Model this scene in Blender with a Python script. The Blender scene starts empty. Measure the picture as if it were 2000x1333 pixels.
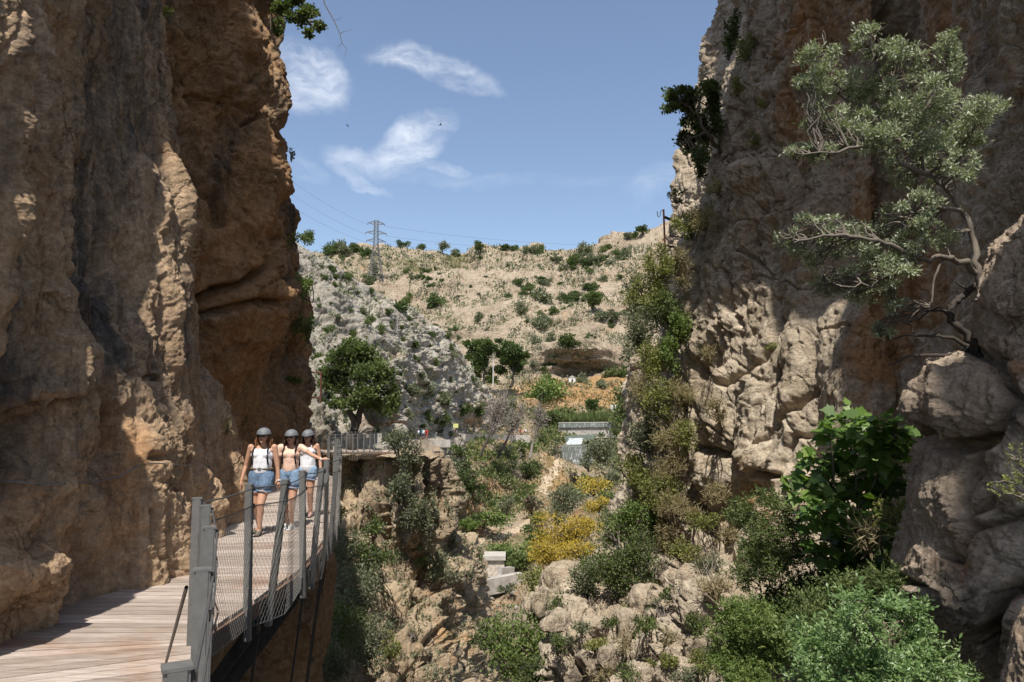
import bpy, bmesh, math, random
import numpy as np
from mathutils import Vector, Matrix
from mathutils.bvhtree import BVHTree

SC = bpy.context.scene
STEPK = 1.0
COL = SC.collection
R = math.radians
TH = R(5.54)                 # camera pitch above the horizontal
FPX = 1444.0                 # focal length in photo pixels (2000 wide)
CT, ST = math.cos(TH), math.sin(TH)

# ---------------------------------------------------------------- camera
cam_d = bpy.data.cameras.new('camera'); cam = bpy.data.objects.new('camera', cam_d); COL.objects.link(cam)
cam_d.sensor_width = 36.0; cam_d.lens = 36.0 * FPX / 2000.0
cam_d.clip_start = 0.05; cam_d.clip_end = 6000
cam.location = (0, 0, 0); cam.rotation_euler = (R(90) + TH, 0, 0)
SC.camera = cam
SC.render.resolution_x, SC.render.resolution_y = 1024, 682

# ---------------------------------------------------------------- light
SUN_EL, SUN_AZ = 61.0, 184.0          # azimuth clockwise from +Y: behind the camera, a little to the left
sd = Vector((math.sin(R(SUN_AZ)) * math.cos(R(SUN_EL)), math.cos(R(SUN_AZ)) * math.cos(R(SUN_EL)), math.sin(R(SUN_EL))))
sun_d = bpy.data.lights.new('sun', 'SUN'); sun = bpy.data.objects.new('sun', sun_d); COL.objects.link(sun)
sun_d.energy = 4.3; sun_d.angle = R(0.53); sun_d.color = (1.0, 0.95, 0.87)
sun.rotation_euler = sd.to_track_quat('Z', 'Y').to_euler()
SC.view_settings.view_transform = 'Standard'; SC.view_settings.look = 'None'
SC.view_settings.exposure = 0.50; SC.view_settings.gamma = 1.0
SC.cycles.max_bounces = 6; SC.cycles.diffuse_bounces = 4; SC.cycles.glossy_bounces = 2
SC.cycles.transmission_bounces = 3; SC.cycles.transparent_max_bounces = 4
SC.cycles.caustics_reflective = False; SC.cycles.caustics_refractive = False

def nd(t, kind, **kw):
    n = t.nodes.new(kind)
    for k, v in kw.items():
        if k == 'inp':
            for a, b in v.items(): n.inputs[a].default_value = b
        else: setattr(n, k, v)
    return n

def lk(t, a, b): t.links.new(a, b)

world = bpy.data.worlds.new('World'); SC.world = world; world.use_nodes = True
wt = world.node_tree; wt.nodes.clear()
sky = nd(wt, 'ShaderNodeTexSky', sky_type='NISHITA', sun_disc=False, sun_elevation=R(SUN_EL), sun_rotation=R(SUN_AZ))
sky.altitude = 300; sky.air_density = 1.0; sky.dust_density = 1.6; sky.ozone_density = 2.2
hs = nd(wt, 'ShaderNodeHueSaturation', inp={'Saturation': .92, 'Value': .80}); lk(wt, sky.outputs[0], hs.inputs['Color'])
bg = nd(wt, 'ShaderNodeBackground', inp={'Strength': 0.15})
wo = nd(wt, 'ShaderNodeOutputWorld')
tc = nd(wt, 'ShaderNodeTexCoord')

def wdir(px, py):
    xc = (px - 1000) / FPX; yc = -(py - 666.5) / FPX
    v = Vector((xc, CT - yc * ST, ST + yc * CT)); return v.normalized()

# thin cirrus: for each cloud a soft wind-drawn patch of sky directions filled with streaky noise
cmask = None
CLOUDS = [  # px, py, half width px, half height px, tilt deg, strength
    (835, 136, 90, 26, 13, 1.0), (900, 162, 64, 20, 10, .8), (600, 148, 72, 48, 35, 1.0), (560, 175, 50, 34, 40, .7),
    (805, 276, 78, 30, -22, .95), (715, 310, 70, 20, 12, .5), (690, 340, 60, 14, 32, .5), (840, 325, 60, 10, 8, .5),
    (1300, 360, 70, 28, -20, .30), (590, 330, 40, 20, 20, .4), (1000, 352, 260, 14, 2, .14)]
warp = nd(wt, 'ShaderNodeTexNoise', inp={'Scale': 9.0, 'Detail': 4.0, 'Roughness': .6}); lk(wt, tc.outputs['Generated'], warp.inputs['Vector'])
wsub = nd(wt, 'ShaderNodeVectorMath', operation='SUBTRACT'); wsub.inputs[1].default_value = (.5, .5, .5); lk(wt, warp.outputs['Color'], wsub.inputs[0])
wsc = nd(wt, 'ShaderNodeVectorMath', operation='SCALE'); wsc.inputs['Scale'].default_value = .075; lk(wt, wsub.outputs[0], wsc.inputs[0])
wadd = nd(wt, 'ShaderNodeVectorMath', operation='ADD'); lk(wt, tc.outputs['Generated'], wadd.inputs[0]); lk(wt, wsc.outputs[0], wadd.inputs[1])
for (px, py, hw, hh, tilt, st) in CLOUDS:
    c = wdir(px, py); right = Vector((1, 0, 0)); right = (right - right.dot(c) * c).normalized(); up = right.cross(c)
    a = R(-tilt); ex = right * math.cos(a) + up * math.sin(a); ey = -right * math.sin(a) + up * math.cos(a)
    sub = nd(wt, 'ShaderNodeVectorMath', operation='SUBTRACT'); sub.inputs[1].default_value = c; lk(wt, wadd.outputs[0], sub.inputs[0])
    ds = []
    for e, h in ((ex, hw), (ey, hh)):
        d = nd(wt, 'ShaderNodeVectorMath', operation='DOT_PRODUCT'); d.inputs[1].default_value = e * (FPX / h); lk(wt, sub.outputs[0], d.inputs[0])
        p = nd(wt, 'ShaderNodeMath', operation='MULTIPLY'); lk(wt, d.outputs['Value'], p.inputs[0]); lk(wt, d.outputs['Value'], p.inputs[1]); ds.append(p)
    s = nd(wt, 'ShaderNodeMath', operation='ADD'); lk(wt, ds[0].outputs[0], s.inputs[0]); lk(wt, ds[1].outputs[0], s.inputs[1])
    mr = nd(wt, 'ShaderNodeMapRange', interpolation_type='SMOOTHSTEP', inp={'From Min': 1.9, 'From Max': 0.0, 'To Min': 0.0, 'To Max': st}); lk(wt, s.outputs[0], mr.inputs['Value'])
    if cmask is None: cmask = mr.outputs[0]
    else:
        m = nd(wt, 'ShaderNodeMath', operation='MAXIMUM'); lk(wt, cmask, m.inputs[0]); lk(wt, mr.outputs[0], m.inputs[1]); cmask = m.outputs[0]
mp = nd(wt, 'ShaderNodeMapping'); mp.inputs['Scale'].default_value = (1.0, 1.0, 3.2); mp.inputs['Rotation'].default_value = (0, R(18), 0); lk(wt, wadd.outputs[0], mp.inputs['Vector'])
cn = nd(wt, 'ShaderNodeTexNoise', inp={'Scale': 8.0, 'Detail': 10.0, 'Roughness': .62, 'Distortion': .15}); lk(wt, mp.outputs[0], cn.inputs['Vector'])
cr = nd(wt, 'ShaderNodeMapRange', interpolation_type='SMOOTHSTEP', inp={'From Min': .32, 'From Max': .86}); lk(wt, cn.outputs['Fac'], cr.inputs['Value'])
cm = nd(wt, 'ShaderNodeMath', operation='MULTIPLY'); lk(wt, cmask, cm.inputs[0]); lk(wt, cr.outputs[0], cm.inputs[1])
mixc = nd(wt, 'ShaderNodeMix', data_type='RGBA'); lk(wt, cm.outputs[0], mixc.inputs['Factor']); lk(wt, hs.outputs[0], mixc.inputs['A']); mixc.inputs['B'].default_value = (5.6, 5.8, 6.1, 1)
lk(wt, mixc.outputs['Result'], bg.inputs['Color']); lk(wt, bg.outputs[0], wo.inputs['Surface'])

# ---------------------------------------------------------------- helpers
def W(px, py, Y):
    """world point seen at photo pixel (px,py) at distance Y down the gorge"""
    xc = (px - 1000) / FPX; yc = -(py - 666.5) / FPX
    dy = CT - yc * ST; dz = ST + yc * CT
    return Vector((xc / dy * Y, Y, dz / dy * Y))

def Wn(px, py, Y):
    xc = (px - 1000) / FPX; yc = -(py - 666.5) / FPX
    dy = CT - yc * ST; dz = ST + yc * CT
    return np.stack([xc / dy * Y, Y, dz / dy * Y], -1)

def proj(P):
    """photo pixel of world points (n,3)"""
    d = P[..., 1] * CT + P[..., 2] * ST; u = -P[..., 1] * ST + P[..., 2] * CT
    d = np.maximum(d, .05)
    return 1000 + FPX * P[..., 0] / d, 666.5 - FPX * u / d

def h3(ix, iy, iz, seed):
    h = (ix.astype(np.int64) * 73856093) ^ (iy.astype(np.int64) * 19349663) ^ (iz.astype(np.int64) * 83492791) ^ (seed * 2654435761)
    h = h.astype(np.uint32)
    h ^= h >> np.uint32(16); h *= np.uint32(0x7feb352d); h ^= h >> np.uint32(15); h *= np.uint32(0x846ca68b); h ^= h >> np.uint32(16)
    return h

_G = np.array([[1,1,0],[-1,1,0],[1,-1,0],[-1,-1,0],[1,0,1],[-1,0,1],[1,0,-1],[-1,0,-1],[0,1,1],[0,-1,1],[0,1,-1],[0,-1,-1],[1,1,0],[-1,1,0],[0,-1,1],[0,-1,-1]], float)
def noise(P, seed=0):
    """gradient noise, about -1..1"""
    F = np.floor(P); f = P - F; I = F.astype(np.int64)
    u = f * f * f * (f * (f * 6 - 15) + 10)
    out = np.zeros(P.shape[:-1])
    for dx in (0, 1):
        wx = u[..., 0] if dx else 1 - u[..., 0]
        for dy in (0, 1):
            wy = u[..., 1] if dy else 1 - u[..., 1]
            for dz in (0, 1):
                wz = u[..., 2] if dz else 1 - u[..., 2]
                g = _G[(h3(I[..., 0] + dx, I[..., 1] + dy, I[..., 2] + dz, seed) & 15)]
                out += wx * wy * wz * (g[..., 0] * (f[..., 0] - dx) + g[..., 1] * (f[..., 1] - dy) + g[..., 2] * (f[..., 2] - dz))
    return out

def fbm(P, oct=4, seed=0, gain=.5, lac=2.03, ridged=False):
    a, s, out = 1.0, 1.0, 0
    for i in range(oct):
        n = noise(P * s + i * 17.3, seed + i)
        if ridged: n = 1 - 2 * np.abs(n) * 1.4
        out = out + a * n; a *= gain; s *= lac
    return out

def worley(P, seed=0):
    """F1, F2, random number of the nearest cell"""
    F = np.floor(P).astype(np.int64); f = P - F
    f1 = np.full(P.shape[:-1], 9.0); f2 = f1.copy(); rid = np.zeros(P.shape[:-1])
    for dx in (-1, 0, 1):
        for dy in (-1, 0, 1):
            for dz in (-1, 0, 1):
                h = h3(F[..., 0] + dx, F[..., 1] + dy, F[..., 2] + dz, seed)
                ox = dx + (h & 1023) / 1023.0 - f[..., 0]; oy = dy + ((h >> 10) & 1023) / 1023.0 - f[..., 1]; oz = dz + ((h >> 20) & 1023) / 1023.0 - f[..., 2]
                d = ox * ox + oy * oy + oz * oz
                r = ((h * np.uint32(2246822519)) >> np.uint32(8)) / 16777216.0
                near = d < f1
                f2 = np.where(near, f1, np.minimum(f2, d)); rid = np.where(near, r, rid); f1 = np.where(near, d, f1)
    return np.sqrt(f1), np.sqrt(f2), rid

def facet(P, seed=0, tilt=.8, crack=.08, cd=.35, edge=.26):
    """broken rock: every cell a plane of its own height and tilt, with cracks between; about -.7..+.7"""
    F = np.floor(P).astype(np.int64); f = P - F
    f1 = np.full(P.shape[:-1], 9.0); f2 = f1.copy(); val = np.zeros(P.shape[:-1]); val2 = val.copy()
    for dx in (-1, 0, 1):
        for dy in (-1, 0, 1):
            for dz in (-1, 0, 1):
                h = h3(F[..., 0] + dx, F[..., 1] + dy, F[..., 2] + dz, seed)
                ox = dx + (h & 1023) / 1023.0 - f[..., 0]; oy = dy + ((h >> 10) & 1023) / 1023.0 - f[..., 1]; oz = dz + ((h >> 20) & 1023) / 1023.0 - f[..., 2]
                d = ox * ox + oy * oy + oz * oz
                g = h * np.uint32(2246822519); g ^= g >> np.uint32(15)
                v = (g & 255) / 255.0 - .5 + tilt * (((g >> 8) & 255) / 127.5 - 1) * ox + tilt * (((g >> 16) & 255) / 127.5 - 1) * oy + tilt * (((g >> 24) & 255) / 127.5 - 1) * oz
                near = d < f1; sec = (~near) & (d < f2)
                val2 = np.where(near, val, np.where(sec, v, val2))
                f2 = np.where(near, f1, np.minimum(f2, d)); val = np.where(near, v, val); f1 = np.where(near, d, f1)
    e = np.sqrt(f2) - np.sqrt(f1)
    m = .5 + .5 * sst(0, edge, e)
    return val * m + val2 * (1 - m) - cd * (1 - sst(0, crack, e))

def sst(a, b, x):
    t = np.clip((x - a) / (b - a), 0, 1); return t * t * (3 - 2 * t)

def rotm(ax, deg): return np.array(Matrix.Rotation(R(deg), 3, ax))

def tag(o, label=None, cat=None, group=None, kind=None):
    if label: o['label'] = label
    if cat: o['category'] = cat
    if group: o['group'] = group
    if kind: o['kind'] = kind
    return o

def empty(name, loc=(0, 0, 0), label=None, cat=None, group=None, rz=0):
    o = bpy.data.objects.new(name, None); COL.objects.link(o); o.empty_display_size = .1
    o.location = loc; o.rotation_euler.z = rz
    return tag(o, label, cat, group)

def link(name, me, parent=None, mat=None):
    o = bpy.data.objects.new(name, me); COL.objects.link(o)
    if parent is not None: o.parent = parent
    if mat is not None:
        me.materials.clear(); me.materials.append(mat)
    return o

def npmesh(name, V, F, smooth=True):
    """mesh from numpy vertices and a (n,3) or (n,4) face array, or list of such arrays"""
    me = bpy.data.meshes.new(name)
    Fs = F if isinstance(F, list) else [F]
    Fs = [np.asarray(f, np.int32) for f in Fs if len(f)]
    me.vertices.add(len(V)); me.vertices.foreach_set('co', np.asarray(V, np.float32).ravel())
    nl = sum(f.size for f in Fs); nf = sum(len(f) for f in Fs)
    me.loops.add(nl); me.loops.foreach_set('vertex_index', np.concatenate([f.ravel() for f in Fs]))
    me.polygons.add(nf)
    tot = np.concatenate([np.full(len(f), f.shape[1], np.int32) for f in Fs]); st = np.concatenate([[0], np.cumsum(tot)[:-1]]).astype(np.int32)
    me.polygons.foreach_set('loop_start', st)
    me.polygons.foreach_set('use_smooth', np.full(nf, smooth))
    me.update(calc_edges=True); return me

def vattr(me, name, arr, kind='FLOAT'):
    a = me.attributes.new(name, kind, 'POINT')
    if kind == 'FLOAT': a.data.foreach_set('value', np.asarray(arr, np.float32).ravel())
    else:
        c = np.ones((len(arr), 4), np.float32); c[:, :3] = arr; a.data.foreach_set('color', c.ravel())

# ------------------------------------------------- rock sheets
BVHS = []      # (bvh)
def crom(C, t):
    """Catmull-Rom along axis 0 of C at parameters t"""
    n = len(C); i = np.clip(np.floor(t).astype(int), 0, n - 2); f = (t - i)
    shp = (-1,) + (1,) * (C.ndim - 1); f = f.reshape(shp)
    p0 = C[np.maximum(i - 1, 0)]; p1 = C[i]; p2 = C[i + 1]; p3 = C[np.minimum(i + 2, n - 1)]
    d1 = (p2 - p0) * .5; d2 = (p3 - p1) * .5
    # limit the tangents so that unequal spacing does not overshoot
    dd = p2 - p1; lim = np.abs(dd) * 1.6 + 1e-9
    d1 = np.clip(d1, -lim, lim); d2 = np.clip(d2, -lim, lim)
    f2 = f * f; f3 = f2 * f
    return (2*f3-3*f2+1)*p1 + (f3-2*f2+f)*d1 + (-2*f3+3*f2)*p2 + (f3-f2)*d2

def params(C, step, axis):
    """sample parameters with about `step` photo pixels between samples"""
    ts = []; n = C.shape[0] if axis == 0 else C.shape[1]
    for k in range(n - 1):
        a = C[k] if axis == 0 else C[:, k]; b = C[k+1] if axis == 0 else C[:, k+1]
        d = np.abs(b - a)[..., 0 if axis else 1]
        inn = ((a[..., 0] > -120) | (b[..., 0] > -120)) & ((a[..., 0] < 2120) | (b[..., 0] < 2120)) & ((a[..., 1] > -120) | (b[..., 1] > -120)) & ((a[..., 1] < 1450) | (b[..., 1] < 1450))
        dv = np.where(inn, np.minimum(d, 700), np.minimum(d, 40) * .4)
        # foreshortened wraps still need samples
        dep = np.abs(np.log(b[..., 2] / a[..., 2])) * 260
        cnt = int(max(3, np.percentile(np.maximum(dv, np.where(inn, dep, 0) * .5), 85) / step))
        ts.append(k + np.arange(cnt) / cnt)
    return np.concatenate(ts + [[n - 1.0]])

def resample(A, step):
    """even out the spacing of the samples along every row, measured as seen from the camera"""
    Q = A[..., :3]; dl = np.linalg.norm(np.diff(Q, axis=1), axis=-1)
    dist = np.linalg.norm((Q[:, 1:] + Q[:, :-1]) / 2, axis=-1) + .5
    x, y = proj(Q[:, 1:]); inn = (x > -60) & (x < 2060) & (y > -60) & (y < 1400) & (Q[:, 1:, 1] > .3)
    w = dl / dist * FPX * np.where(inn, 1.0, .12) + .15 * step
    c = np.concatenate([np.zeros((len(Q), 1)), np.cumsum(w, 1)], 1)
    n = int(min(Q.shape[1] * 1.5, max(Q.shape[1] * .8, np.percentile(c[:, -1], 70) / step * 1.0)))
    # neighbouring rows share their spacing, so that the mesh stays regular
    k = np.ones(15) / 15; cn = c / c[:, -1:]
    for _ in range(2): cn = np.apply_along_axis(lambda a: np.convolve(np.pad(a, 7, 'edge'), k, 'valid'), 0, cn)
    t = np.linspace(0, 1, n); out = np.empty((len(Q), n, A.shape[-1])); base = np.arange(Q.shape[1])
    for r in range(len(Q)):
        p = np.interp(t, cn[r], base); i = np.minimum(p.astype(int), Q.shape[1] - 2); f = (p - i)[:, None]
        out[r] = A[r, i] * (1 - f) + A[r, i + 1] * f
    return out

def smooth_dirs(N, k):
    k = max(1, k); w = 2 * k + 1
    for _ in range(3):
        for ax in (0, 1):
            pad = [(0, 0)] * 3; pad[ax] = (k + 1, k)
            c = np.cumsum(np.pad(N, pad, 'edge'), axis=ax)
            N = (c[w:] - c[:-w]) / w if ax == 0 else (c[:, w:] - c[:, :-w]) / w
    return N / (np.linalg.norm(N, axis=-1, keepdims=True) + 1e-9)

def sheet(name, ctrl, step, disp, mat, flip=None, tint=None, bvh_every=3, label=None, cat=None, kind='structure'):
    step *= STEPK
    C = np.array(ctrl, float)                       # rows x cols x (px,py,Y)
    C[..., 2] = np.maximum(C[..., 2], .3)
    tu = params(C, step, 1); tv = params(C, step, 0)
    L = C.copy(); L[..., 2] = np.log(L[..., 2])
    G = crom(L, tv); G = np.swapaxes(crom(np.swapaxes(G, 0, 1), tu), 0, 1)
    P = Wn(G[..., 0], G[..., 1], np.exp(G[..., 2]))
    du = np.gradient(P, axis=1); dv = np.gradient(P, axis=0)
    N = np.cross(du, dv); N /= np.linalg.norm(N, axis=-1, keepdims=True) + 1e-9
    vis = -(P * N).sum(-1)
    if np.median(vis) < 0: N = -N; fl = True
    else: fl = False
    N = smooth_dirs(N, int(10 / step))
    d = disp(P, G[..., 0], G[..., 1], 0)
    Q = P + N * d[..., None]
    A = np.concatenate([Q, G[..., :2]], -1)
    A = resample(A, step); A = np.swapaxes(resample(np.swapaxes(A, 0, 1), step), 0, 1)
    Q = np.ascontiguousarray(A[..., :3]); G = A[..., 3:]
    # the fine relief is laid on the displaced surface, so that it is not stretched
    if fl: N2 = -np.cross(np.gradient(Q, axis=1), np.gradient(Q, axis=0))
    else: N2 = np.cross(np.gradient(Q, axis=1), np.gradient(Q, axis=0))
    N2 /= np.linalg.norm(N2, axis=-1, keepdims=True) + 1e-9
    N2 = smooth_dirs(N2, int(24 / step))
    Q = Q + N2 * disp(Q, G[..., 0], G[..., 1], 1)[..., None]
    nr, nc = Q.shape[:2]
    idx = np.arange(nr * nc).reshape(nr, nc)
    F = np.stack([idx[:-1, :-1], idx[:-1, 1:], idx[1:, 1:], idx[1:, :-1]], -1).reshape(-1, 4)
    if fl: F = F[:, ::-1]
    me = npmesh(name, Q.reshape(-1, 3), F)
    if tint is not None: vattr(me, 'tint', tint(Q, G[..., 0], G[..., 1]).reshape(-1, 3), 'FLOAT_COLOR')
    o = link(name, me, mat=mat)
    if kind: o['kind'] = kind
    tag(o, label, cat)
    b = bvh_every; S = Q[::b, ::b]; nr, nc = S.shape[:2]; idx = np.arange(nr * nc).reshape(nr, nc)
    F = np.stack([idx[:-1, :-1], idx[:-1, 1:], idx[1:, 1:], idx[1:, :-1]], -1).reshape(-1, 4)
    BVHS.append((name, BVHTree.FromPolygons(S.reshape(-1, 3).tolist(), F.tolist())))
    return o

def hit(px, py, only=None):
    """where the ray through photo pixel (px,py) meets the rock"""
    d = wdir(px, py); best = None
    for nm, b in BVHS:
        if only and nm not in only: continue
        r = b.ray_cast(Vector((0, 0, 0)), d)
        if r[0] is not None and (best is None or r[3] < best[1]): best = (r[0], r[3], r[1], nm)
    return best

def clear_y(px, py, Y, up=18):
    """distance just in front of the rock behind a standing thing"""
    ys = [h[0].y for h in (hit(px + dx, py - dy, ('rocky_slope', 'ground')) for dy in (2, up // 2, up) for dx in (-3, 3)) if h]
    return min(ys + [Y + 3]) - .9 if ys else Y

def blobs(px, py, L):
    """sum of soft elliptical patches: (px,py,rx,ry,value[,tilt])"""
    out = np.zeros(px.shape)
    for b in L:
        x = px - b[0]; y = py - b[1]
        if len(b) > 5:
            a = R(b[5]); x, y = x * math.cos(a) + y * math.sin(a), -x * math.sin(a) + y * math.cos(a)
        out += b[4] * np.exp(-((x / b[2]) ** 2 + (y / b[3]) ** 2))
    return out

def rel(P, px, py, L, lim=.85):
    """relief patches in metres, never steeper than the rock can carry"""
    out = np.zeros(px.shape); Y = P[..., 1]
    for b in L:
        k = lim * min(b[2], b[3]) / FPX * Y
        out += np.clip(b[4], -k, k) * blobs(px, py, [(*b[:4], 1.0, *b[5:])])
    return out
# ---------------------------------------------------------------- materials
def newmat(name):
    m = bpy.data.materials.new(name); m.use_nodes = True; t = m.node_tree; t.nodes.clear()
    o = nd(t, 'ShaderNodeOutputMaterial'); p = nd(t, 'ShaderNodeBsdfPrincipled'); lk(t, p.outputs[0], o.inputs['Surface'])
    p.inputs['Specular IOR Level'].default_value = .25
    return m, t, p, o

def mixn(t, fac, a, b, blend='MIX'):
    m = nd(t, 'ShaderNodeMix', data_type='RGBA', blend_type=blend)
    for s, v in (('Factor', fac), ('A', a), ('B', b)):
        if hasattr(v, 'links'): lk(t, v, m.inputs[s])
        elif s == 'Factor': m.inputs[s].default_value = v
        else: m.inputs[s].default_value = (*v, 1)
    return m.outputs['Result']

def mth(t, op, a, b=None, clamp=False):
    m = nd(t, 'ShaderNodeMath', operation=op, use_clamp=clamp)
    for i, v in enumerate((a, b)):
        if v is None: continue
        if hasattr(v, 'links'): lk(t, v, m.inputs[i])
        else: m.inputs[i].default_value = v
    return m.outputs[0]

def rng(t, v, a, b, c=0.0, d=1.0):
    m = nd(t, 'ShaderNodeMapRange', interpolation_type='SMOOTHSTEP', inp={'From Min': a, 'From Max': b, 'To Min': c, 'To Max': d}); lk(t, v, m.inputs['Value']); return m.outputs[0]

def nz(t, vec, scale, det=6, rough=.6, dist=0.0, sc3=None, rot=None):
    if sc3 or rot:
        mp = nd(t, 'ShaderNodeMapping'); lk(t, vec, mp.inputs['Vector'])
        if sc3: mp.inputs['Scale'].default_value = sc3
        if rot: mp.inputs['Rotation'].default_value = rot
        vec = mp.outputs[0]
    n = nd(t, 'ShaderNodeTexNoise', inp={'Scale': scale, 'Detail': det, 'Roughness': rough, 'Distortion': dist}); lk(t, vec, n.inputs['Vector'])
    return n.outputs['Fac']

def rock_mat(name, pale, mid, warm, dark, soil, s=1.0, bump=.5, streak=(3.0, 3.0, .35), bd=.03, crk=1.0, cream=0.0):
    m, t, p, o = newmat(name)
    v = nd(t, 'ShaderNodeTexCoord').outputs['Object']
    at = nd(t, 'ShaderNodeAttribute', attribute_name='tint'); sp = nd(t, 'ShaderNodeSeparateColor'); lk(t, at.outputs['Color'], sp.inputs[0])
    a = rng(t, nz(t, v, .55 * s, 8, .65), .35, .65)
    c = mixn(t, a, pale, mid)
    w = mth(t, 'ADD', sp.outputs[0], mth(t, 'MULTIPLY', mth(t, 'SUBTRACT', nz(t, v, 1.1 * s, 7, .66, .4), .5), 1.5))
    c = mixn(t, rng(t, w, .25, .8), c, warm)
    st = nz(t, v, .8 * s, 7, .7, .3, sc3=streak)
    g = mth(t, 'ADD', sp.outputs[1], mth(t, 'MULTIPLY', mth(t, 'SUBTRACT', st, .5), 2.2))
    c = mixn(t, rng(t, g, .25, .85), c, dark)
    if cream:      # pale mineral runs down the wall
        cs = mth(t, 'MULTIPLY', rng(t, nz(t, v, 1.0 * s, 7, .65, .2, sc3=(2.6, 2.6, .16)), .50, .66), cream); c = mixn(t, cs, c, tuple(min(1, q * 1.22 + .03) for q in pale))
    b = mth(t, 'ADD', sp.outputs[2], mth(t, 'MULTIPLY', mth(t, 'SUBTRACT', nz(t, v, 2.3 * s, 6, .7), .5), 1.4))
    c = mixn(t, rng(t, b, .4, .75), c, soil)
    f = nz(t, v, 9 * s, 8, .75)
    f2 = nz(t, v, 34 * s, 6, .7)
    c = mixn(t, 1.0, c, mixn(t, rng(t, f, .28, .72), (.62, .60, .58), (1.28, 1.27, 1.25)), 'MULTIPLY')
    c = mixn(t, 1.0, c, mixn(t, rng(t, f2, .3, .7), (.8, .79, .78), (1.15, 1.15, 1.15)), 'MULTIPLY')
    lk(t, c, p.inputs['Base Color']); p.inputs['Roughness'].default_value = .92; p.inputs['Specular IOR Level'].default_value = .15
    h = mth(t, 'ADD', f, mth(t, 'MULTIPLY', f2, .35))
    f3 = nz(t, v, 110 * s, 4, .7); h = mth(t, 'ADD', h, mth(t, 'MULTIPLY', f3, .12))
    # joints: thin warped cracks at two sizes
    wn = nd(t, 'ShaderNodeTexNoise', inp={'Scale': 1.3 * s, 'Detail': 5, 'Roughness': .6}); lk(t, v, wn.inputs['Vector'])
    wv = nd(t, 'ShaderNodeVectorMath', operation='MULTIPLY_ADD'); lk(t, wn.outputs['Color'], wv.inputs[0]); wv.inputs[1].default_value = (1.1 / s,) * 3; lk(t, v, wv.inputs[2])
    mpv = nd(t, 'ShaderNodeMapping'); mpv.inputs['Rotation'].default_value = (.3, .5, 0); mpv.inputs['Scale'].default_value = (1, 1, .6); lk(t, wv.outputs[0], mpv.inputs['Vector'])
    for sc_, wd, am in ((.75 * s, .03, .9), (2.4 * s, .035, .35)):
        vo = nd(t, 'ShaderNodeTexVoronoi', feature='DISTANCE_TO_EDGE', inp={'Scale': sc_}); lk(t, mpv.outputs[0], vo.inputs['Vector'])
        ck = mth(t, 'MULTIPLY', rng(t, vo.outputs['Distance'], 0, wd, 1, 0), rng(t, nz(t, v, .9 * s, 3, .5), .42, .62))
        h = mth(t, 'SUBTRACT', h, mth(t, 'MULTIPLY', ck, am * crk)); c = mixn(t, mth(t, 'MULTIPLY', ck, .55 * min(crk, 1)), c, mixn(t, 1.0, c, (.45, .42, .38), 'MULTIPLY'))
    lk(t, c, p.inputs['Base Color'])
    bp = nd(t, 'ShaderNodeBump', inp={'Strength': bump, 'Distance': bd / s * 4}); lk(t, h, bp.inputs['Height']); lk(t, bp.outputs[0], p.inputs['Normal'])
    return m

def leaf_mat(name, a, b, c=None, trans=.35, rough=.55, spec=.3):
    m, t, p, o = newmat(name)
    at = nd(t, 'ShaderNodeAttribute', attribute_name='rnd')
    cr = nd(t, 'ShaderNodeValToRGB'); e = cr.color_ramp.elements
    e[0].position = 0; e[0].color = (*a, 1); e[1].position = .8 if c else 1; e[1].color = (*b, 1)
    if c: q = e.new(1.0); q.color = (*c, 1)
    lk(t, at.outputs['Fac'], cr.inputs[0])
    lk(t, cr.outputs[0], p.inputs['Base Color']); p.inputs['Roughness'].default_value = rough; p.inputs['Specular IOR Level'].default_value = spec
    tr = nd(t, 'ShaderNodeBsdfTranslucent'); lk(t, mixn(t, 1.0, cr.outputs[0], (1.1, 1.25, .6), 'MULTIPLY'), tr.inputs['Color'])
    mx = nd(t, 'ShaderNodeMixShader'); mx.inputs[0].default_value = trans; lk(t, p.outputs[0], mx.inputs[1]); lk(t, tr.outputs[0], mx.inputs[2]); lk(t, mx.outputs[0], o.inputs['Surface'])
    return m

def plain(name, col, rough=.6, metal=0.0, var=.15, scale=8.0, bump=0.0, sc3=None, spec=.3):
    m, t, p, o = newmat(name)
    v = nd(t, 'ShaderNodeTexCoord').outputs['Object']
    f = nz(t, v, scale, 6, .65, sc3=sc3)
    lo = tuple(x * (1 - var) for x in col); hi = tuple(min(1, x * (1 + var)) for x in col)
    lk(t, mixn(t, rng(t, f, .3, .7), lo, hi), p.inputs['Base Color'])
    p.inputs['Roughness'].default_value = rough; p.inputs['Metallic'].default_value = metal; p.inputs['Specular IOR Level'].default_value = spec
    if bump:
        bp = nd(t, 'ShaderNodeBump', inp={'Strength': bump, 'Distance': .01}); lk(t, f, bp.inputs['Height']); lk(t, bp.outputs[0], p.inputs['Normal'])
    return m

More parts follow.
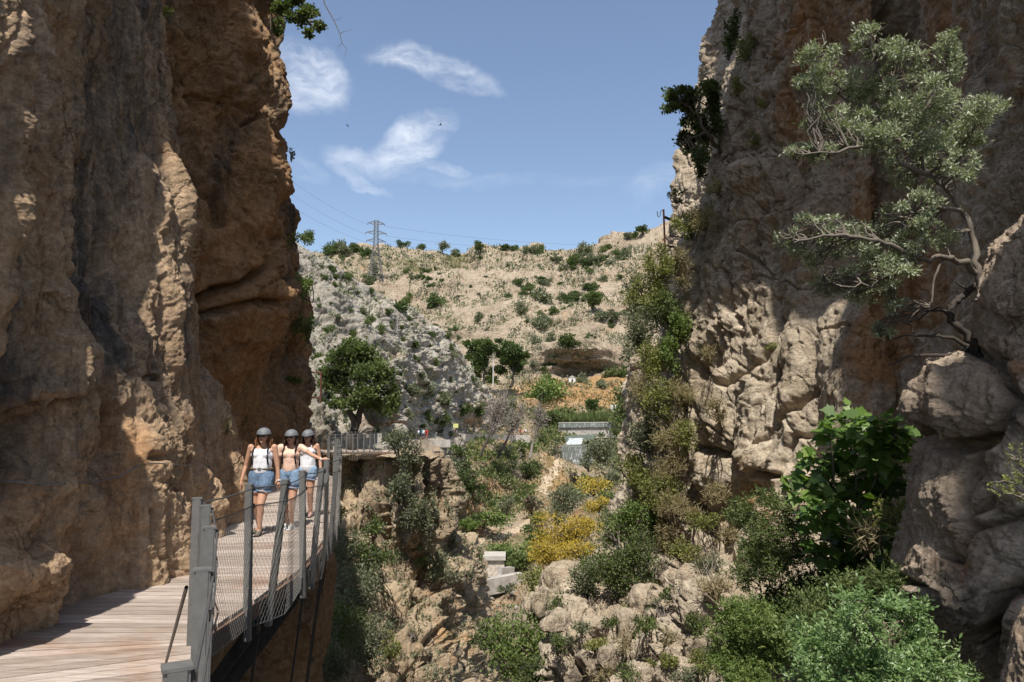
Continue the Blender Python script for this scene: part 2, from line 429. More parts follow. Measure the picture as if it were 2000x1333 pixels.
M = {}
M['wall_left'] = rock_mat('left_wall_rock', (.50, .36, .235), (.38, .27, .175), (.48, .28, .145), (.12, .105, .093), (.30, .21, .12), 1.0, .6, streak=(2.2, 2.2, .22), cream=.55)
M['wall_orange'] = rock_mat('orange_overhang_rock', (.37, .265, .17), (.28, .195, .125), (.40, .235, .12), (.09, .075, .062), (.20, .15, .08), .7, .6, streak=(2.0, 2.0, .5))
M['buttress'] = rock_mat('buttress_rock', (.46, .37, .26), (.36, .28, .19), (.50, .29, .13), (.15, .13, .11), (.20, .18, .09), .45, .7, streak=(2.0, 2.0, .35))
M['wall_right'] = rock_mat('right_wall_rock', (.50, .43, .335), (.39, .32, .235), (.44, .26, .13), (.165, .138, .112), (.22, .18, .09), .8, .7, streak=(2.0, 2.0, .4), cream=.6)
M['boulder'] = rock_mat('near_boulder_rock', (.47, .39, .31), (.36, .28, .205), (.38, .22, .12), (.14, .115, .095), (.10, .10, .055), 1.3, .6, streak=(1.6, 1.6, .8))
M['slope'] = rock_mat('grey_slope_rock', (.53, .495, .42), (.40, .36, .29), (.50, .32, .18), (.20, .19, .17), (.20, .19, .10), .35, .8, streak=(1.2, 1.2, 1.2), bd=.05)
M['hill'] = rock_mat('tan_hill_rock', (.45, .375, .28), (.36, .29, .21), (.46, .29, .14), (.15, .115, .085), (.20, .185, .095), .10, .7, streak=(1, 1, 1.4), bd=.05)
M['blocker'] = M['wall_right']

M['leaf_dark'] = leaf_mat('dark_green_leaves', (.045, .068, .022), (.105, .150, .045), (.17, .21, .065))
M['leaf_green'] = leaf_mat('green_leaves', (.065, .092, .03), (.15, .19, .066), (.22, .25, .09))
M['leaf_bright'] = leaf_mat('bright_green_leaves', (.085, .135, .032), (.185, .25, .072), (.29, .32, .10))
M['leaf_olive'] = leaf_mat('grey_green_leaves', (.10, .115, .065), (.19, .205, .12), (.29, .30, .20), .25)
M['leaf_silver'] = leaf_mat('silvery_olive_leaves', (.20, .23, .13), (.38, .41, .27), (.52, .54, .40), .25, .42, .5)
M['leaf_yellow'] = leaf_mat('yellow_shrub_leaves', (.34, .25, .045), (.58, .44, .08), (.66, .56, .20))
M['leaf_straw'] = leaf_mat('dry_straw_stems', (.22, .175, .095), (.42, .35, .21), (.33, .32, .15))
M['leaf_lime'] = leaf_mat('yellow_green_leaves', (.14, .15, .045), (.27, .28, .09), (.39, .36, .14))
M['leaf_pink'] = leaf_mat('oleander_leaves_and_flowers', (.06, .07, .045), (.14, .12, .08), (.62, .34, .36))
M['leaf_fig'] = leaf_mat('fig_leaves', (.075, .14, .028), (.16, .26, .055), (.24, .33, .09), .4, .45, .4)
M['leaf_pale'] = leaf_mat('pale_glossy_leaves', (.10, .17, .055), (.19, .285, .10), (.30, .385, .17), .25, .4, .5)
M['twig'] = plain('grey_twigs', (.17, .14, .11), .9)
M['bark'] = plain('grey_bark', (.155, .13, .105), .9, bump=.6, scale=30, sc3=(1, 1, .3))
M['bark_dark'] = plain('dark_bark', (.06, .05, .042), .9)
M['bare'] = plain('bare_grey_twigs', (.23, .20, .17), .9)

def wood_mat():
    m, t, p, o = newmat('weathered_planks')
    v = nd(t, 'ShaderNodeTexCoord').outputs['Object']; at = nd(t, 'ShaderNodeAttribute', attribute_name='rnd')
    f = nz(t, v, 3.0, 7, .7, .3, sc3=(1.0, 9.0, 9.0)); g = nz(t, v, .9, 4, .6)
    c = mixn(t, rng(t, f, .3, .75), (.36, .29, .24), (.60, .52, .46))
    c = mixn(t, at.outputs['Fac'], c, mixn(t, 1.0, c, (.60, .58, .56), 'MULTIPLY'))
    c = mixn(t, rng(t, g, .5, .75), c, mixn(t, 1.0, c, (.80, .62, .50), 'MULTIPLY'))
    lk(t, c, p.inputs['Base Color']); p.inputs['Roughness'].default_value = .85
    bp = nd(t, 'ShaderNodeBump', inp={'Strength': .4, 'Distance': .004}); lk(t, f, bp.inputs['Height']); lk(t, bp.outputs[0], p.inputs['Normal'])
    return m
M['wood'] = wood_mat()
M['steel'] = plain('galvanised_steel', (.18, .175, .165), .55, .4, .12, 20, spec=.5)
M['steel_dark'] = plain('dark_steel', (.045, .040, .037), .6, .2, .3, 10)
M['cable'] = plain('steel_cable', (.16, .155, .15), .5, .6, .1, 30)
M['wire'] = plain('wire_net', (.34, .33, .31), .5, .5, .05, 30)
M['rust'] = plain('rusty_iron', (.13, .055, .035), .85, .2, .4, 20, .3)
M['edge_wood'] = plain('brown_edge_timber', (.17, .105, .07), .85, 0, .4, 12, .3, sc3=(1, .2, 3))
M['concrete'] = plain('weathered_concrete', (.40, .37, .33), .9, 0, .25, 1.2, .3)
M['concrete_pale'] = plain('pale_concrete', (.42, .39, .34), .9, 0, .12, 1.5, .2)
M['masonry'] = plain('rubble_masonry', (.42, .36, .29), .95, 0, .35, 2.5, .6)
M['white'] = plain('white_paint', (.72, .70, .66), .7, 0, .08, 4)
M['skin'] = plain('tanned_skin', (.52, .29, .19), .55, 0, .08, 20, spec=.4)
M['skin_pale'] = plain('skin', (.60, .36, .25), .55, 0, .08, 20, spec=.4)
M['hair_dark'] = plain('dark_hair', (.035, .018, .012), .5, 0, .4, 40, .4, sc3=(1, 1, .2))
M['hair_brown'] = plain('brown_hair', (.14, .062, .028), .5, 0, .5, 40, .4, sc3=(1, 1, .2))
M['helmet'] = plain('grey_helmet_shell', (.15, .16, .17), .6, 0, .06, 20, spec=.5)
M['glasses'] = plain('dark_sunglasses', (.012, .010, .010), .12, 0, .0, 5, spec=.8)
M['denim'] = plain('blue_denim', (.17, .25, .36), .9, 0, .25, 26, .4)
M['denim_light'] = plain('washed_denim', (.26, .38, .52), .9, 0, .25, 26, .4)
M['denim_dark'] = plain('mid_blue_denim', (.12, .18, .27), .9, 0, .25, 26, .4)
M['cloth_white'] = plain('white_cotton', (.74, .74, .78), .9, 0, .03, 10, .25)
M['cloth_peach'] = plain('peach_satin', (.74, .50, .38), .55, 0, .05, 10, .25)
M['strap'] = plain('black_strap', (.015, .014, .014), .8, 0, .2, 20)
M['belt'] = plain('brown_leather', (.13, .10, .07), .6, 0, .2, 20)
M['shoe_white'] = plain('white_trainers', (.66, .66, .63), .7, 0, .15, 20)
M['shoe_grey'] = plain('grey_brown_trainers', (.16, .14, .11), .8, 0, .3, 30)
M['shoe_pink'] = plain('pinkish_trainers', (.45, .30, .27), .8, 0, .2, 30)
M['lips'] = plain('lips', (.42, .12, .10), .5)
for nm, c in dict(red=(.55, .06, .04), navy=(.03, .05, .10), lime=(.55, .65, .04), grey=(.25, .26, .28), teal=(.06, .22, .28), black=(.02, .02, .022), pinkish=(.62, .42, .42)).items(): M['cloth_' + nm] = plain(nm + '_cloth', c, .9, 0, .1)
M['sign_yellow'] = plain('pale_yellow_sign_face', (.62, .62, .25), .6, 0, .06)
def water_mat(name, col, white):
    m, t, p, o = newmat(name); v = nd(t, 'ShaderNodeTexCoord').outputs['Object']
    f = nz(t, v, 2.2, 6, .7, .5, sc3=(2.0, 2.0, .22))
    lk(t, mixn(t, rng(t, f, .62 - white * .4, .75 - white * .25), col, (.75, .78, .78)), p.inputs['Base Color']); p.inputs['Roughness'].default_value = .25; p.inputs['Specular IOR Level'].default_value = .5
    return m
M['water_fall'] = water_mat('falling_water', (.13, .14, .12), .22)
M['water_white'] = water_mat('white_water', (.22, .24, .22), .55)
M['water'] = water_mat('stream_water', (.10, .12, .09), .1)
# ---------------------------------------------------------------- the gorge, as big displaced rock sheets
def rowsdef(rows):
    """rows: list of (py, [(px, Y), ...])  or (None, [(px, py, Y), ...])"""
    out = []
    for py, cols in rows:
        out.append([(c[0], py, c[1]) if py is not None else c for c in cols])
    return out

def crease(x, y, pts, w):
    """distance in photo pixels to a polyline -> 1 on the line, 0 away"""
    best = np.full(x.shape, 1e9)
    for (a, b), (c, d) in zip(pts[:-1], pts[1:]):
        L = (c - a) ** 2 + (d - b) ** 2; t = np.clip(((x - a) * (c - a) + (y - b) * (d - b)) / L, 0, 1)
        best = np.minimum(best, np.hypot(x - a - t * (c - a), y - b - t * (d - b)))
    return np.exp(-(best / w) ** 2)
def cracks(P, px, py, L, sd_=3):
    """real open joints carved along lines: ([points], half width px, depth m)"""
    wx = px + 7 * noise(P * 2.2, sd_) ; wy = py + 7 * noise(P * 2.2, sd_ + 1); out = 0
    for pts, w, a in L: out = out - a * crease(wx, wy, pts, w)
    return out
def lin(v, xs, ys): return np.interp(v, xs, ys)

# near left wall -----------------------------------------------------------
silA = ([-1500, -900, -300, -60, 250, 440, 620, 720, 830, 950, 1020, 1120, 1450], [-200, 60, 250, 308, 325, 345, 375, 400, 430, 450, 458, 462, 462])
c95 = ([-1500, -900, -300, -60, 250, 440, 620, 720, 830, 950, 1020, 1105, 1450], [-300, -20, 170, 235, 252, 268, 290, 302, 322, 342, 352, 366, 372])
c78 = ([-900, 0, 500, 1165, 1450], [110, 140, 165, 192, 200])
c63 = ([-900, 0, 500, 1255, 1450], [-40, -12, -8, 2, 0])
rows = []
for py in (-1500, -900, -500, -200, 0, 140, 250, 350, 440, 530, 620, 720, 830, 890, 950, 1020, 1105, 1180, 1255, 1350, 1500):
    s = lin(py, *silA); b = lin(py, *c95); m_ = lin(py, *c78); q = lin(py, *c63)
    lean = lin(py, [-1500, 0, 700, 1250], [1.25, 1.0, 1.0, 1.0])
    foot = sst(1000, 1250, py) * .12
    cave = blobs(np.array(float(m_)), np.array(float(py)), [])
    rows.append((py, [(-2600, 2.2 * lean), (-900, 3.4 * lean), (-330, 4.7 * lean), (q - 60, 5.7 * lean), (q + 50, 6.5 * lean), (m_ - 60, 7.1 * lean), (m_, 7.8 * lean),
                      (b - 50, 8.7 * lean), (b, 9.6 * lean), ((s + b) / 2 + 6, 11.2 * lean), (s - 8, 12.6 * lean), (s, 13.6 * lean), (s - 30, 15.2 * lean), (s - 120, 17 * lean), (s - 330, 19 * lean)]))
def bigA(P, px, py):
    return rel(P, px, py, [(60, 300, 45, 420, -.25), (110, 420, 34, 420, .34), (235, 250, 50, 330, -.22), (300, 400, 22, 380, .18), (30, 850, 60, 90, -.65, -18), (90, 770, 70, 30, .35, -15),
                        (130, 700, 60, 60, .3), (215, 640, 45, 45, -.3), (225, 845, 36, 55, -.38), (150, 930, 45, 130, .22), (280, 950, 30, 26, -.3), (262, 905, 16, 10, -.2),
                        (330, 870, 30, 60, .22), (250, 520, 40, 70, -.28), (190, 530, 30, 60, -.2), (285, 700, 26, 90, .2), (20, 1120, 60, 60, .2), (230, 1090, 24, 60, -.25), (180, 1040, 18, 110, .16), (330, 940, 26, 14, -.18)])
def dispA(P, px, py, st):
    fo = 1 - .75 * sst(1180, 1300, py)
    Q = P * np.array([.8, .8, .17]); Q = Q + .35 * np.stack([noise(P * .35, 3), noise(P * .35, 4), 0 * P[..., 0]], -1)
    if st == 0: return (.30 * (np.abs(noise(Q, 11)) * 2 - .5) + bigA(P, px, py)) * fo
    d = .20 * noise(Q * np.array([2.4, 2.4, 1.6]), 12) + .17 * (np.abs(noise(P * np.array([2.1, 2.1, .22]) + .3 * noise(P * .8, 14)[..., None], 13)) * 2 - .5)
    d += .11 * facet(P * np.array([1.0, 1.0, .30]) + .4 * noise(P * .9, 5)[..., None], 7, .7, .05, .3)
    d += .05 * facet(P * np.array([3.0, 3.0, 2.0]) + .3 * noise(P * 2, 6)[..., None], 6, .8, .05, .2)
    g1, g2, r2 = worley(P * np.array([2.6, 2.6, 1.5]), 9)
    d -= .11 * sst(.42, .05, g1) * sst(.0, .35, noise(P * .6, 10))           # pockets
    d += cracks(P, px, py, [([(166, 760), (208, 775), (229, 812), (226, 850)], 6, .16), ([(0, 980), (35, 900), (60, 850), (110, 790), (150, 770)], 9, .22), ([(262, 905), (285, 902)], 5, .12), ([(300, 970), (320, 962), (345, 975)], 5, .14), ([(322, 880), (345, 872)], 4, .1), ([(283, 738), (292, 748)], 4, .1), ([(262, 1000), (272, 1060), (292, 1100)], 6, .14), ([(120, 505), (160, 560), (175, 700)], 5, .12),
        ([(60, 1010), (20, 1100)], 5, .1), ([(380, 860), (405, 930), (400, 1000)], 5, .14), ([(225, 455), (222, 520), (235, 560)], 5, .14), ([(350, 700), (372, 780), (370, 850)], 4, .1), ([(160, 1040), (168, 1120), (160, 1170)], 5, .1), ([(85, 600), (100, 680), (90, 760)], 4, .08)], 173)
    e = fbm(P * 2.2, 6, 20, .62)
    d += .062 * e + .018 * fbm(P * 9, 4, 30, .6) + .007 * noise(P * 42, 33)
    d *= fo
    return np.where(py > 1000, np.minimum(d, .12), d)
def tintA(P, px, py):
    n = noise(P * .5, 40)
    warm = .20 + .3 * n + blobs(px, py, [(420, 880, 60, 60, .3), (230, 1020, 30, 120, .5), (60, 1000, 80, 200, .25), (240, 850, 30, 60, .35), (110, 300, 40, 500, .22), (160, 100, 40, 300, .35)])
    gray = .16 + blobs(px, py, [(230, 250, 58, 520, .62), (205, 560, 45, 100, .35), (20, 400, 26, 420, .5), (300, 60, 30, 200, .2), (370, 800, 45, 260, .25), (330, 620, 40, 120, .2), (60, 760, 60, 60, .45), (60, 900, 60, 80, .35), (230, 700, 60, 30, .2)])
    gray = gray + .2 * noise(P * np.array([1.2, 1.2, .16]), 41)
    return np.stack([warm, gray, 0 * warm + .05 + blobs(px, py, [(430, 920, 40, 80, .2)])], -1)
sheet('left_cliff', rowsdef(rows), 2.2, dispA, M['wall_left'], tint=tintA)

# second left wall: orange overhang --------------------------------------
silB = ([-1500, -900, -300, -60, 230, 290, 350, 440, 520, 600, 660, 700, 760, 830, 930, 1040, 1150, 1260, 1400], [-200, 150, 420, 522, 524, 540, 560, 562, 574, 582, 580, 572, 578, 578, 590, 636, 634, 618, 604])
rows = []
for py in (-1500, -900, -400, -100, 0, 120, 230, 290, 350, 440, 520, 600, 660, 700, 760, 830, 930, 1000, 1060, 1150, 1260, 1400, 1600):
    s = lin(py, *silB); hi = 1 - sst(300, 900, py)
    lean = lin(py, [-1500, 0, 500], [1.25, 1.05, 1])
    low = sst(980, 1100, py)
    yS = (27 - 10.5 * low) * lean
    rows.append((py, [(min(230, s - 200), 16 * lean), (min(s - 150, 300 + 60 * (1 - hi) + 40 * low), (16.5 - 2 * low) * lean), (min(s - 120, 360 + 90 * (1 - hi)), (17 - 2.6 * low) * lean), (s - 95, (19.5 - 5 * low) * lean), (s - 55, (22 - 7 * low) * lean), (s - 22, (24.5 - 9 * low) * lean),
                      (s - 5, yS - .8), (s, yS + 1), (s - 8, yS + 3), (s - 50, yS + 6), (s - 160, yS + 10)]))
def dispB(P, px, py, st):
    Rm = rotm('Y', 28); Q = P @ Rm.T
    Q2 = Q * np.array([.30, .22, .075]) + .25 * noise(P * .15, 2)[..., None]
    fo = (1 - .8 * sst(860, 940, py) * (1 - sst(1000, 1080, py))) * (.35 + .65 * (1 - sst(900, 1000, py)))
    if st == 0: return fo * (1.2 * (np.abs(noise(Q2, 51)) * 2 - .5) + rel(P, px, py, [(350, 220, 40, 30, -1.8), (365, 300, 30, 60, -1.4), (395, 270, 12, 40, .8), (470, 260, 40, 120, .8), (430, 460, 60, 40, 1.3, -30), (470, 560, 60, 18, -1.6, -30), (500, 580, 45, 28, 1.2, -30),
                        (560, 600, 26, 40, .2), (430, 650, 40, 70, -1.0), (360, 380, 24, 60, -1.2), (530, 520, 20, 60, .8), (450, 120, 50, 100, .7), (390, 100, 18, 120, -.8), (500, 760, 70, 60, -.6)]))
    d = .45 * (np.abs(noise(Q2 * 2.3, 52)) * 2 - .4)
    d += .42 * facet(Q * np.array([.34, .3, .13]) + .35 * noise(P * .3, 6)[..., None], 53, .9, .04, .3)
    d += .28 * facet(Q * np.array([.9, .8, .5]) + .3 * noise(P * .8, 6)[..., None], 56, .9, .04, .25)
    d += cracks(P, px, py, [([(425, 585), (470, 545), (500, 510), (525, 470)], 7, .6), ([(350, 290), (395, 320), (425, 400), (430, 440)], 7, .5), ([(500, 560), (545, 548), (575, 520)], 5, .5), ([(440, 620), (470, 590), (520, 600)], 6, .5), ([(470, 60), (455, 160), (430, 260)], 5, .35), ([(515, 110), (505, 220), (515, 330)], 5, .35), ([(400, 660), (440, 720), (430, 800)], 5, .3)], 175)
    d += .20 * fbm(P * .8, 6, 54, .6) + .06 * fbm(P * 3.2, 4, 57, .6) + .02 * noise(P * 14, 3)
    return d * fo
def tintB(P, px, py):
    warm = .55 + .3 * noise(P * .25, 61) + blobs(px, py, [(480, 480, 90, 120, .25), (450, 760, 80, 120, .2), (620, 1150, 60, 120, -.2)])
    gray = .12 + blobs(px, py, [(500, 80, 20, 200, .3), (350, 240, 40, 60, .3), (430, 300, 16, 160, .35), (555, 450, 26, 150, .55), (560, 720, 30, 100, .25), (360, 400, 30, 60, .25), (620, 1150, 60, 120, .2)])
    return np.stack([warm, gray, 0 * warm], -1)
sheet('orange_cliff', rowsdef(rows), 2.2, dispB, M['wall_orange'], tint=tintB)

# buttress under the far walkway --------------------------------------------
rows = [
 (None, [(540, 880, 66), (600, 880, 60), (650, 882, 58), (700, 881, 57), (760, 881, 54), (800, 880, 53), (840, 880, 54), (862, 884, 58), (850, 870, 66)]),
 (None, [(540, 884, 54), (600, 886, 51), (650, 888, 50.5), (700, 887, 50.5), (760, 886, 47.5), (800, 885, 46.5), (836, 886, 47.5), (858, 892, 50), (846, 884, 60)]),
 (None, [(540, 930, 52), (600, 935, 51), (650, 935, 50.8), (700, 935, 51.5), (755, 935, 48), (800, 935, 46.8), (838, 935, 47.5), (861, 940, 50), (846, 940, 60)]),
 (None, [(540, 1000, 48), (600, 1000, 47), (650, 1000, 48.5), (700, 1000, 50), (750, 1000, 48), (800, 1000, 46.5), (840, 1000, 47.5), (862, 1000, 50), (850, 1000, 62)]),
 (None, [(540, 1060, 44), (600, 1060, 44), (650, 1060, 46), (700, 1060, 48), (750, 1060, 47.5), (800, 1060, 46.5), (850, 1060, 48), (893, 1045, 53), (880, 1040, 66)]),
 (None, [(540, 1110, 41), (600, 1110, 42), (650, 1110, 44), (700, 1110, 46), (760, 1110, 46), (820, 1110, 47), (880, 1105, 49), (934, 1092, 55), (925, 1080, 68)]),
 (None, [(530, 1180, 37), (590, 1180, 38.5), (650, 1180, 41), (710, 1180, 42), (770, 1180, 43), (830, 1180, 44), (885, 1170, 48.5), (925, 1150, 57), (935, 1140, 72)]),
 (None, [(520, 1260, 33), (590, 1260, 36), (650, 1260, 38), (710, 1260, 38), (770, 1260, 39.5), (830, 1250, 41), (880, 1235, 46), (930, 1220, 57), (960, 1215, 76)]),
 (None, [(500, 1350, 29), (580, 1350, 32), (640, 1350, 35), (710, 1350, 34), (780, 1350, 35.5), (840, 1345, 37.5), (900, 1340, 43), (950, 1330, 54), (1000, 1320, 72)]),
 (None, [(480, 1500, 24), (570, 1500, 27), (640, 1500, 30), (710, 1500, 28), (780, 1500, 30), (850, 1500, 32), (900, 1500, 37), (960, 1500, 48), (1010, 1500, 70)])]
def dispM(P, px, py, st):
    up = 1 - sst(1050, 1130, py)
    Q = P * np.array([.30, .22, .07]) + .2 * noise(P * .2, 2)[..., None]
    fo = sst(880, 900, py) * .85 + .15
    if st == 0: return fo * (1.5 * up * (np.abs(noise(Q, 71)) * 2 - .6) + rel(P, px, py, [(800, 960, 14, 60, -1.6), (745, 1000, 16, 90, -2.2), (690, 990, 18, 90, .6), (835, 1000, 10, 120, .9), (808, 1040, 12, 50, 1.2), (770, 1060, 14, 30, .9), (718, 900, 20, 20, -1.2), (860, 1110, 30, 20, -.4), (890, 1190, 22, 14, -1.1), (840, 1180, 14, 24, -1.3), (800, 1290, 40, 40, 1.0), (775, 1230, 18, 24, -1.3)]))
    col = .8 * (np.abs(noise(Q * 2.1, 72)) * 2 - .4)
    Rm = rotm('Y', -38); S = P @ Rm.T
    cl = cracks(P, px, py, [([(748, 900), (745, 960), (752, 1060)], 9, 1.6), ([(806, 915), (812, 960), (800, 1000)], 7, 1.4), ([(845, 960), (838, 1020), (830, 1070)], 6, 1.2), ([(690, 920), (700, 1000), (720, 1060)], 6, .8), ([(640, 1060), (720, 1120), (790, 1200), (830, 1260)], 7, 1.0), ([(760, 1090), (830, 1160), (880, 1230)], 6, .9), ([(700, 1180), (760, 1240), (800, 1330)], 7, .9), ([(840, 1090), (900, 1160), (930, 1220)], 6, .8), ([(668, 930), (660, 1000), (690, 1060)], 5, .6)], 177)
    sl = 1.2 * facet(S * np.array([.50, .28, .12]) + .25 * noise(P * .3, 6)[..., None], 73, .9, .05, .35)
    sl += .75 * facet(S * np.array([1.3, .9, .45]) + .2 * noise(P * .7, 6)[..., None], 74, .9, .06, .3)
    d = col * up + sl * (.45 + .55 * (1 - up))
    d += .30 * fbm(P * .8, 6, 75, .64)
    return (d + cl) * fo
def tintM(P, px, py):
    warm = .10 + .35 * noise(P * .2, 81) + blobs(px, py, [(640, 960, 40, 60, .3), (800, 1080, 60, 60, .2), (780, 950, 40, 60, .3), (870, 1240, 60, 50, .25), (830, 1000, 30, 60, .3)])
    gray = .10 + blobs(px, py, [(850, 930, 14, 60, .5), (745, 1000, 40, 90, .35), (850, 1000, 16, 60, .3), (780, 900, 60, 14, .3), (800, 1290, 60, 40, .3)])
    return np.stack([warm, gray, .12 + .35 * noise(P * .35, 82)], -1)
sheet('rock_buttress', rowsdef(rows), 2.2, dispM, M['buttress'], tint=tintM)

# grey rocky slope behind the far walkway ---------------------------------------
rows = [
 (None, [(480, 1000, 50), (560, 1000, 51), (640, 1000, 53), (700, 1000, 56), (760, 960, 62), (800, 930, 90), (870, 930, 118), (930, 900, 150), (985, 880, 190), (1050, 880, 225)]),
 (None, [(480, 905, 50), (560, 905, 51), (640, 905, 54), (700, 900, 58), (760, 880, 66), (800, 866, 95), (870, 863, 122), (930, 861, 155), (985, 858, 195), (1050, 858, 230)]),
 (None, [(480, 880, 50), (560, 880, 52), (640, 878, 56), (700, 868, 62), (750, 862, 72), (800, 856, 104), (870, 856, 127), (930, 854, 160), (985, 851, 198), (1050, 851, 235)]),
 (None, [(470, 800, 53), (560, 800, 57), (640, 800, 61), (700, 800, 67), (750, 805, 78), (810, 805, 108), (870, 805, 130), (930, 815, 164), (988, 825, 200), (1050, 850, 240)]),
 (None, [(470, 700, 62), (560, 700, 66), (640, 700, 72), (700, 705, 80), (760, 715, 92), (820, 725, 114), (875, 735, 138), (920, 750, 164), (965, 790, 198), (1020, 845, 240)]),
 (None, [(470, 600, 78), (560, 600, 82), (640, 610, 88), (700, 620, 98), (760, 635, 110), (820, 650, 130), (870, 672, 150), (905, 708, 170), (950, 768, 198), (1000, 840, 240)]),
 (None, [(470, 520, 94), (560, 525, 98), (625, 530, 106), (690, 560, 118), (750, 590, 128), (815, 622, 146), (858, 650, 162), (900, 698, 178), (945, 760, 202), (995, 838, 240)]),
 (None, [(470, 455, 104), (560, 470, 106), (605, 492, 114), (680, 542, 126), (745, 578, 138), (810, 615, 154), (856, 645, 168), (898, 694, 184), (942, 756, 208), (990, 836, 244)]),
 (None, [(470, 470, 130), (560, 480, 132), (600, 500, 138), (675, 550, 150), (740, 588, 160), (805, 625, 174), (850, 655, 190), (892, 700, 206), (936, 765, 226), (985, 840, 260)])]
def dispL(P, px, py, st):
    Rm = rotm('Y', 12); S = (P @ Rm.T) * np.array([1, .5, 1.3])
    if st == 0: return rel(P, px, py, [(700, 830, 30, 60, 1.6), (745, 790, 22, 32, 2.2), (790, 840, 12, 10, -1.2), (758, 838, 10, 10, -1.0), (870, 740, 30, 10, -1)]) + .8 * noise(P * .06, 90)
    d = 1.9 * facet(S * np.array([.17, .2, .26]) + .25 * noise(P * .12, 6)[..., None], 91, .7, .08, .35)
    d += 1.1 * facet(S * np.array([.42, .42, .7]) + .2 * noise(P * .3, 7)[..., None], 92, .8, .09, .35)
    d += .38 * facet(S * np.array([1.0, 1.0, 1.5]) + .2 * noise(P * .7, 3)[..., None], 93, .7, .08, .45)
    d += .2 * fbm(P * .6, 4, 94, .6)
    path = np.exp(-((py - 859) / 9.) ** 2) * sst(770, 800, px)
    d *= 1 - .93 * path
    return d * .62
def tintL(P, px, py):
    warm = .12 + .3 * noise(P * .08, 95) + blobs(px, py, [(780, 690, 30, 16, .35), (740, 800, 60, 50, .3), (930, 820, 20, 30, .5), (650, 900, 60, 60, .3)])
    gray = .02 + .1 * noise(P * .2, 96)
    veg = .06 + .3 * noise(P * .1, 97) + blobs(px, py, [(860, 900, 120, 30, .4), (690, 710, 60, 60, .2)])
    pth = np.exp(-((py - 860) / 7.) ** 2) * sst(770, 800, px)
    return np.stack([warm * (1 - pth) + .4 * pth, gray * (1 - pth), veg * (1 - pth)], -1)
sheet('rocky_slope', rowsdef(rows), 1.8, dispL, M['slope'], tint=tintL)

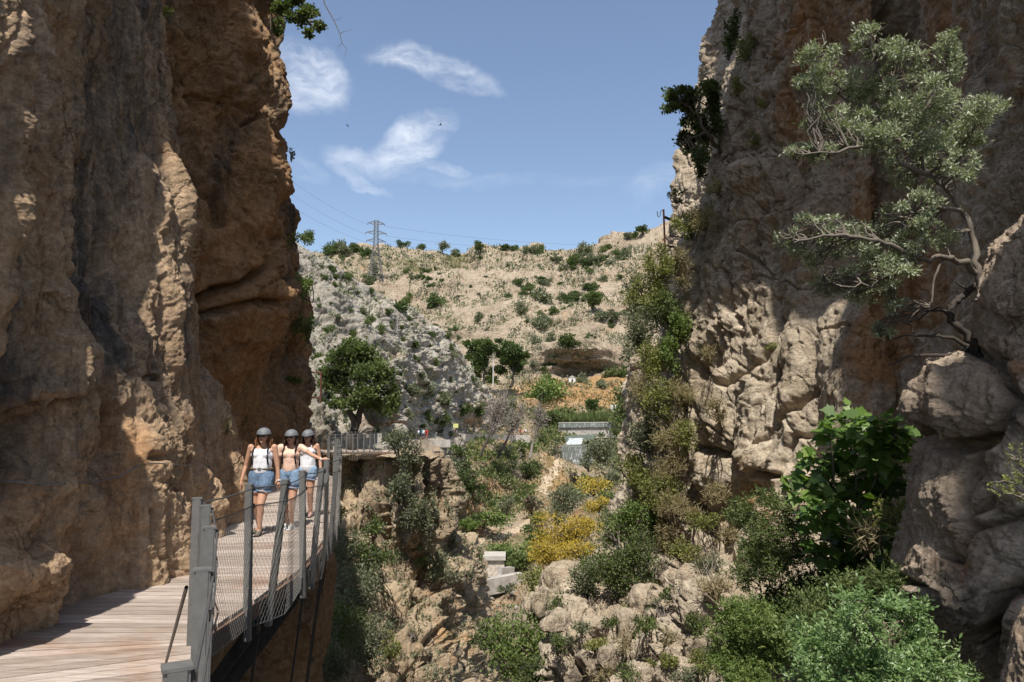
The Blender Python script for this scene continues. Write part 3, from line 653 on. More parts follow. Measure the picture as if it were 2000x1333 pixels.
# valley floor, field, cave band and far hill: one ground sheet to the ridge --------------
PX = [440, 560, 640, 700, 780, 850, 900, 960, 1020, 1080, 1140, 1200, 1260, 1340, 1460, 1640]
def row(*a): return (None, [(PX[i], p[0], p[1]) for i, p in enumerate(a)])
def flat(py, ys): return [(py, y) for y in ys]
rows = [row(*flat(1600, [40, 42, 44, 44, 45, 48, 48, 48, 48, 47, 46, 45, 44, 42, 38, 34])),
        row(*flat(1420, [48, 50, 52, 52, 54, 56, 57, 57, 56, 55, 53, 51, 49, 46, 42, 38])),
        row(*flat(1333, [56, 58, 60, 60, 62, 64, 66, 67, 64, 62, 59, 56, 53, 50, 46, 42])),
        row(*flat(1240, [66, 70, 72, 72, 74, 76, 79, 82, 78, 73, 68, 63, 58, 54, 50, 46])),
        row(*flat(1150, [84, 86, 88, 88, 90, 92, 96, 101, 98, 88, 78, 70, 63, 58, 54, 50])),
        row(*flat(1100, [94, 94, 95, 96, 98, 101, 106, 112, 111, 98, 85, 75, 68, 62, 58, 54])),
        row(*flat(1060, [100, 100, 100, 102, 104, 108, 114, 121, 121, 110, 94, 82, 72, 66, 62, 58])),
        row(*flat(1015, [108, 108, 108, 110, 112, 116, 123, 132, 134, 126, 108, 92, 80, 72, 66, 62])),
        row(*flat(975, [112, 112, 112, 114, 116, 118, 124, 139, 147, 142, 126, 108, 92, 80, 72, 66])),
        row(*flat(930, [116, 116, 116, 118, 118, 120, 126, 143, 156, 166, 168, 150, 130, 110, 92, 80])),
        row(*flat(890, [118, 118, 118, 120, 122, 124, 134, 152, 168, 190, 200, 190, 172, 150, 120, 100])),
        row(*flat(862, [124, 124, 124, 126, 128, 132, 142, 162, 188, 212, 218, 212, 200, 180, 150, 120])),
        row(*flat(840, [150, 150, 150, 152, 154, 158, 168, 184, 208, 222, 226, 224, 218, 205, 180, 150])),
        row(*flat(815, [190, 190, 190, 190, 190, 192, 196, 206, 222, 229, 231, 232, 230, 225, 205, 180])),
        row(*flat(785, [218, 218, 218, 218, 218, 218, 220, 226, 234, 238, 240, 241, 242, 240, 226, 200])),
        row(*flat(750, [250, 250, 250, 250, 250, 250, 250, 252, 254, 256, 258, 260, 262, 262, 250, 225])),
        row((720, 285), (720, 285), (720, 285), (720, 282), (720, 276), (720, 270), (720, 266), (726, 262), (728, 260), (732, 262), (736, 266), (738, 268), (730, 266), (725, 262), (725, 250), (725, 235)),
        row((690, 305), (690, 305), (690, 305), (690, 302), (690, 296), (690, 290), (690, 282), (690, 276), (694, 268), (694, 264), (694, 264), (698, 266), (694, 268), (690, 266), (690, 258), (690, 245)),
        row((655, 330), (655, 330), (655, 328), (655, 325), (655, 320), (655, 312), (655, 305), (655, 296), (660, 284), (668, 272), (668, 272), (670, 274), (665, 276), (660, 276), (655, 270), (650, 262)),
        row((610, 360), (610, 360), (610, 358), (610, 355), (610, 350), (610, 344), (610, 336), (610, 328), (610, 320), (612, 312), (612, 308), (612, 308), (608, 308), (600, 306), (590, 300), (580, 295)),
        row((570, 395), (570, 395), (570, 392), (570, 388), (570, 382), (570, 376), (570, 370), (570, 362), (566, 356), (564, 352), (562, 348), (560, 346), (552, 342), (540, 340), (520, 335), (500, 330)),
        row((545, 420), (545, 420), (545, 418), (545, 412), (545, 405), (545, 398), (544, 392), (542, 386), (540, 382), (538, 374), (536, 370), (530, 366), (515, 362), (500, 358), (480, 352), (460, 348)),
        row((520, 440), (520, 440), (515, 438), (514, 434), (516, 426), (520, 420), (520, 416), (518, 412), (516, 408), (516, 404), (514, 398), (500, 392), (488, 386), (470, 380), (445, 372), (420, 366)),
        row((505, 455), (505, 455), (494, 455), (488, 452), (492, 446), (502, 442), (504, 440), (498, 438), (496, 436), (506, 434), (498, 424), (480, 414), (462, 405), (445, 398), (415, 388), (390, 380)),
        row((500, 470), (500, 470), (488, 470), (483, 470), (486, 466), (496, 465), (499, 464), (489, 462), (489, 462), (503, 460), (495, 445), (468, 432), (450, 420), (432, 412), (400, 400), (370, 392)),
        row((510, 540), (510, 540), (500, 540), (495, 540), (500, 536), (510, 535), (510, 534), (502, 532), (502, 532), (515, 530), (505, 515), (480, 500), (465, 480), (450, 470), (420, 455), (390, 440)),
        row(*[(640, 800)] * 16)]
def bigT(P, px, py):
    return rel(P, px, py, [(1130, 536, 44, 7, -14), (1100, 540, 30, 6, -8), (1135, 522, 60, 8, 5), (880, 541, 20, 6, -11), (848, 545, 10, 4, -7), (1218, 572, 20, 6, -8), (1110, 715, 50, 16, -7), (1140, 730, 60, 9, -10), (1100, 690, 80, 10, 4),
                              (1055, 722, 12, 6, -7), (1040, 630, 22, 4, -7, 25), (1022, 618, 10, 4, -7, 20), (985, 645, 40, 22, 4), (1185, 500, 40, 10, -3), (940, 495, 30, 6, 5), (1060, 494, 20, 5, 4), (1210, 640, 40, 20, 4)], 3.2)
def dispT(P, px, py, st):
    far = sst(820, 760, py)
    low = fbm(P * .012, 5, 101, .5)
    if st == 0: return far * (6.0 * low + 3.0 * noise(P * .03, 102) + bigT(P, px, py)) + (1 - far) * .5 * noise(P * .1, 112)
    P = P * np.array([1, .55, 1.15]); d = 0
    # ledges of bedded rock on the hill
    z = P[..., 2] + 3 * noise(P * np.array([.02, .02, .05]), 103) + P[..., 0] * .06
    led = np.abs(((z / 4.2) % 1) - .5) * 2
    lm = sst(-.05, .4, noise(P * np.array([.03, .03, .09]), 104))
    d += far * (2.2 * sst(.5, .9, led) * lm + .7 * (np.abs(((z / 1.5) % 1) - .5) * 2) * lm)
    d += far * (1.5 * facet(P * np.array([.09, .09, .14]) + .3 * noise(P * .07, 5)[..., None], 106, .7, .05, .3) * sst(-.2, .3, noise(P * .02, 107)) + 1.3 * fbm(P * .10, 6, 105, .62))
    near = 1 - far
    Rm = rotm('Y', -30); S = P @ Rm.T
    fa = facet(S * np.array([.4, .3, .25]) + .3 * noise(P * .3, 6)[..., None], 110, .9, .08, .35)
    rock = blobs(px, py, [(900, 960, 90, 50, 1), (1080, 900, 60, 60, .55), (900, 1260, 90, 110, 1.2), (1000, 1180, 40, 30, .6), (1160, 1180, 120, 120, 1.2), (1230, 850, 80, 50, .7), (1100, 860, 30, 20, .3), (860, 1000, 40, 60, .8), (1100, 790, 90, 12, .25)]).clip(0, 1.2)
    d += near * rock * (1.5 * fa + .45 * fbm(P * .6, 5, 111, .64))
    return d + near * .12 * fbm(P * .8, 4, 113, .6)
def tintT(P, px, py):
    hill = sst(760, 735, py)
    warm = .15 + .22 * noise(P * .03, 121)
    warm = warm * hill + (1 - hill) * (.35 + .2 * noise(P * .08, 122))
    warm += blobs(px, py, [(1140, 775, 110, 28, .8), (1110, 702, 50, 30, -.3), (930, 960, 60, 40, .3), (900, 1240, 60, 50, .35), (1080, 920, 30, 40, .35)])
    gray = -.08 + hill * blobs(px, py, [(1110, 712, 60, 12, .45), (1120, 700, 8, 22, .3), (1160, 712, 7, 20, .3), (1095, 705, 5, 20, .25), (1190, 740, 40, 6, .3), (1130, 536, 44, 8, .2), (1180, 495, 60, 16, .25)])
    veg = .02 + .42 * hill * noise(P * .045, 123) + hill * blobs(px, py, [(840, 505, 260, 16, .5), (1200, 470, 120, 18, .35), (700, 520, 100, 30, .4), (800, 560, 60, 40, .1)]) \
        + (1 - hill) * (blobs(px, py, [(980, 1060, 110, 50, .5), (900, 900, 60, 60, .35), (1200, 1000, 60, 80, .4), (1180, 840, 60, 16, .3)]) + .3 * noise(P * .12, 124))
    # bare earth of the two paths and the dry stream bed
    bare = blobs(px, py, [(1080, 900, 18, 42, 1.3, 12), (1065, 945, 18, 20, 1.2), (1010, 1030, 40, 8, 1.3, -16), (960, 1050, 50, 7, 1.3, -12), (950, 1008, 60, 8, 1.2, -14), (960, 1160, 50, 20, 1.2), (920, 1240, 50, 40, .9)])
    veg = veg - bare
    return np.stack([warm, gray, veg], -1)
sheet('ground', rowsdef(rows), 1.8, dispT, M['hill'], tint=tintT)

# right wall ---------------------------------------------------------------------
silR = ([-1500, -300, 0, 80, 150, 300, 400, 480, 560, 640, 700, 850, 950, 1050, 1110, 1180, 1333, 1600], [1560, 1462, 1440, 1424, 1402, 1374, 1342, 1316, 1302, 1285, 1268, 1252, 1240, 1205, 1160, 1072, 1085, 1100])
silY = ([-1500, 0, 560, 900, 1050, 1110, 1180, 1333, 1600], [36, 34, 34, 33, 31, 28, 24, 20, 17])
rows = []
for py in (-1900, -1300, -800, -400, -150, 0, 80, 150, 230, 300, 400, 480, 560, 640, 700, 780, 850, 910, 980, 1050, 1110, 1180, 1250, 1333, 1450, 1650):
    s = lin(py, *silR) + 26; y = lin(py, *silY); k = sst(900, 1250, py); up = 1 - sst(100, 600, py)
    low = lambda a, b: a + (b - a) * k
    ln = 1 - sst(430, 930, py)
    rows.append((py, [(s - 60, y + 14), (s - 12, y + 6), (s - 2, y + 2.2), (s + 4, y),
        (low(max(s + 40, 1400 + 60 * up), s + 60), low(27.6 + 1.6 * ln, y - 1.5)), (low(1470 + 40 * up, s + 130), low(25.6 + 2.0 * ln, y - 3)), (low(1560, 1400), low(23.6 + 2.0 * ln, 15.5)),
        (low(1640, 1520), low(22.0 + 1.6 * ln, 13.5)), (low(1700, 1600), low(20.9 + 1.2 * ln, 12.5)), (low(1760, 1700), low(21.6 + .8 * ln, 12.8)), (low(1850, 1800), low(18.6 + .3 * ln, 12.8)), (1930, low(14.5, 12)), (2030, 11.5), (2300, 9.5), (3000, 7.2), (5200, 4.5), (14000, 1.2 + .8)]))
def bigR(P, px, py):
    return rel(P, px, py, [(1600, 300, 60, 150, -1.1), (1690, 380, 30, 150, .9), (1545, 250, 30, 160, .5), (1640, 420, 20, 120, -.5), (1480, 560, 60, 20, .7), (1620, 700, 60, 120, .3), (1500, 740, 14, 60, -.7, 35), (1440, 700, 12, 40, -.6, 20),
                        (1490, 905, 50, 40, 1.0), (1500, 960, 60, 16, -1.3), (1430, 850, 12, 60, -.8), (1400, 1000, 50, 40, -.5), (1390, 1060, 40, 30, .8), (1440, 1090, 20, 60, -.9, -25), (1380, 1120, 50, 12, -.8), (1350, 1180, 40, 20, .7), (1750, 350, 50, 260, -.5), (1860, 200, 60, 200, .4),
                        (1480, 20, 30, 60, .5), (1530, 30, 14, 80, -.6), (1740, 60, 20, 80, -.5, 30), (1780, 640, 40, 140, .3), (1440, 420, 70, 120, -.35), (1410, 520, 8, 40, -.6)])
def dispR(P, px, py, st):
    Q = P * np.array([.30, .30, .10]) + .25 * noise(P * .2, 2)[..., None]
    if st == 0: return .9 * (np.abs(noise(Q, 131)) * 2 - .5) + bigR(P, px, py)
    d = 0
    right = sst(1500, 1640, px) * (1 - sst(980, 1100, py)); blk = 1 - .75 * right
    Rm = rotm('Y', 22); S = P @ Rm.T
    face = blobs(px, py, [(1540, 640, 110, 110, 1), (1440, 720, 90, 130, .8), (1600, 820, 90, 120, .9), (1500, 850, 60, 90, .6)]).clip(0, 1); sm = 1 - .5 * face
    d += blk * sm * .62 * facet(S * np.array([.38, .30, .20]) + .35 * noise(P * .35, 6)[..., None], 132, .6, .05, .35)
    d += blk * sm * .34 * facet(S * np.array([1.0, .9, .6]) + .25 * noise(P * .9, 7)[..., None], 133, .7, .05, .3)
    d += .13 * facet(S * np.array([2.9, 2.6, 1.9]) + .25 * noise(P * 2, 7)[..., None], 137, .9, .06, .25) * (1 - .5 * right)
    d += cracks(P, px, py, [([(1409, 598), (1431, 627)], 5, .4), ([(1402, 750), (1427, 731), (1446, 716), (1480, 700), (1490, 681)], 6, .6), ([(1456, 875), (1490, 850), (1540, 806), (1590, 762)], 5, .5), ([(1477, 927), (1505, 936), (1534, 931)], 6, .6), ([(1552, 856), (1540, 900), (1527, 962)], 6, .6),
        ([(1518, 612), (1521, 669), (1490, 750), (1459, 869)], 4, .35), ([(1365, 872), (1409, 887), (1446, 908), (1470, 960)], 8, .8), ([(1345, 985), (1396, 1044), (1427, 1085), (1440, 1110)], 9, .8), ([(1321, 1122), (1365, 1131), (1392, 1146)], 7, .6), ([(1596, 646), (1630, 640), (1671, 634)], 3, .2), ([(1565, 852), (1596, 841)], 5, .3),
        ([(1290, 720), (1330, 800), (1320, 880)], 6, .5), ([(1340, 640), (1360, 740), (1350, 820)], 5, .4), ([(1300, 1050), (1340, 1070), (1345, 1150)], 8, .6), ([(1400, 520), (1412, 560), (1404, 590)], 5, .5), ([(1740, 20), (1765, 90), (1720, 180)], 6, .4), ([(1470, 30), (1480, 130), (1440, 260), (1420, 400)], 4, .3), ([(1560, 130), (1500, 190), (1460, 270)], 5, .3)], 171)
    lo = sst(1080, 1180, py) * (1 - sst(1380, 1460, px))
    b1, b2, r4 = worley(P * np.array([.75, .7, .8]), 135)
    d += lo * (.55 * (.55 - b1).clip(-.3, 1) + .3 * (r4 - .5) - .30 * (1 - sst(0, .1, b2 - b1)))
    h1, h2, r3 = worley(P * np.array([2.8, 2.8, 2.0]), 134)
    d -= .12 * sst(.4, .05, h1) * sst(0, .4, noise(P * .5, 9))
    d += (.17 - .08 * face) * fbm(P * .9, 7, 136, .63)
    return d
def tintR(P, px, py):
    n = noise(P * .3, 141)
    warm = .12 + .25 * n + blobs(px, py, [(1740, 600, 60, 140, .65), (1600, 60, 120, 120, .45), (1560, 240, 60, 140, .5), (1800, 500, 90, 160, .35), (1660, 400, 40, 120, .3), (1850, 150, 120, 200, .35), (1480, 820, 60, 40, .15), (1450, 980, 80, 40, .35), (1440, 470, 100, 90, .15), (1480, 1000, 40, 80, .3), (1700, 700, 40, 90, .4), (1480, 700, 110, 150, -.35), (1250, 1200, 150, 120, -.3)])
    gray = .06 + blobs(px, py, [(1440, 300, 60, 220, .28), (1560, 430, 60, 90, .3), (1900, 60, 60, 200, .35), (1850, 350, 60, 160, .4), (1400, 560, 50, 120, .15), (1360, 900, 50, 60, .25), (1600, 200, 8, 100, .3), (1720, 660, 20, 40, .4), (1510, 640, 10, 60, .2)]) + .12 * noise(P * np.array([.9, .9, .2]), 142)
    veg = -.02 + .25 * noise(P * .4, 143) + blobs(px, py, [(1340, 480, 60, 120, .35), (1330, 700, 60, 200, .3), (1280, 1000, 60, 90, .4), (1440, 150, 40, 160, .2), (1400, 980, 100, 200, .1)])
    return np.stack([warm, gray, veg], -1)
sheet('right_cliff', rowsdef(rows), 2.2, dispR, M['wall_right'], tint=tintR)

# near boulders on the right --------------------------------------------------------
silN = ([200, 300, 360, 420, 480, 540, 600, 690, 720, 760, 800, 870, 900, 960, 1020, 1080, 1150, 1200, 1260, 1333, 1450], [2110, 2070, 2030, 1985, 1950, 1930, 1924, 1914, 1850, 1800, 1784, 1800, 1802, 1786, 1775, 1765, 1738, 1780, 1830, 1900, 1960])
rows = []
for py in (150, 230, 300, 360, 420, 480, 540, 600, 660, 700, 730, 760, 800, 850, 900, 960, 1020, 1080, 1150, 1200, 1260, 1333, 1420, 1550):
    s = lin(py, *silN); b = sst(360, 150, py) * 3
    rows.append((py, [(s + 160, 12 + b), (s + 50, 9.6 + b), (s + 12, 8.4 + b), (s, 7.6 + b), (s + 14, 6.9 + b), (s + 60, 6.4 + b), (s + 130, 6.0 + b), (max(s + 190, 2010), 5.6 + b), (2150, 5.2 + b), (2500, 4.6 + b), (3400, 3.6 + b)]))
def dispN(P, px, py, st):
    if st == 0: return .16 * noise(P * .7, 152) + blobs(px, py, [(1850, 960, 40, 70, .14), (1960, 560, 30, 60, .12), (1850, 820, 40, 40, .1), (1960, 930, 50, 60, .1)])
    wx = px + 14 * noise(P * 1.6, 150); wy = py + 14 * noise(P * 1.6, 151)
    d = .07 * noise(P * 1.7, 153)
    for pts, w, a in [([(1930, 600), (1960, 640), (2010, 600)], 10, -.10), ([(1914, 690), (1950, 700), (1965, 760), (2000, 790), (2030, 800)], 11, -.28), ([(1780, 830), (1830, 875), (1895, 872), (1935, 860), (1960, 800), (1968, 740)], 10, -.38),
                      ([(1895, 872), (1880, 930), (1870, 1000), (1885, 1030), (1865, 1080), (1830, 1070)], 7, -.20), ([(1885, 1030), (1960, 1010), (2030, 990)], 6, -.12), ([(1740, 1120), (1800, 1150), (1880, 1230), (1960, 1333)], 9, -.22), ([(1990, 1130), (1940, 1180), (1925, 1250), (1935, 1333)], 12, -.34), ([(1830, 730), (1850, 800), (1840, 860)], 10, .08), ([(1940, 860), (1925, 960), (1880, 1010)], 7, -.16)]:
        d += a * crease(wx, wy, pts, w)
    d += .075 * fbm(P * 2.6, 7, 155, .62) + .010 * fbm(P * 16, 3, 158, .6)
    f1, f2, r = worley(P * np.array([1.4, 1.4, 1.1]) + .4 * noise(P, 5)[..., None], 157)
    d += .07 * facet(P * np.array([1.9, 1.9, 1.5]) + .25 * noise(P, 5)[..., None], 159, .7, .04, .3)
    return d + .05 * (r - .5) * sst(0, .2, f2 - f1) - .03 * (1 - sst(0, .05, f2 - f1))
def tintN(P, px, py):
    warm = .05 + .3 * noise(P * .9, 161) + blobs(px, py, [(1990, 720, 30, 40, .4), (1990, 900, 30, 200, .2), (1850, 1100, 90, 60, .25)])
    gray = .1 + .15 * noise(P * .8, 162) + blobs(px, py, [(1980, 820, 30, 40, .3), (1900, 1170, 80, 60, .25), (1960, 1000, 40, 30, .15)])
    return np.stack([warm, gray, blobs(px, py, [(1830, 1130, 40, 40, .6), (1780, 1010, 20, 60, .3)]) - .1], -1)
tag(sheet('near_boulder', rowsdef(rows), 2.0, dispN, M['boulder'], tint=tintN, kind='structure'))

rows = []
for py in (1120, 1165, 1190, 1240, 1290, 1340, 1420, 1520):
    s = lin(py, [1120, 1165, 1190, 1240, 1290, 1340, 1520], [2040, 2015, 2000, 1975, 1962, 1955, 1950])
    rows.append((py, [(s + 60, 5.2), (s + 15, 4.6), (s, 4.2), (s + 20, 3.9), (2080, 3.6), (2300, 3.2), (2800, 2.8)]))
def dispO(P, px, py, st): return .04 * noise(P * 3, 1) if st == 0 else .012 * fbm(P * 9, 4, 2, .6, ridged=True)
sheet('foreground_rock', rowsdef(rows), 2.5, dispO, M['boulder'], tint=lambda P, px, py: np.stack([.05 + .2 * noise(P, 3), .05 + .2 * noise(P, 4), 0 * px - .1], -1), kind='structure')
# ---------------------------------------------------------------- unseen slabs added above and behind the camera, shaped to shade both walls
def overhang(name, ring, z0, z1, seed, label_mat):
    """a thick unseen slab, shaped to cast shade, whose underside follows the outline ring [(x,y)]"""
    n = 220; P = np.array(ring, float); P = np.vstack([P, P[:1]])
    L = np.concatenate([[0], np.cumsum(np.hypot(*np.diff(P, axis=0).T))]); t = np.linspace(0, L[-1], n, endpoint=False)
    x = np.interp(t, L, P[:, 0]); y = np.interp(t, L, P[:, 1]); cx, cy = x.mean(), y.mean()
    Vs = []; hs = [z0 - .6, z0, z0 + .6, z0 + 1.6, z0 + 3, z1]; sc = [.975, .99, 1, 1, .99, .96]      # its flanks lean back as the sun stands
    for h, k in zip(hs, sc): Vs.append(np.stack([cx + (x - cx) * k + (h - z0) * sd.x / sd.z, cy + (y - cy) * k + (h - z0) * sd.y / sd.z, np.full(n, h)], -1))
    V = np.concatenate(Vs); V[:, :2] += .5 * np.stack([fbm(V * .5, 4, seed), fbm(V * .5, 4, seed + 9)], -1)
    F = []
    for r in range(len(hs) - 1):
        for i in range(n): F.append((r * n + i, r * n + (i + 1) % n, (r + 1) * n + (i + 1) % n, (r + 1) * n + i))
    me = bpy.data.meshes.new(name); me.from_pydata(V.tolist(), [], F + [tuple(range(n - 1, -1, -1)), tuple(range((len(hs) - 1) * n, len(hs) * n))])
    return tag(link(name, me, mat=label_mat), kind='structure')
sdir = np.array(sd)
ZT = 32
def up_to(p, z):
    p = np.array(p); t = (z - p[2]) / sdir[2]; return tuple((p + sdir * t)[:2])
Z0 = 27.0
edge = [(1330, -60, 34), (1296, 545, 33), (1345, 606, 31), (1400, 604, 27), (1440, 560, 25), (1500, 556, 23), (1530, 600, 22), (1600, 630, 19.5), (1640, 560, 18), (1655, 330, 18), (1690, 200, 17), (1722, 250, 17), (1712, 560, 16.6), (1688, 650, 16.6), (1690, 830, 15.5), (1730, 850, 15), (1800, 700, 16), (1900, 500, 15), (2050, 300, 12), (2300, 0, 10)]
def on(a, b, c):
    h = hit(a, b, ('right_cliff',)) if 0 < b < 1333 and a < 1760 else None
    return h[0] if h and abs(h[0].y - c) < 7 else W(a, b, c)
ring = [up_to(on(a, b, c), Z0) for a, b, c in edge]  # slab outline: the wanted shadow edge carried up along the sun
if 1:
    last = ring[-1]; ring += [(last[0] + 8, last[1]), (40, 8), (40, 30)]
    overhang('right_shade_slab', ring, Z0, ZT, 5, M['blocker'])  # added out of view to shade the upper right wall
def rim(pts, extra): return [up_to(p, Z0) for p in pts] + extra
overhang('shade_slab', rim([(3.45, 5.0, -2.6), (3.5, 6.2, -1.5), (3.9, 6.6, 1.5), (5, 6.5, 2.6)], [(12, -6.5), (16, -14), (14, -40), (1.0, -40), (1.4, -14)]), Z0, ZT, 8, M['blocker'])  # unseen slab added to shade the near boulders
overhang('shade_slab', rim([(-4.75, 7.0, 5), (-4.7, 6.3, .8), (-4.55, 6.9, -1.88), (-4.0, 5.1, -1.88), (-3.6, 4.3, -1.88)], [(-4.6, -40), (-30, -40), (-30, -6)]), Z0, ZT, 11, M['blocker'])  # unseen slab added to shade the left wall and the deck corner
overhang('shade_slab', [(-6.3, -2.2), (-6.7, 0), (-6.95, 3), (-7.2, 7), (-8.2, 11), (-9.5, 14), (-10.4, 19), (-24, 19), (-24, -2.5)], Z0, ZT, 14, M['blocker'])  # another added slab, keeps the sun off the orange cliff
# ---------------------------------------------------------------- plants
RS = np.random.default_rng(7)
def unit(n, rs=None):
    v = (rs or RS).normal(size=(n, 3)); return v / np.linalg.norm(v, axis=1, keepdims=True)

def leaves(pos, axis, size, aspect, rs, fold=.25, val=None):
    """rhombic folded leaves at pos pointing along axis -> V, F, rnd"""
    n = len(pos); side = np.cross(axis, unit(n, rs)); side /= np.linalg.norm(side, axis=1, keepdims=True) + 1e-9
    up = np.cross(side, axis); s = (size * rs.uniform(.65, 1.25, n))[:, None]
    w = s * aspect * .5
    V = np.stack([pos, pos + axis * s * .5 + side * w + up * w * fold, pos + axis * s, pos + axis * s * .5 - side * w + up * w * fold], 1).reshape(-1, 3)
    F = np.arange(n * 4).reshape(n, 4)
    r = rs.uniform(0, 1, n) if val is None else np.clip(val + rs.uniform(-.25, .25, n), 0, 1)
    return V, F, np.repeat(r, 4)

def crown_points(n, blobs_, rs, shell=.55):
    """points filling a set of ellipsoidal leaf clumps"""
    c = np.array([b[0] for b in blobs_], float); r = np.array([b[1] for b in blobs_], float)
    w = r.prod(1) ** (2 / 3); k = rs.choice(len(c), n, p=w / w.sum())
    d = unit(n, rs); rad = rs.uniform(0, 1, n) ** shell
    rad *= 1 + .38 * rs.normal(size=n) * (rs.uniform(size=n) > .55)
    return c[k] + d * r[k] * rad[:, None], d, k

def foliage_mesh(name, n, blobs_, size, aspect, seed, shell=.45):
    rs = np.random.default_rng(seed); p, d, k = crown_points(n, blobs_, rs, shell)
    ax = d * .7 + unit(n, rs) * .8 + np.array([0, 0, .25]); ax /= np.linalg.norm(ax, axis=1, keepdims=True)
    V, F, r = leaves(p, ax, np.full(n, size), aspect, rs, val=rs.uniform(.2, .75, len(blobs_))[k])
    me = npmesh(name, V, F, False); vattr(me, 'rnd', r); return me

def tubes(name, L, sides=5):
    """tapered tubes: list of (points, r0, r1)"""
    Vs, Fs, o = [], [], 0
    for pts, r0, r1 in L:
        P = np.array(pts, float); n = len(P)
        if n < 2: raise ValueError(name)
        T = np.gradient(P, axis=0); T /= np.linalg.norm(T, axis=1, keepdims=True) + 1e-9
        ref = np.array([0, 0, 1.]) if abs(T[:, 2]).mean() < .8 else np.array([1., 0, 0])
        A = np.cross(T, ref); A /= np.linalg.norm(A, axis=1, keepdims=True) + 1e-9; B = np.cross(T, A)
        r = (np.linspace(r0, r1, n) if np.isscalar(r0) and np.isscalar(r1) else np.array(r0))[:, None]
        ring = [P + r * (A * math.cos(2 * math.pi * k / sides) + B * math.sin(2 * math.pi * k / sides)) for k in range(sides)]
        V = np.stack(ring, 1).reshape(-1, 3); Vs.append(V)
        i = np.arange(n - 1)[:, None] * sides + np.arange(sides)[None]; j = np.arange(n - 1)[:, None] * sides + (np.arange(sides)[None] + 1) % sides
        Fs.append((np.stack([i, j, j + sides, i + sides], -1).reshape(-1, 4)) + o); o += len(V)
    return npmesh(name, np.concatenate(Vs), np.concatenate(Fs))

def wig(a, b, n, amp, rs, sag=0.0):
    a = np.array(a, float); b = np.array(b, float); t = np.linspace(0, 1, n)[:, None]; L = np.linalg.norm(b - a)
    p = a + (b - a) * t; nn = rs.normal(size=(n, 3)) * amp * L; nn[0] = nn[-1] = 0
    nn = (nn + np.roll(nn, 1, 0)) * .6; nn[0] = nn[-1] = 0
    p = p + nn; p[:, 2] += sag * L * 4 * (t * (1 - t))[:, 0]; return p

LEAFK = {'dark': ('leaf_dark', 'twig', .75), 'green': ('leaf_green', 'twig', .7), 'bright': ('leaf_bright', 'twig', .75), 'olive': ('leaf_olive', 'bark', .42), 'lime': ('leaf_lime', 'twig', .6),
         'yellow': ('leaf_yellow', 'twig', .35), 'straw': ('leaf_straw', 'leaf_straw', .12), 'pink': ('leaf_pink', 'twig', .5), 'bare': (None, 'bare', 0)}
NB = [0]
def shrub(px, py, rx, ry, kind, label, Y=None, only=None, name='shrub', cat='shrub', group=None, dens=1.0, out=.35, leaf=None, base=None, back=0.0):
    """a bush whose clump covers the ellipse (px,py,rx,ry) of the photograph, rooted on the rock behind or below it"""
    NB[0] += 1; rs = np.random.default_rng(1000 + NB[0])
    if Y is None:
        h = hit(px, py, only) or hit(px, py + ry * .8, only)
        Y = h[0][1] if h else 30
    c0 = W(px, py, Y); s = Y / FPX; wx, wz = rx * s, ry * s; wy = (wx + wz) * .45
    c = W(px, py, max(Y - wy * out + back, .5))
    bpos = Vector(base) if base is not None else None
    if bpos is None:
        h = hit(px + rs.uniform(-.2, .2) * rx, py + ry * .75, only)
        bpos = h[0] if h and abs(h[0][1] - Y) < 3 * (wx + wz) + 1 else Vector((c0.x, c0.y + wy * .3, c0.z - wz * .8))
    root = empty(name, bpos, label, cat, group)
    K = int(np.clip(4 + rx * ry / 160, 5, 26)); bl = []; cc = np.array(c - bpos)
    for i in range(K):
        d = unit(1, rs)[0] * rs.uniform(.25, 1.0) ** .6; q = rs.uniform(.2, .48)
        bl.append((cc + d * np.array([wx, wy, wz]) * (1 - q * .6), np.array([wx, wy, wz]) * q))
    lm, bm, asp = LEAFK[kind]; px1 = Y / 739.0
    size = leaf or max(.028, 2.6 * px1)
    if kind in ('olive', 'yellow', 'pink'): size *= 1.25
    if kind == 'straw': size = max(.16, 5 * px1)
    area = math.pi * wx * wz; n = int(np.clip(2.0 * dens * area / (size * size * max(asp, .25) * .5), 40, 9000 if Y < 20 else 5000))
    if lm:
        me = foliage_mesh('foliage', n, bl, size, asp, 5000 + NB[0]); link('foliage', me, root, M[lm])
    L = []
    br = max(.012, min(.05 * (wx + wz), .5 * px1 + .02 * (wx + wz)))
    for b in bl[:14 if kind != 'bare' else 26]:
        p = wig((0, 0, 0), b[0], 6, .06, rs, .05); L.append((p, br * .8, br * .25))
        for _ in range(3 if kind != 'bare' else 9):
            q = p[rs.integers(2, 6)]; L.append((wig(q, b[0] + unit(1, rs)[0] * b[1] * 1.05, 4, .08, rs), br * .3, br * .1))
    link('branches', tubes('branches', L, 4), root, M[bm])
    return root

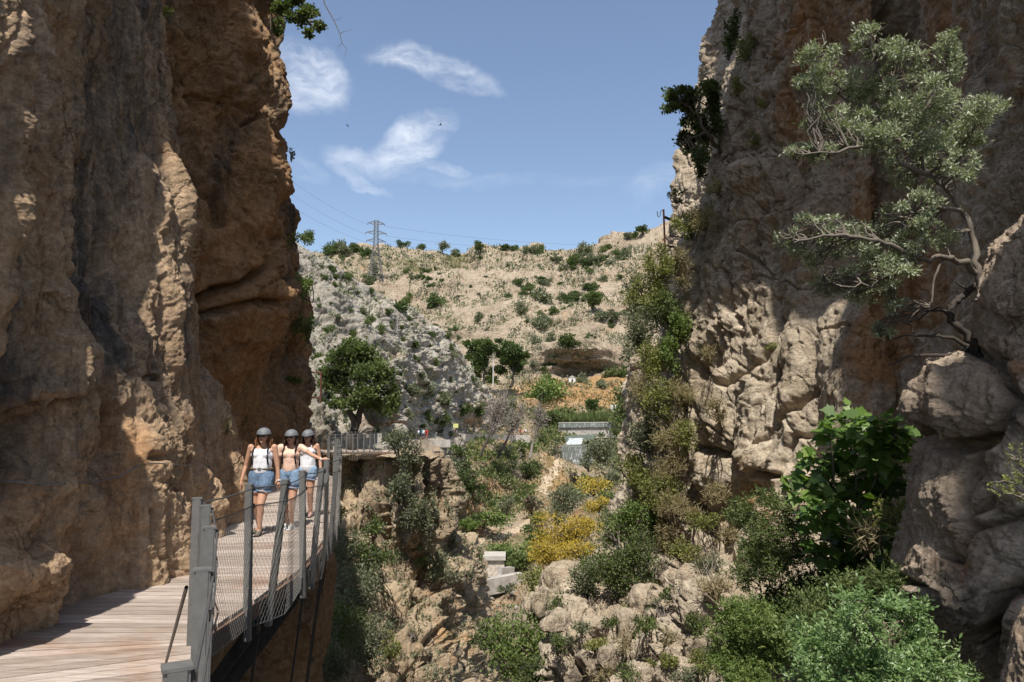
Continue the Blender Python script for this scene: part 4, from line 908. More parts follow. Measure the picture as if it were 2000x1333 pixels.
# prototypes for the far hillside
def proto_foliage(seed, K=9, n=900, size=.17, asp=.8, flat=.75):
    rs = np.random.default_rng(seed); bl = []
    for i in range(K):
        d = unit(1, rs)[0] * rs.uniform(.2, .8); d[2] = d[2] * flat + flat * .75; q = rs.uniform(.3, .5)
        bl.append((d, (q, q, q * flat)))
    return foliage_mesh('foliage', n, bl, size, asp, seed + 5)
HP = [proto_foliage(300 + i, K=6 + i % 5) for i in range(7)]
HPM = {}
def hillbush(px, py, r, kind, label, group='shrubs scattered over the far tan hillside', name='hillside_shrub', cat='shrub', Y=None, ratio=1.0, trunk=False, k=[0], only=('ground', 'rocky_slope')):
    """a small far bush (r = half width in photo pixels), foot at (px,py)"""
    k[0] += 1; rs = np.random.default_rng(9000 + k[0])
    if Y is None:
        h = hit(px, py, only)
        if h is None: return None
        p = h[0]; Y = p.y
    else: p = W(px, py, Y)
    s = r * Y / FPX; key = (k[0] % 7, kind)
    if key not in HPM:
        me = HP[key[0]].copy(); me.materials.clear(); me.materials.append(M['leaf_' + kind]); HPM[key] = me
    if not trunk:
        o = link(name, HPM[key]); o.location = p - Vector((0, 0, s * .25)); o.scale = (s, s, s * ratio); o.rotation_euler.z = rs.uniform(0, 6.28)
        return tag(o, label, cat, group)
    root = empty(name, p, label, cat, group); th = s * trunk
    cr = link('crown', HPM[key], root); cr.location = (0, 0, th - s * .1); cr.scale = (s, s, s * ratio); cr.rotation_euler.z = rs.uniform(0, 6.28)
    link('trunk', tubes('trunk', [(wig((0, 0, -.3), (rs.normal() * s * .1, 0, th + s * .7), 5, .05, rs), s * .09, s * .03)] + [(wig((0, 0, th * .8), (math.cos(a) * s * .6, math.sin(a) * s * .6, th + s * .7), 4, .06, rs), s * .04, s * .015) for a in (0, 1.6, 3.2, 4.7)], 5), root, M['bark_dark'])
    return root
# ---------------------------------------------------------------- vegetation of the far hill and slopes
KN = {'dark': 'dark green', 'olive': 'grey green', 'green': 'mid green'}
big_hill = [  # px, py foot, r, kind, trunk, label
 (778, 606, 20, 'dark', 0, 'dark rounded shrub on the saddle between grey slope and tan hill'),
 (845, 600, 17, 'dark', 0, 'tall dark evergreen bush alone on the bare tan rock right of the saddle'),
 (797, 590, 12, 'green', 0, 'smaller green shrub just right behind the saddle shrub'),
 (935, 628, 13, 'olive', 0, 'grey green shrub pair in the middle of the tan slab'),
 (1158, 612, 22, 'green', .5, 'largest tree standing on the tan hillside below the long overhang'),
 (1150, 568, 14, 'dark', 0, 'dark bush right under the long dark overhang'),
 (1112, 588, 11, 'dark', 0, 'round dark bush on the slab left of the largest hillside tree'),
 (1106, 672, 20, 'dark', 0, 'wide dark bush above the streaked cliff band'),
 (1065, 640, 18, 'olive', 0, 'grey green bush above the diagonal crack in the slab'),
 (1018, 610, 13, 'olive', 0, 'grey bush at the upper left of the diagonal crack'),
 (1060, 590, 20, 'olive', 0, 'mid green thicket in the centre of the tan hillside'),
 (1036, 575, 12, 'green', .4, 'small tree with dark foot in the centre of the tan hillside'),
 (1178, 626, 16, 'olive', 0, 'olive bush right beside the largest hillside tree'),
 (1205, 622, 14, 'olive', 0, 'pale olive bush near the right cliff edge'),
 (993, 581, 9, 'dark', 0, 'dark round bush left of the central thicket'),
 (1046, 672, 10, 'olive', 0, 'low olive bush below the diagonal crack'), (1073, 668, 12, 'olive', 0, 'scrubby bush left of the wide dark bush above the cliff band'),
 (1240, 470, 8, 'dark', .5, 'right hand round tree on the ridge near the right cliff'), (1255, 462, 12, 'dark', .4, 'broad tree on the ridge top beside the right cliff'), (1225, 470, 8, 'olive', .5, 'sparse grey tree on the ridge right of centre'),
 (787, 482, 10, 'dark', 0, 'dark bush on the first knoll of the ridge right of the pylon'), (824, 484, 9, 'dark', 0, 'second bush on the knoll right of the pylon'),
 (864, 494, 10, 'olive', .4, 'thin tree on the ridge between the two knolls'), (890, 500, 9, 'dark', 0, 'round green bush on the ridge left of the flat top tree'),
 (935, 495, 11, 'dark', .5, 'flat topped tree on the ridge near its middle'), (985, 490, 12, 'dark', 0, 'bush cluster on the central knoll of the ridge'), (1003, 490, 9, 'dark', 0, 'right hand bush of the central knoll'), (1035, 494, 12, 'olive', 0, 'grey green bush at the left of the rocky knoll'), (1052, 496, 12, 'dark', 0, 'dark bush on top of the rocky knoll'),
 (655, 496, 16, 'dark', 0, 'broad dark bush on the ridge left of the pylon'), (672, 492, 14, 'olive', 0, 'greyish bush on the ridge just left of the pylon'), (695, 494, 14, 'dark', 0, 'dark ridge bush touching the left side of the pylon'), (716, 500, 12, 'dark', 0, 'dark ridge bush behind the foot of the pylon'), (640, 500, 9, 'dark', 0, 'leftmost dark bush on the ridge'),
 (1142, 496, 9, 'dark', 0, 'dark bush on the ridge where it starts to rise right'), (1186, 486, 10, 'dark', 0, 'spreading bush on the rising right ridge'), (1207, 500, 9, 'dark', 0, 'dark bush below the rising right ridge'),
 (1140, 748, 12, 'olive', 0, 'bluish grey bush at the foot of the cliff band beside the white hut'), (1176, 758, 12, 'olive', 0, 'upright grey green bush right of the white hut'), (1155, 795, 15, 'dark', 0, 'single round dark bush in the orange field'),
 (1192, 736, 10, 'green', 0, 'green bush at the right end of the cliff band'), (1218, 736, 16, 'green', 0, 'larger green bush where cliff band meets right cliff'),
 (1046, 780, 22, 'bright', 0, 'left half of the bright green thicket left of the field'), (1078, 775, 27, 'bright', 0, 'large bright green thicket left of the orange field'), (1058, 783, 16, 'green', 0, 'low front bush of the bright green thicket')]
for (px, py, r, kd, tr, lb) in big_hill:
    hillbush(px, py, r * 1.4, kd, lb, group='large shrubs and trees of the far hill', name='hillside_tree' if tr else 'hillside_shrub', cat='tree' if tr else 'shrub', trunk=tr, Y=None if hit(px, py, ('ground',)) else 462)
rs = np.random.default_rng(77); cnt = 0
CC = [(rs.uniform(640, 1260), 486 + 240 * rs.uniform() ** 1.6) for _ in range(26)]
while cnt < 210:
    px = rs.uniform(640, 1260); py = 486 + 250 * rs.uniform() ** 1.5
    if rs.uniform() < .6: c_ = CC[rs.integers(0, 26)]; px = c_[0] + rs.normal() * 22; py = c_[1] + rs.normal() * 7
    if py < 484 or py > 738 or px < 625: continue
    if px < 900 and py > 500 + (px - 620) * .75: continue
    if 985 < px < 1060 and 640 < py < 700 or 900 < px < 1000 and 625 < py < 660: continue
    h = hit(px, py, ('ground',)); b = hit(px, py)
    if h is None or b[3] not in ('ground',): continue
    if noise(np.array([[px * .016, py * .03, 1.0]]), 5)[0] < .02 and rs.uniform() < .9: continue
    cnt += 1; r = rs.choice([3, 5, 7.5, 10, 14], p=[.2, .3, .25, .16, .09]) * (1.3 if py < 530 else 1)
    kd = str(rs.choice(['dark', 'olive', 'green'], p=[.45, .4, .15])); hillbush(px, py, r, kd, f"{'tiny' if r < 5 else 'small' if r < 10 else 'wide'} {KN[kd]} shrub on the {'ridge' if py < 520 else 'upper slope' if py < 580 else 'lower slope'} of the tan hill, {'left' if px < 850 else 'middle' if px < 1050 else 'right'} part")
slope_b = [(600, 470, 22, 'green', 'green shrub on top of the grey slope beside the orange cliff'), (648, 530, 15, 'dark', 'dark shrub below the crest of the grey slope'), (655, 545, 12, 'green', 'green shrub just under the crest of the grey slope'), (680, 548, 16, 'green', 'flat green shrub on the slope below the crest'),
 (708, 612, 14, 'olive', 'bluish shrub in the middle of the grey slope'), (722, 628, 12, 'green', 'green shrub under the bluish one'), (741, 650, 15, 'green', 'round green shrub in the middle of the grey slope'), (724, 572, 10, 'dark', 'dark shrub near the right crest of the slope'), (782, 642, 10, 'green', 'small green shrub near the crest above the ledge'),
 (808, 680, 20, 'dark', 'dark bush on the overhung ledge of the grey slope'), (658, 625, 12, 'olive', 'olive shrub low left of the bluish shrub'), (755, 612, 14, 'dark', 'shrub at the crest below the saddle'), (885, 700, 12, 'olive', 'pale shrub on the lower right crest of the grey slope'), (848, 712, 12, 'green', 'small shrub below the lower crest'),
 (822, 735, 14, 'olive', 'grey green shrub on the lower grey slope'), (830, 770, 24, 'olive', 'wide olive bush low on the grey slope'), (800, 770, 24, 'olive', 'dense scrub between the pale boulder and the lower slope'), (870, 790, 26, 'olive', 'dark olive bush low on the slope above the path'), (905, 800, 24, 'dark', 'dark bush above the path at the toe of the slope'),
 (860, 830, 22, 'dark', 'dark bush right above the hikers on the path'), (930, 810, 22, 'dark', 'bush thicket at the right toe of the slope'), (835, 820, 18, 'green', 'green bush above the path left of the yellow sign'), (795, 815, 20, 'olive', 'olive bush beside the pale boulder'), (985, 830, 20, 'olive', 'grey bush at the end of the grey slope'), (635, 650, 18, 'green', 'green bush beside the orange cliff edge'), (618, 700, 18, 'green', 'bright shrub between the orange cliff and the big tree')]
for (px, py, r, kd, lb) in slope_b: hillbush(px, py, r, kd, lb, group='shrubs of the grey rocky slope', Y=None if hit(px, py, ('rocky_slope',)) else 110, only=('rocky_slope',))
cnt = 0
while cnt < 120:
    px = rs.uniform(600, 980); py = rs.uniform(500, 850); b = hit(px, py)
    if b is None or b[3] != 'rocky_slope': continue
    cnt += 1; r = rs.uniform(3.5, 11); kd = str(rs.choice(['dark', 'olive', 'green'])); hillbush(px, py, r, kd, f"{'tiny' if r < 6 else 'small'} {KN[kd]} shrub between grey rocks, {'upper' if py < 600 else 'middle' if py < 720 else 'lower'} {'left' if px < 700 else 'right'} part of the slope", group='small shrubs of the grey rocky slope')
# ground cover: low scrub and dry grass too small and many to count
def cover(name, tests, n, size, mats, seed, region, only, label):
    rs = np.random.default_rng(seed); P = []; k = 0
    while len(P) < n and k < n * 12:
        k += 1; px = rs.uniform(region[0], region[2]); py = rs.uniform(region[1], region[3])
        if not tests(px, py, rs): continue
        b = hit(px, py)
        if b is None or b[3] not in only: continue
        P.append(tuple(b[0]))
    P = np.array(P); m = 7; C = np.repeat(P, m, 0); s = np.repeat(P[:, 1] / 739 * size, m) * rs.uniform(.5, 1.4, len(C))
    C = C + rs.normal(size=C.shape) * s[:, None] * np.array([.8, .8, .4])
    ax = unit(len(C), rs) * .8 + np.array([0, 0, .7]); ax /= np.linalg.norm(ax, axis=1, keepdims=True)
    V, F, r = leaves(C, ax, s, .6, rs); me = npmesh(name, V, F, False); vattr(me, 'rnd', r)
    tag(link(name, me, mat=M[mats]), label, kind='stuff')
cover('hill_scrub', lambda x, y, r: noise(np.array([[x * .02, y * .04, 3.0]]), 5)[0] + (.5 if y < 530 else 0) > -.05, 3200, 2.2, 'leaf_olive', 1, (600, 480, 1290, 760), ('ground',), 'low olive scrub dotted over the tan hill')
cover('slope_scrub', lambda x, y, r: noise(np.array([[x * .02, y * .03, 9.0]]), 5)[0] > .12, 500, 2.6, 'leaf_olive', 2, (590, 500, 990, 860), ('rocky_slope',), 'low scrub between the grey rocks')
cover('valley_scrub', lambda x, y, r: noise(np.array([[x * .02, y * .03, 5.0]]), 5)[0] > -.05 and not (1045 < x < 1110 and y > 880), 2400, 3.2, 'leaf_green', 3, (850, 800, 1260, 1000), ('ground',), 'low green scrub on the valley side')
cover('dry_grass', lambda x, y, r: True, 2600, 2.4, 'leaf_straw', 4, (850, 745, 1260, 1010), ('ground',), 'dry grass on the valley side')
cover('ledge_grass', lambda x, y, r: noise(np.array([[x * .03, y * .03, 7.0]]), 5)[0] > .05, 1800, 2.6, 'leaf_olive', 5, (620, 900, 1000, 1333), ('rock_buttress', 'ground'), 'sparse grass in the clefts of the buttress')
# ---------------------------------------------------------------- boardwalk
class MB:
    """collects boxes and bars into one mesh"""
    def __init__(s): s.V = []; s.F = []; s.a = []
    def hexa(s, P, val=.5):
        o = len(s.V); s.V += [tuple(p) for p in P]; s.a += [val] * 8
        s.F += [tuple(o + i for i in f) for f in ((0, 1, 2, 3), (7, 6, 5, 4), (0, 4, 5, 1), (1, 5, 6, 2), (2, 6, 7, 3), (3, 7, 4, 0))]
    def box(s, c, h, rz=0.0, lean=(0, 0), val=.5):
        cr, sr = math.cos(rz), math.sin(rz); P = []
        for dz in (1, -1):
            for dx, dy in ((-1, -1), (1, -1), (1, 1), (-1, 1)):
                x, y, z = dx * h[0], dy * h[1], dz * h[2]
                P.append((c[0] + x * cr - y * sr + lean[0] * z, c[1] + x * sr + y * cr + lean[1] * z, c[2] + z))
        s.hexa(P, val)
    def bar(s, a, b, w, h=None, up=(0, 0, 1)):
        a, b, up = Vector(a), Vector(b), Vector(up); d = (b - a).normalized(); x = d.cross(up)
        if x.length < 1e-3: x = d.cross(Vector((1, 0, 0)))
        x.normalize(); y = x.cross(d); h = h or w
        s.hexa([b - x * w - y * h, b + x * w - y * h, b + x * w + y * h, b - x * w + y * h, a - x * w - y * h, a + x * w - y * h, a + x * w + y * h, a - x * w + y * h])
    def build(s, name, parent=None, mat=None, bevel=0.0):
        me = bpy.data.meshes.new(name); me.from_pydata(s.V, [], s.F); vattr(me, 'rnd', s.a)
        if bevel:
            bm = bmesh.new(); bm.from_mesh(me); bmesh.ops.bevel(bm, geom=bm.edges[:], offset=bevel, segments=1, affect='EDGES'); bm.to_mesh(me); bm.free()
        me.update(); return link(name, me, parent, mat)

ZD = -1.88
ER = np.array([(2.6, -1.6), (1.3, -.4), (.35, .65), (-.45, 1.45), (-.98, 2.12), (-1.45, 3.42), (-1.92, 4.65), (-2.38, 5.72), (-2.64, 6.4), (-2.62, 7.5), (-2.58, 9.2), (-2.92, 11.9), (-3.6, 15), (-4.4, 18.5), (-5.1, 21.6), (-6.5, 25), (-8.2, 30), (-11, 36.5)], float)
def densify(P, d):
    L = np.concatenate([[0], np.cumsum(np.linalg.norm(np.diff(P, axis=0), axis=1))]); n = int(L[-1] / d) + 1
    t = np.interp(np.linspace(0, L[-1], n), L, np.arange(len(P))); return crom(P, t)
def offset(P, d):
    T = np.gradient(P, axis=0); T /= np.linalg.norm(T, axis=1, keepdims=True); return P + np.stack([-T[:, 1], T[:, 0]], -1) * d
def deck(root, E, width, zf, pw=.145, gap=.015, seed=3):
    rs = np.random.default_rng(seed); D = densify(E, .02); Lf = offset(D, width); C = (D + Lf) / 2
    s = np.concatenate([[0], np.cumsum(np.linalg.norm(np.diff(C, axis=0), axis=1))]); m = MB(); k = 0.0
    while k + pw < s[-1]:
        q = []
        for u in (k, k + pw - gap):
            q.append([np.array([np.interp(u, s, A[:, 0]), np.interp(u, s, A[:, 1])]) for A in (Lf, D)])
        z = zf(q[0][1][1]) + rs.uniform(-.0025, .0025); th = .04; e = rs.uniform(-.012, .012)
        out = (q[0][1] - q[0][0]); out /= np.linalg.norm(out)
        (l0, r0), (l1, r1) = q; r0 = r0 + out * e; r1 = r1 + out * e; tl = rs.uniform(-.002, .002)
        m.hexa([(*l0, z + tl), (*r0, z), (*r1, z), (*l1, z + tl), (*l0, z - th), (*r0, z - th), (*r1, z - th), (*l1, z - th)], rs.uniform(0, 1)); k += pw
    return m.build('planking', root, M['wood'])
def zn(y): return ZD - .012 * max(0, y - 22)
walk = empty('boardwalk', (-3.4, 9, ZD), 'grey plank boardwalk with wire net railing along the left cliff, under the three women', 'boardwalk')
walk.location = (0, 0, 0)
deck(walk, ER, 1.9, zn)
D = densify(ER, .05)
# timber kerb and steel edge beam under the outer side
def strip(name, D_, off0, off1, z0, z1, mat, root, zf=zn):
    a = offset(D_, off0); b = offset(D_, off1); m = MB()
    for i in range(0, len(D_) - 4, 4):
        j = i + 4; za, zb = zf(a[i, 1]), zf(a[j, 1])
        m.hexa([(*a[i], za + z1), (*b[i], za + z1), (*b[j], zb + z1), (*a[j], zb + z1), (*a[i], za + z0), (*b[i], za + z0), (*b[j], zb + z0), (*a[j], zb + z0)])
    return m.build(name, root, mat)
strip('edge_timber', D, -.035, .03, -.115, -.043, M['edge_wood'], walk)
strip('edge_timber', D, -.03, .02, -.19, -.118, M['edge_wood'], walk)
strip('edge_beam', D, .05, .13, -.26, -.045, M['steel_dark'], walk)
strip('edge_beam', D, 1.2, 1.28, -.26, -.045, M['steel_dark'], walk)
posts = [(-.98, 2.12, 0), (-1.45, 3.42, 0), (-1.92, 4.65, 0), (-2.38, 5.72, 0), (-2.66, 6.22, 0), (-2.62, 7.42, -.03), (-2.58, 7.92, .14), (-2.55, 9.1, -.05), (-2.58, 9.55, .10), (-2.83, 11.3, -.03), (-2.92, 11.85, .10), (-3.25, 13.5, 0), (-3.37, 14.0, .08), (-3.78, 15.8, 0), (-3.9, 16.3, .08), (-4.25, 17.9, 0), (-4.38, 18.4, .06), (-4.75, 20.1, 0), (-5.1, 21.5, .04), (-5.75, 23.2, 0), (-6.5, 25, 0), (-7.4, 27.5, 0), (-8.2, 30, 0)]
TOP = 1.17; tops = []
for i, (x, y, ln) in enumerate(posts):
    j = int(np.argmin(((D - np.array([x, y])) ** 2).sum(1))); tv = D[min(j + 2, len(D) - 1)] - D[max(j - 2, 0)]; rz = math.atan2(tv[1], tv[0])
    nx, ny = math.sin(rz), -math.cos(rz); m = MB(); zc = zn(y) + (TOP - .32) / 2; hh = (TOP + .32) / 2; cx, cy = x + nx * .05, y + ny * .05
    k = ln / (2 * hh)
    # open steel channel: web and two flanges, capped
    m.box((cx + nx * ln / 2, cy + ny * ln / 2, zc), (.004, .034, hh), rz, (nx * k, ny * k))
    t = (math.cos(rz), math.sin(rz))
    for sgn in (1, -1): m.box((cx + nx * (ln / 2 + sgn * .030), cy + ny * (ln / 2 + sgn * .030), zc), (.026, .0045, hh), rz, (nx * k, ny * k))
    m.box((cx + nx * ln / 2 - t[0] * .028, cy + ny * ln / 2 - t[1] * .028, zc - .002), (.0035, .0255, hh), rz, (nx * k, ny * k))
    m.box((cx + nx * ln, cy + ny * ln, zn(y) + TOP + .004), (.032, .040, .005), rz)
    p = m.build('railing_post', walk, M['steel'])
    b = MB(); b.box((x - nx * .05, y - ny * .05, zn(y) - .17), (.05, .10, .085), rz); b.build('post_bracket', p, M['steel_dark'])
    for hz in (TOP - .035, TOP - .205):
        b = MB(); b.box((cx + nx * (ln * hz / TOP + .044), cy + ny * (ln * hz / TOP + .044), zn(y) + hz), (.016, .010, .022), rz); b.build('cable_clamp', p, M['steel_dark'])
    tops.append((cx + nx * ln, cy + ny * ln, zn(y) + TOP, nx, ny))
def cable_line(dz, out, r, name='cable'):
    pts = []
    for a, b in zip(tops[:-1], tops[1:]):
        for q in np.linspace(0, 1, 7)[:-1]:
            L = math.dist(a[:2], b[:2]); kf = (1 + dz / TOP)
            pts.append((a[0] * (1 - q) + b[0] * q + out * a[3], a[1] * (1 - q) + b[1] * q + out * a[4], a[2] * (1 - q) + b[2] * q + dz - .05 * L * q * (1 - q)))
    return link(name, tubes(name, [(pts, r, r)], 5), walk, M['cable']), np.array(pts)
_, cA = cable_line(-.03, .045, .007); _, cB = cable_line(-.20, .05, .006)
_, cC = cable_line(-TOP - .2, .03, .004)
def net(name, A, B, root, pitch=.052, mat='wire', r=.0016, drop=1.0):
    """diamond wire net between an upper cable A and a lower edge B"""
    sA = np.concatenate([[0], np.cumsum(np.linalg.norm(np.diff(A[:, :2], axis=0), axis=1))]); T = []
    H = 1.2; run = H * .55; n = int((sA[-1]) / pitch)
    def at(s, v):
        s = np.clip(s, 0, sA[-1]); a = np.array([np.interp(s, sA, A[:, k]) for k in range(3)]); b = np.array([np.interp(s, sA, B[:, k]) for k in range(3)]); return a * (1 - v) + b * v
    for i in range(-int(run / pitch), n):
        for sg in (1, -1):
            s0 = i * pitch if sg > 0 else i * pitch + run; pts = []
            for v in np.linspace(0, 1, 7):
                s = s0 + sg * run * v
                if 0 <= s <= sA[-1]: pts.append(at(s, v) + np.array([0, 0, 0]))
            if len(pts) > 1: T.append((pts, r, r))
    return link(name, tubes(name, T, 3), root, M[mat])
sl = slice(6 * 2, 6 * 18); net('wire_net', cB[sl], cC[sl], walk)
def rod(a, b, r=.009): return link('brace_rod', tubes('brace_rod', [([a, ((a[0] + b[0]) / 2, (a[1] + b[1]) / 2, (a[2] + b[2]) / 2), b], r, r)], 6), walk, M['cable'])
rod((-1.50, 3.50, -.80), (-2.52, 5.55, -1.87)); rod((-2.64, 6.25, -1.1), (-2.78, 7.2, -1.86)); rod((-.99, 2.2, -.80), (-1.7, 3.7, -1.87))
# support brackets bolted into the wall
for (x, y) in [(-1.95, 4.7), (-2.62, 6.6), (-2.6, 7.9), (-2.56, 9.4), (-2.9, 11.7), (-3.3, 13.6), (-3.8, 16), (-4.4, 18.4), (-5.1, 21.4), (-6.5, 25)]:
    j = int(np.argmin(((D - np.array([x, y])) ** 2).sum(1))); tv = D[min(j + 2, len(D) - 1)] - D[max(j - 2, 0)]; tv /= np.linalg.norm(tv); nx, ny = -tv[1], tv[0]; z = zn(y)
    m = MB(); o = (x + nx * .02, y + ny * .02); w = (x + nx * 2.1, y + ny * 2.1)
    m.bar((*o, z - .33), (*w, z - .33), .05, .065); m.bar((o[0] + nx * .1, o[1] + ny * .1, z - .40), (w[0] - nx * .3, w[1] - ny * .3, z - 2.7), .045, .06); m.bar((o[0] + nx * 1.0, o[1] + ny * 1.0, z - .4), (w[0] - nx * .3, w[1] - ny * .3, z - 1.7), .03, .03)
    m.bar((o[0], o[1], z - .36), (o[0] + nx * .35, o[1] + ny * .35, z - 3.4), .012)
    m.build('support_bracket', walk, M['steel_dark'])
m = MB(); a = offset(D, 1.1)
for i in range(40, len(D) - 60, 30): m.bar((*offset(D, .1)[i], zn(D[i, 1]) - .30), (*offset(D, 1.2)[min(i + 26, len(D) - 1)], zn(D[i, 1]) - .30), .02)
m.build('cross_bracing', walk, M['steel_dark'])

# far stretch round the bay
EF = np.array([(-14.6, 44.5), (-13.9, 47.6), (-12.4, 49.3), (-10, 49.6), (-7.6, 49.4), (-5.7, 49.7), (-4.9, 51)], float)
far = empty('boardwalk', (0, 0, 0), 'distant level stretch of boardwalk on top of the rock buttress beyond the women', 'boardwalk')
zq = lambda y: -2.58
deck(far, EF, 1.7, zq, .16)
DF = densify(EF, .1); strip('edge_beam', DF, -.02, .06, -.16, -.045, M['edge_wood'], far, zq)
FP = []
for px in (648, 660, 672, 683, 695.6, 703, 714, 726, 735):
    y = 49.5; x = (px - 1000) / FPX * y * 1.008; j = int(np.argmin(np.abs(DF[:, 0] - x) + 10 * (DF[:, 1] < 48.0))); p = DF[j]
    m = MB(); m.box((p[0], p[1] - .03, -2.58 + .5), (.035, .035, .68)); m.build('railing_post', far, M['steel']); FP.append((p[0], p[1] - .05, -2.58 + 1.12))
for dz in (0, -.17): link('cable', tubes('cable', [([(p[0], p[1], p[2] + dz) for p in FP], .012, .012)], 4), far, M['cable'])
FPa = np.array(FP); net('wire_net', np.array([np.interp(np.linspace(0, 8, 40), range(9), FPa[:, k]) for k in range(3)]).T - np.array([0, 0, .17]), np.array([np.interp(np.linspace(0, 8, 40), range(9), FPa[:, k]) for k in range(3)]).T - np.array([0, 0, 1.25]), far, .12, r=.004)
# small information board at the end of the far boardwalk
b = empty('information_board', W(741, 880, 49.4), 'small pale grey board standing at the right end of the distant boardwalk', 'sign board')
m = MB(); m.box((0, 0, .62), (.14, .02, .48)); m.build('panel', b, M['concrete_pale'])
for q in (-.09, .09): m = MB(); m.box((q, .03, .3), (.02, .012, .42)); m.build('leg', b, M['steel'])

# ---------------------------------------------------------------- other built things
def bldg(name, label, cat): return empty(name, (0, 0, 0), label, cat)
# cable strung along the left wall
pts = []
for px, py in [(-60, 940), (0, 939), (60, 944), (120, 946), (180, 942), (230, 932), (262, 915), (276, 907)]:
    h = hit(max(px, 2), py, ('left_cliff',)); Y = h[0].y - .10; pts.append(W(px, py, Y))
tag(link('safety_cable', tubes('safety_cable', [(pts, .009, .009)], 5), mat=M['steel']), 'thin steel cable strung along the foot of the left wall', 'cable')
pts = [W(x, y, hit(x, y, ('left_cliff',))[0].y - .06) for x, y in [(290, 905), (320, 906), (350, 908), (372, 910)]]
tag(link('safety_cable', tubes('safety_cable', [(pts, .008, .008)], 5), mat=M['steel']), 'short rope end hanging on the left wall behind the first woman', 'cable')

# lattice pylon on the saddle
g = hit(733, 548, ('ground',)); PB = g[0] if g else W(733, 548, 400)
hP = 121 * PB.y / FPX; pyl = empty('electricity_pylon', PB - Vector((0, 0, 1)), 'tall lattice electricity pylon with three cross arms on the far ridge', 'pylon', rz=.35); hP += 1
def lattice(w0, w1, z0, z1, n, m, t):
    prev = None
    for i in range(n + 1):
        q = i / n; q = q ** .85; w = w0 + (w1 - w0) * q; z = z0 + (z1 - z0) * q
        c = [(-w, -w, z), (w, -w, z), (w, w, z), (-w, w, z)]
        if prev:
            for k in range(4):
                m.bar(prev[k], c[k], t); m.bar(prev[k], c[(k + 1) % 4], t * .6); m.bar(prev[(k + 1) % 4], c[k], t * .6); m.bar(c[k], c[(k + 1) % 4], t * .6)
        prev = c
m = MB(); lattice(hP * .115, hP * .032, 0, hP * .62, 7, m, .13); lattice(hP * .032, hP * .028, hP * .62, hP, 6, m, .11); m.build('lattice_mast', pyl, M['steel'])
arms = []
for zf_, wf in ((.985, .135), (.83, .165), (.70, .15)):
    m = MB(); z = hP * zf_; w = hP * wf
    for s_ in (-1, 1):
        for yy in (-.03, .03):
            m.bar((s_ * hP * .028, hP * yy, z), (s_ * w, 0, z - hP * .035), .11); m.bar((s_ * hP * .028, hP * yy, z - hP * .05), (s_ * w, 0, z - hP * .035), .09)
        m.bar((s_ * hP * .09, 0, z - hP * .015), (s_ * hP * .09, 0, z - hP * .045), .07)
    ob = m.build('cross_arm', pyl, M['steel'])
    for s_ in (-1, 1):
        q = MB(); q.bar((s_ * w, 0, z - hP * .035), (s_ * w, 0, z - hP * .07), .12); q.build('insulator', ob, M['glasses'])
        arms.append((s_, Matrix.Translation(pyl.location) @ Matrix.Rotation(.35, 4, 'Z') @ Vector((s_ * w, 0, z - hP * .07))))
wl = ['upper', 'middle', 'lower']
ends = {-1: [(520, 318), (520, 345), (520, 372)], 1: [(1420, 470), (1420, 482), (1420, 492)]}
for i, (s_, a) in enumerate(arms):
    e = W(*ends[s_][i // 2], 330 if s_ < 0 else 520); pts = [a.lerp(e, q) - Vector((0, 0, 9 * q * (1 - q) * (1 if s_ < 0 else 3))) for q in np.linspace(0, 1, 14)]
    tag(link('power_line', tubes('power_line', [([tuple(p) for p in pts], .055, .055)], 3), mat=M['cable']), f'{wl[i // 2]} power line running {"left towards the orange cliff" if s_ < 0 else "right above the ridge"} from the pylon', 'power line', 'power lines of the pylon')

# iron gallows with a hook on the right cliff
gy = 32.3; c = W(1301, 530, gy); iron = empty('iron_bracket', c, 'old rusty iron post with side arm and hook on the right cliff edge', 'iron post')
k = gy / FPX; m = MB(); m.bar((0, 0, -.3), (-.06, 0, 125 * k), .045, .035); m.build('post', iron, M['rust'])
m = MB(); m.bar((-.05, 0, 110 * k), (.95, .5, 98 * k), .035, .05); m.build('arm', iron, M['steel_dark'])
m = MB(); m.bar((-.03, 0, 52 * k), (.7, .4, 50 * k), .03, .04); m.build('arm', iron, M['steel_dark'])
hk = [(-.06, 0, 122 * k), (-.16, 0, 123 * k), (-.21, 0, 118 * k), (-.22, 0, 112 * k), (-.27, 0, 109 * k), (-.33, 0, 112 * k), (-.345, 0, 121 * k)]
link('hook', tubes('hook', [(hk, .018, .018)], 6), iron, M['steel_dark'])
# rusty frame in the bay beyond the orange cliff
fy = 47; f_ = empty('rusty_frame', W(626, 782, fy), 'rusty square iron frame sticking out of the bay wall', 'iron frame'); k = fy / FPX
m = MB(); m.bar((0, 0, -.2), (0, 0, 55 * k), .06, .05); m.build('upright', f_, M['rust'])
for z in (54, 5):
    m = MB(); m.bar((.02, 0, z * k), (-34 * k, .3, (z + 1) * k), .05, .045); m.build('rail', f_, M['rust'])
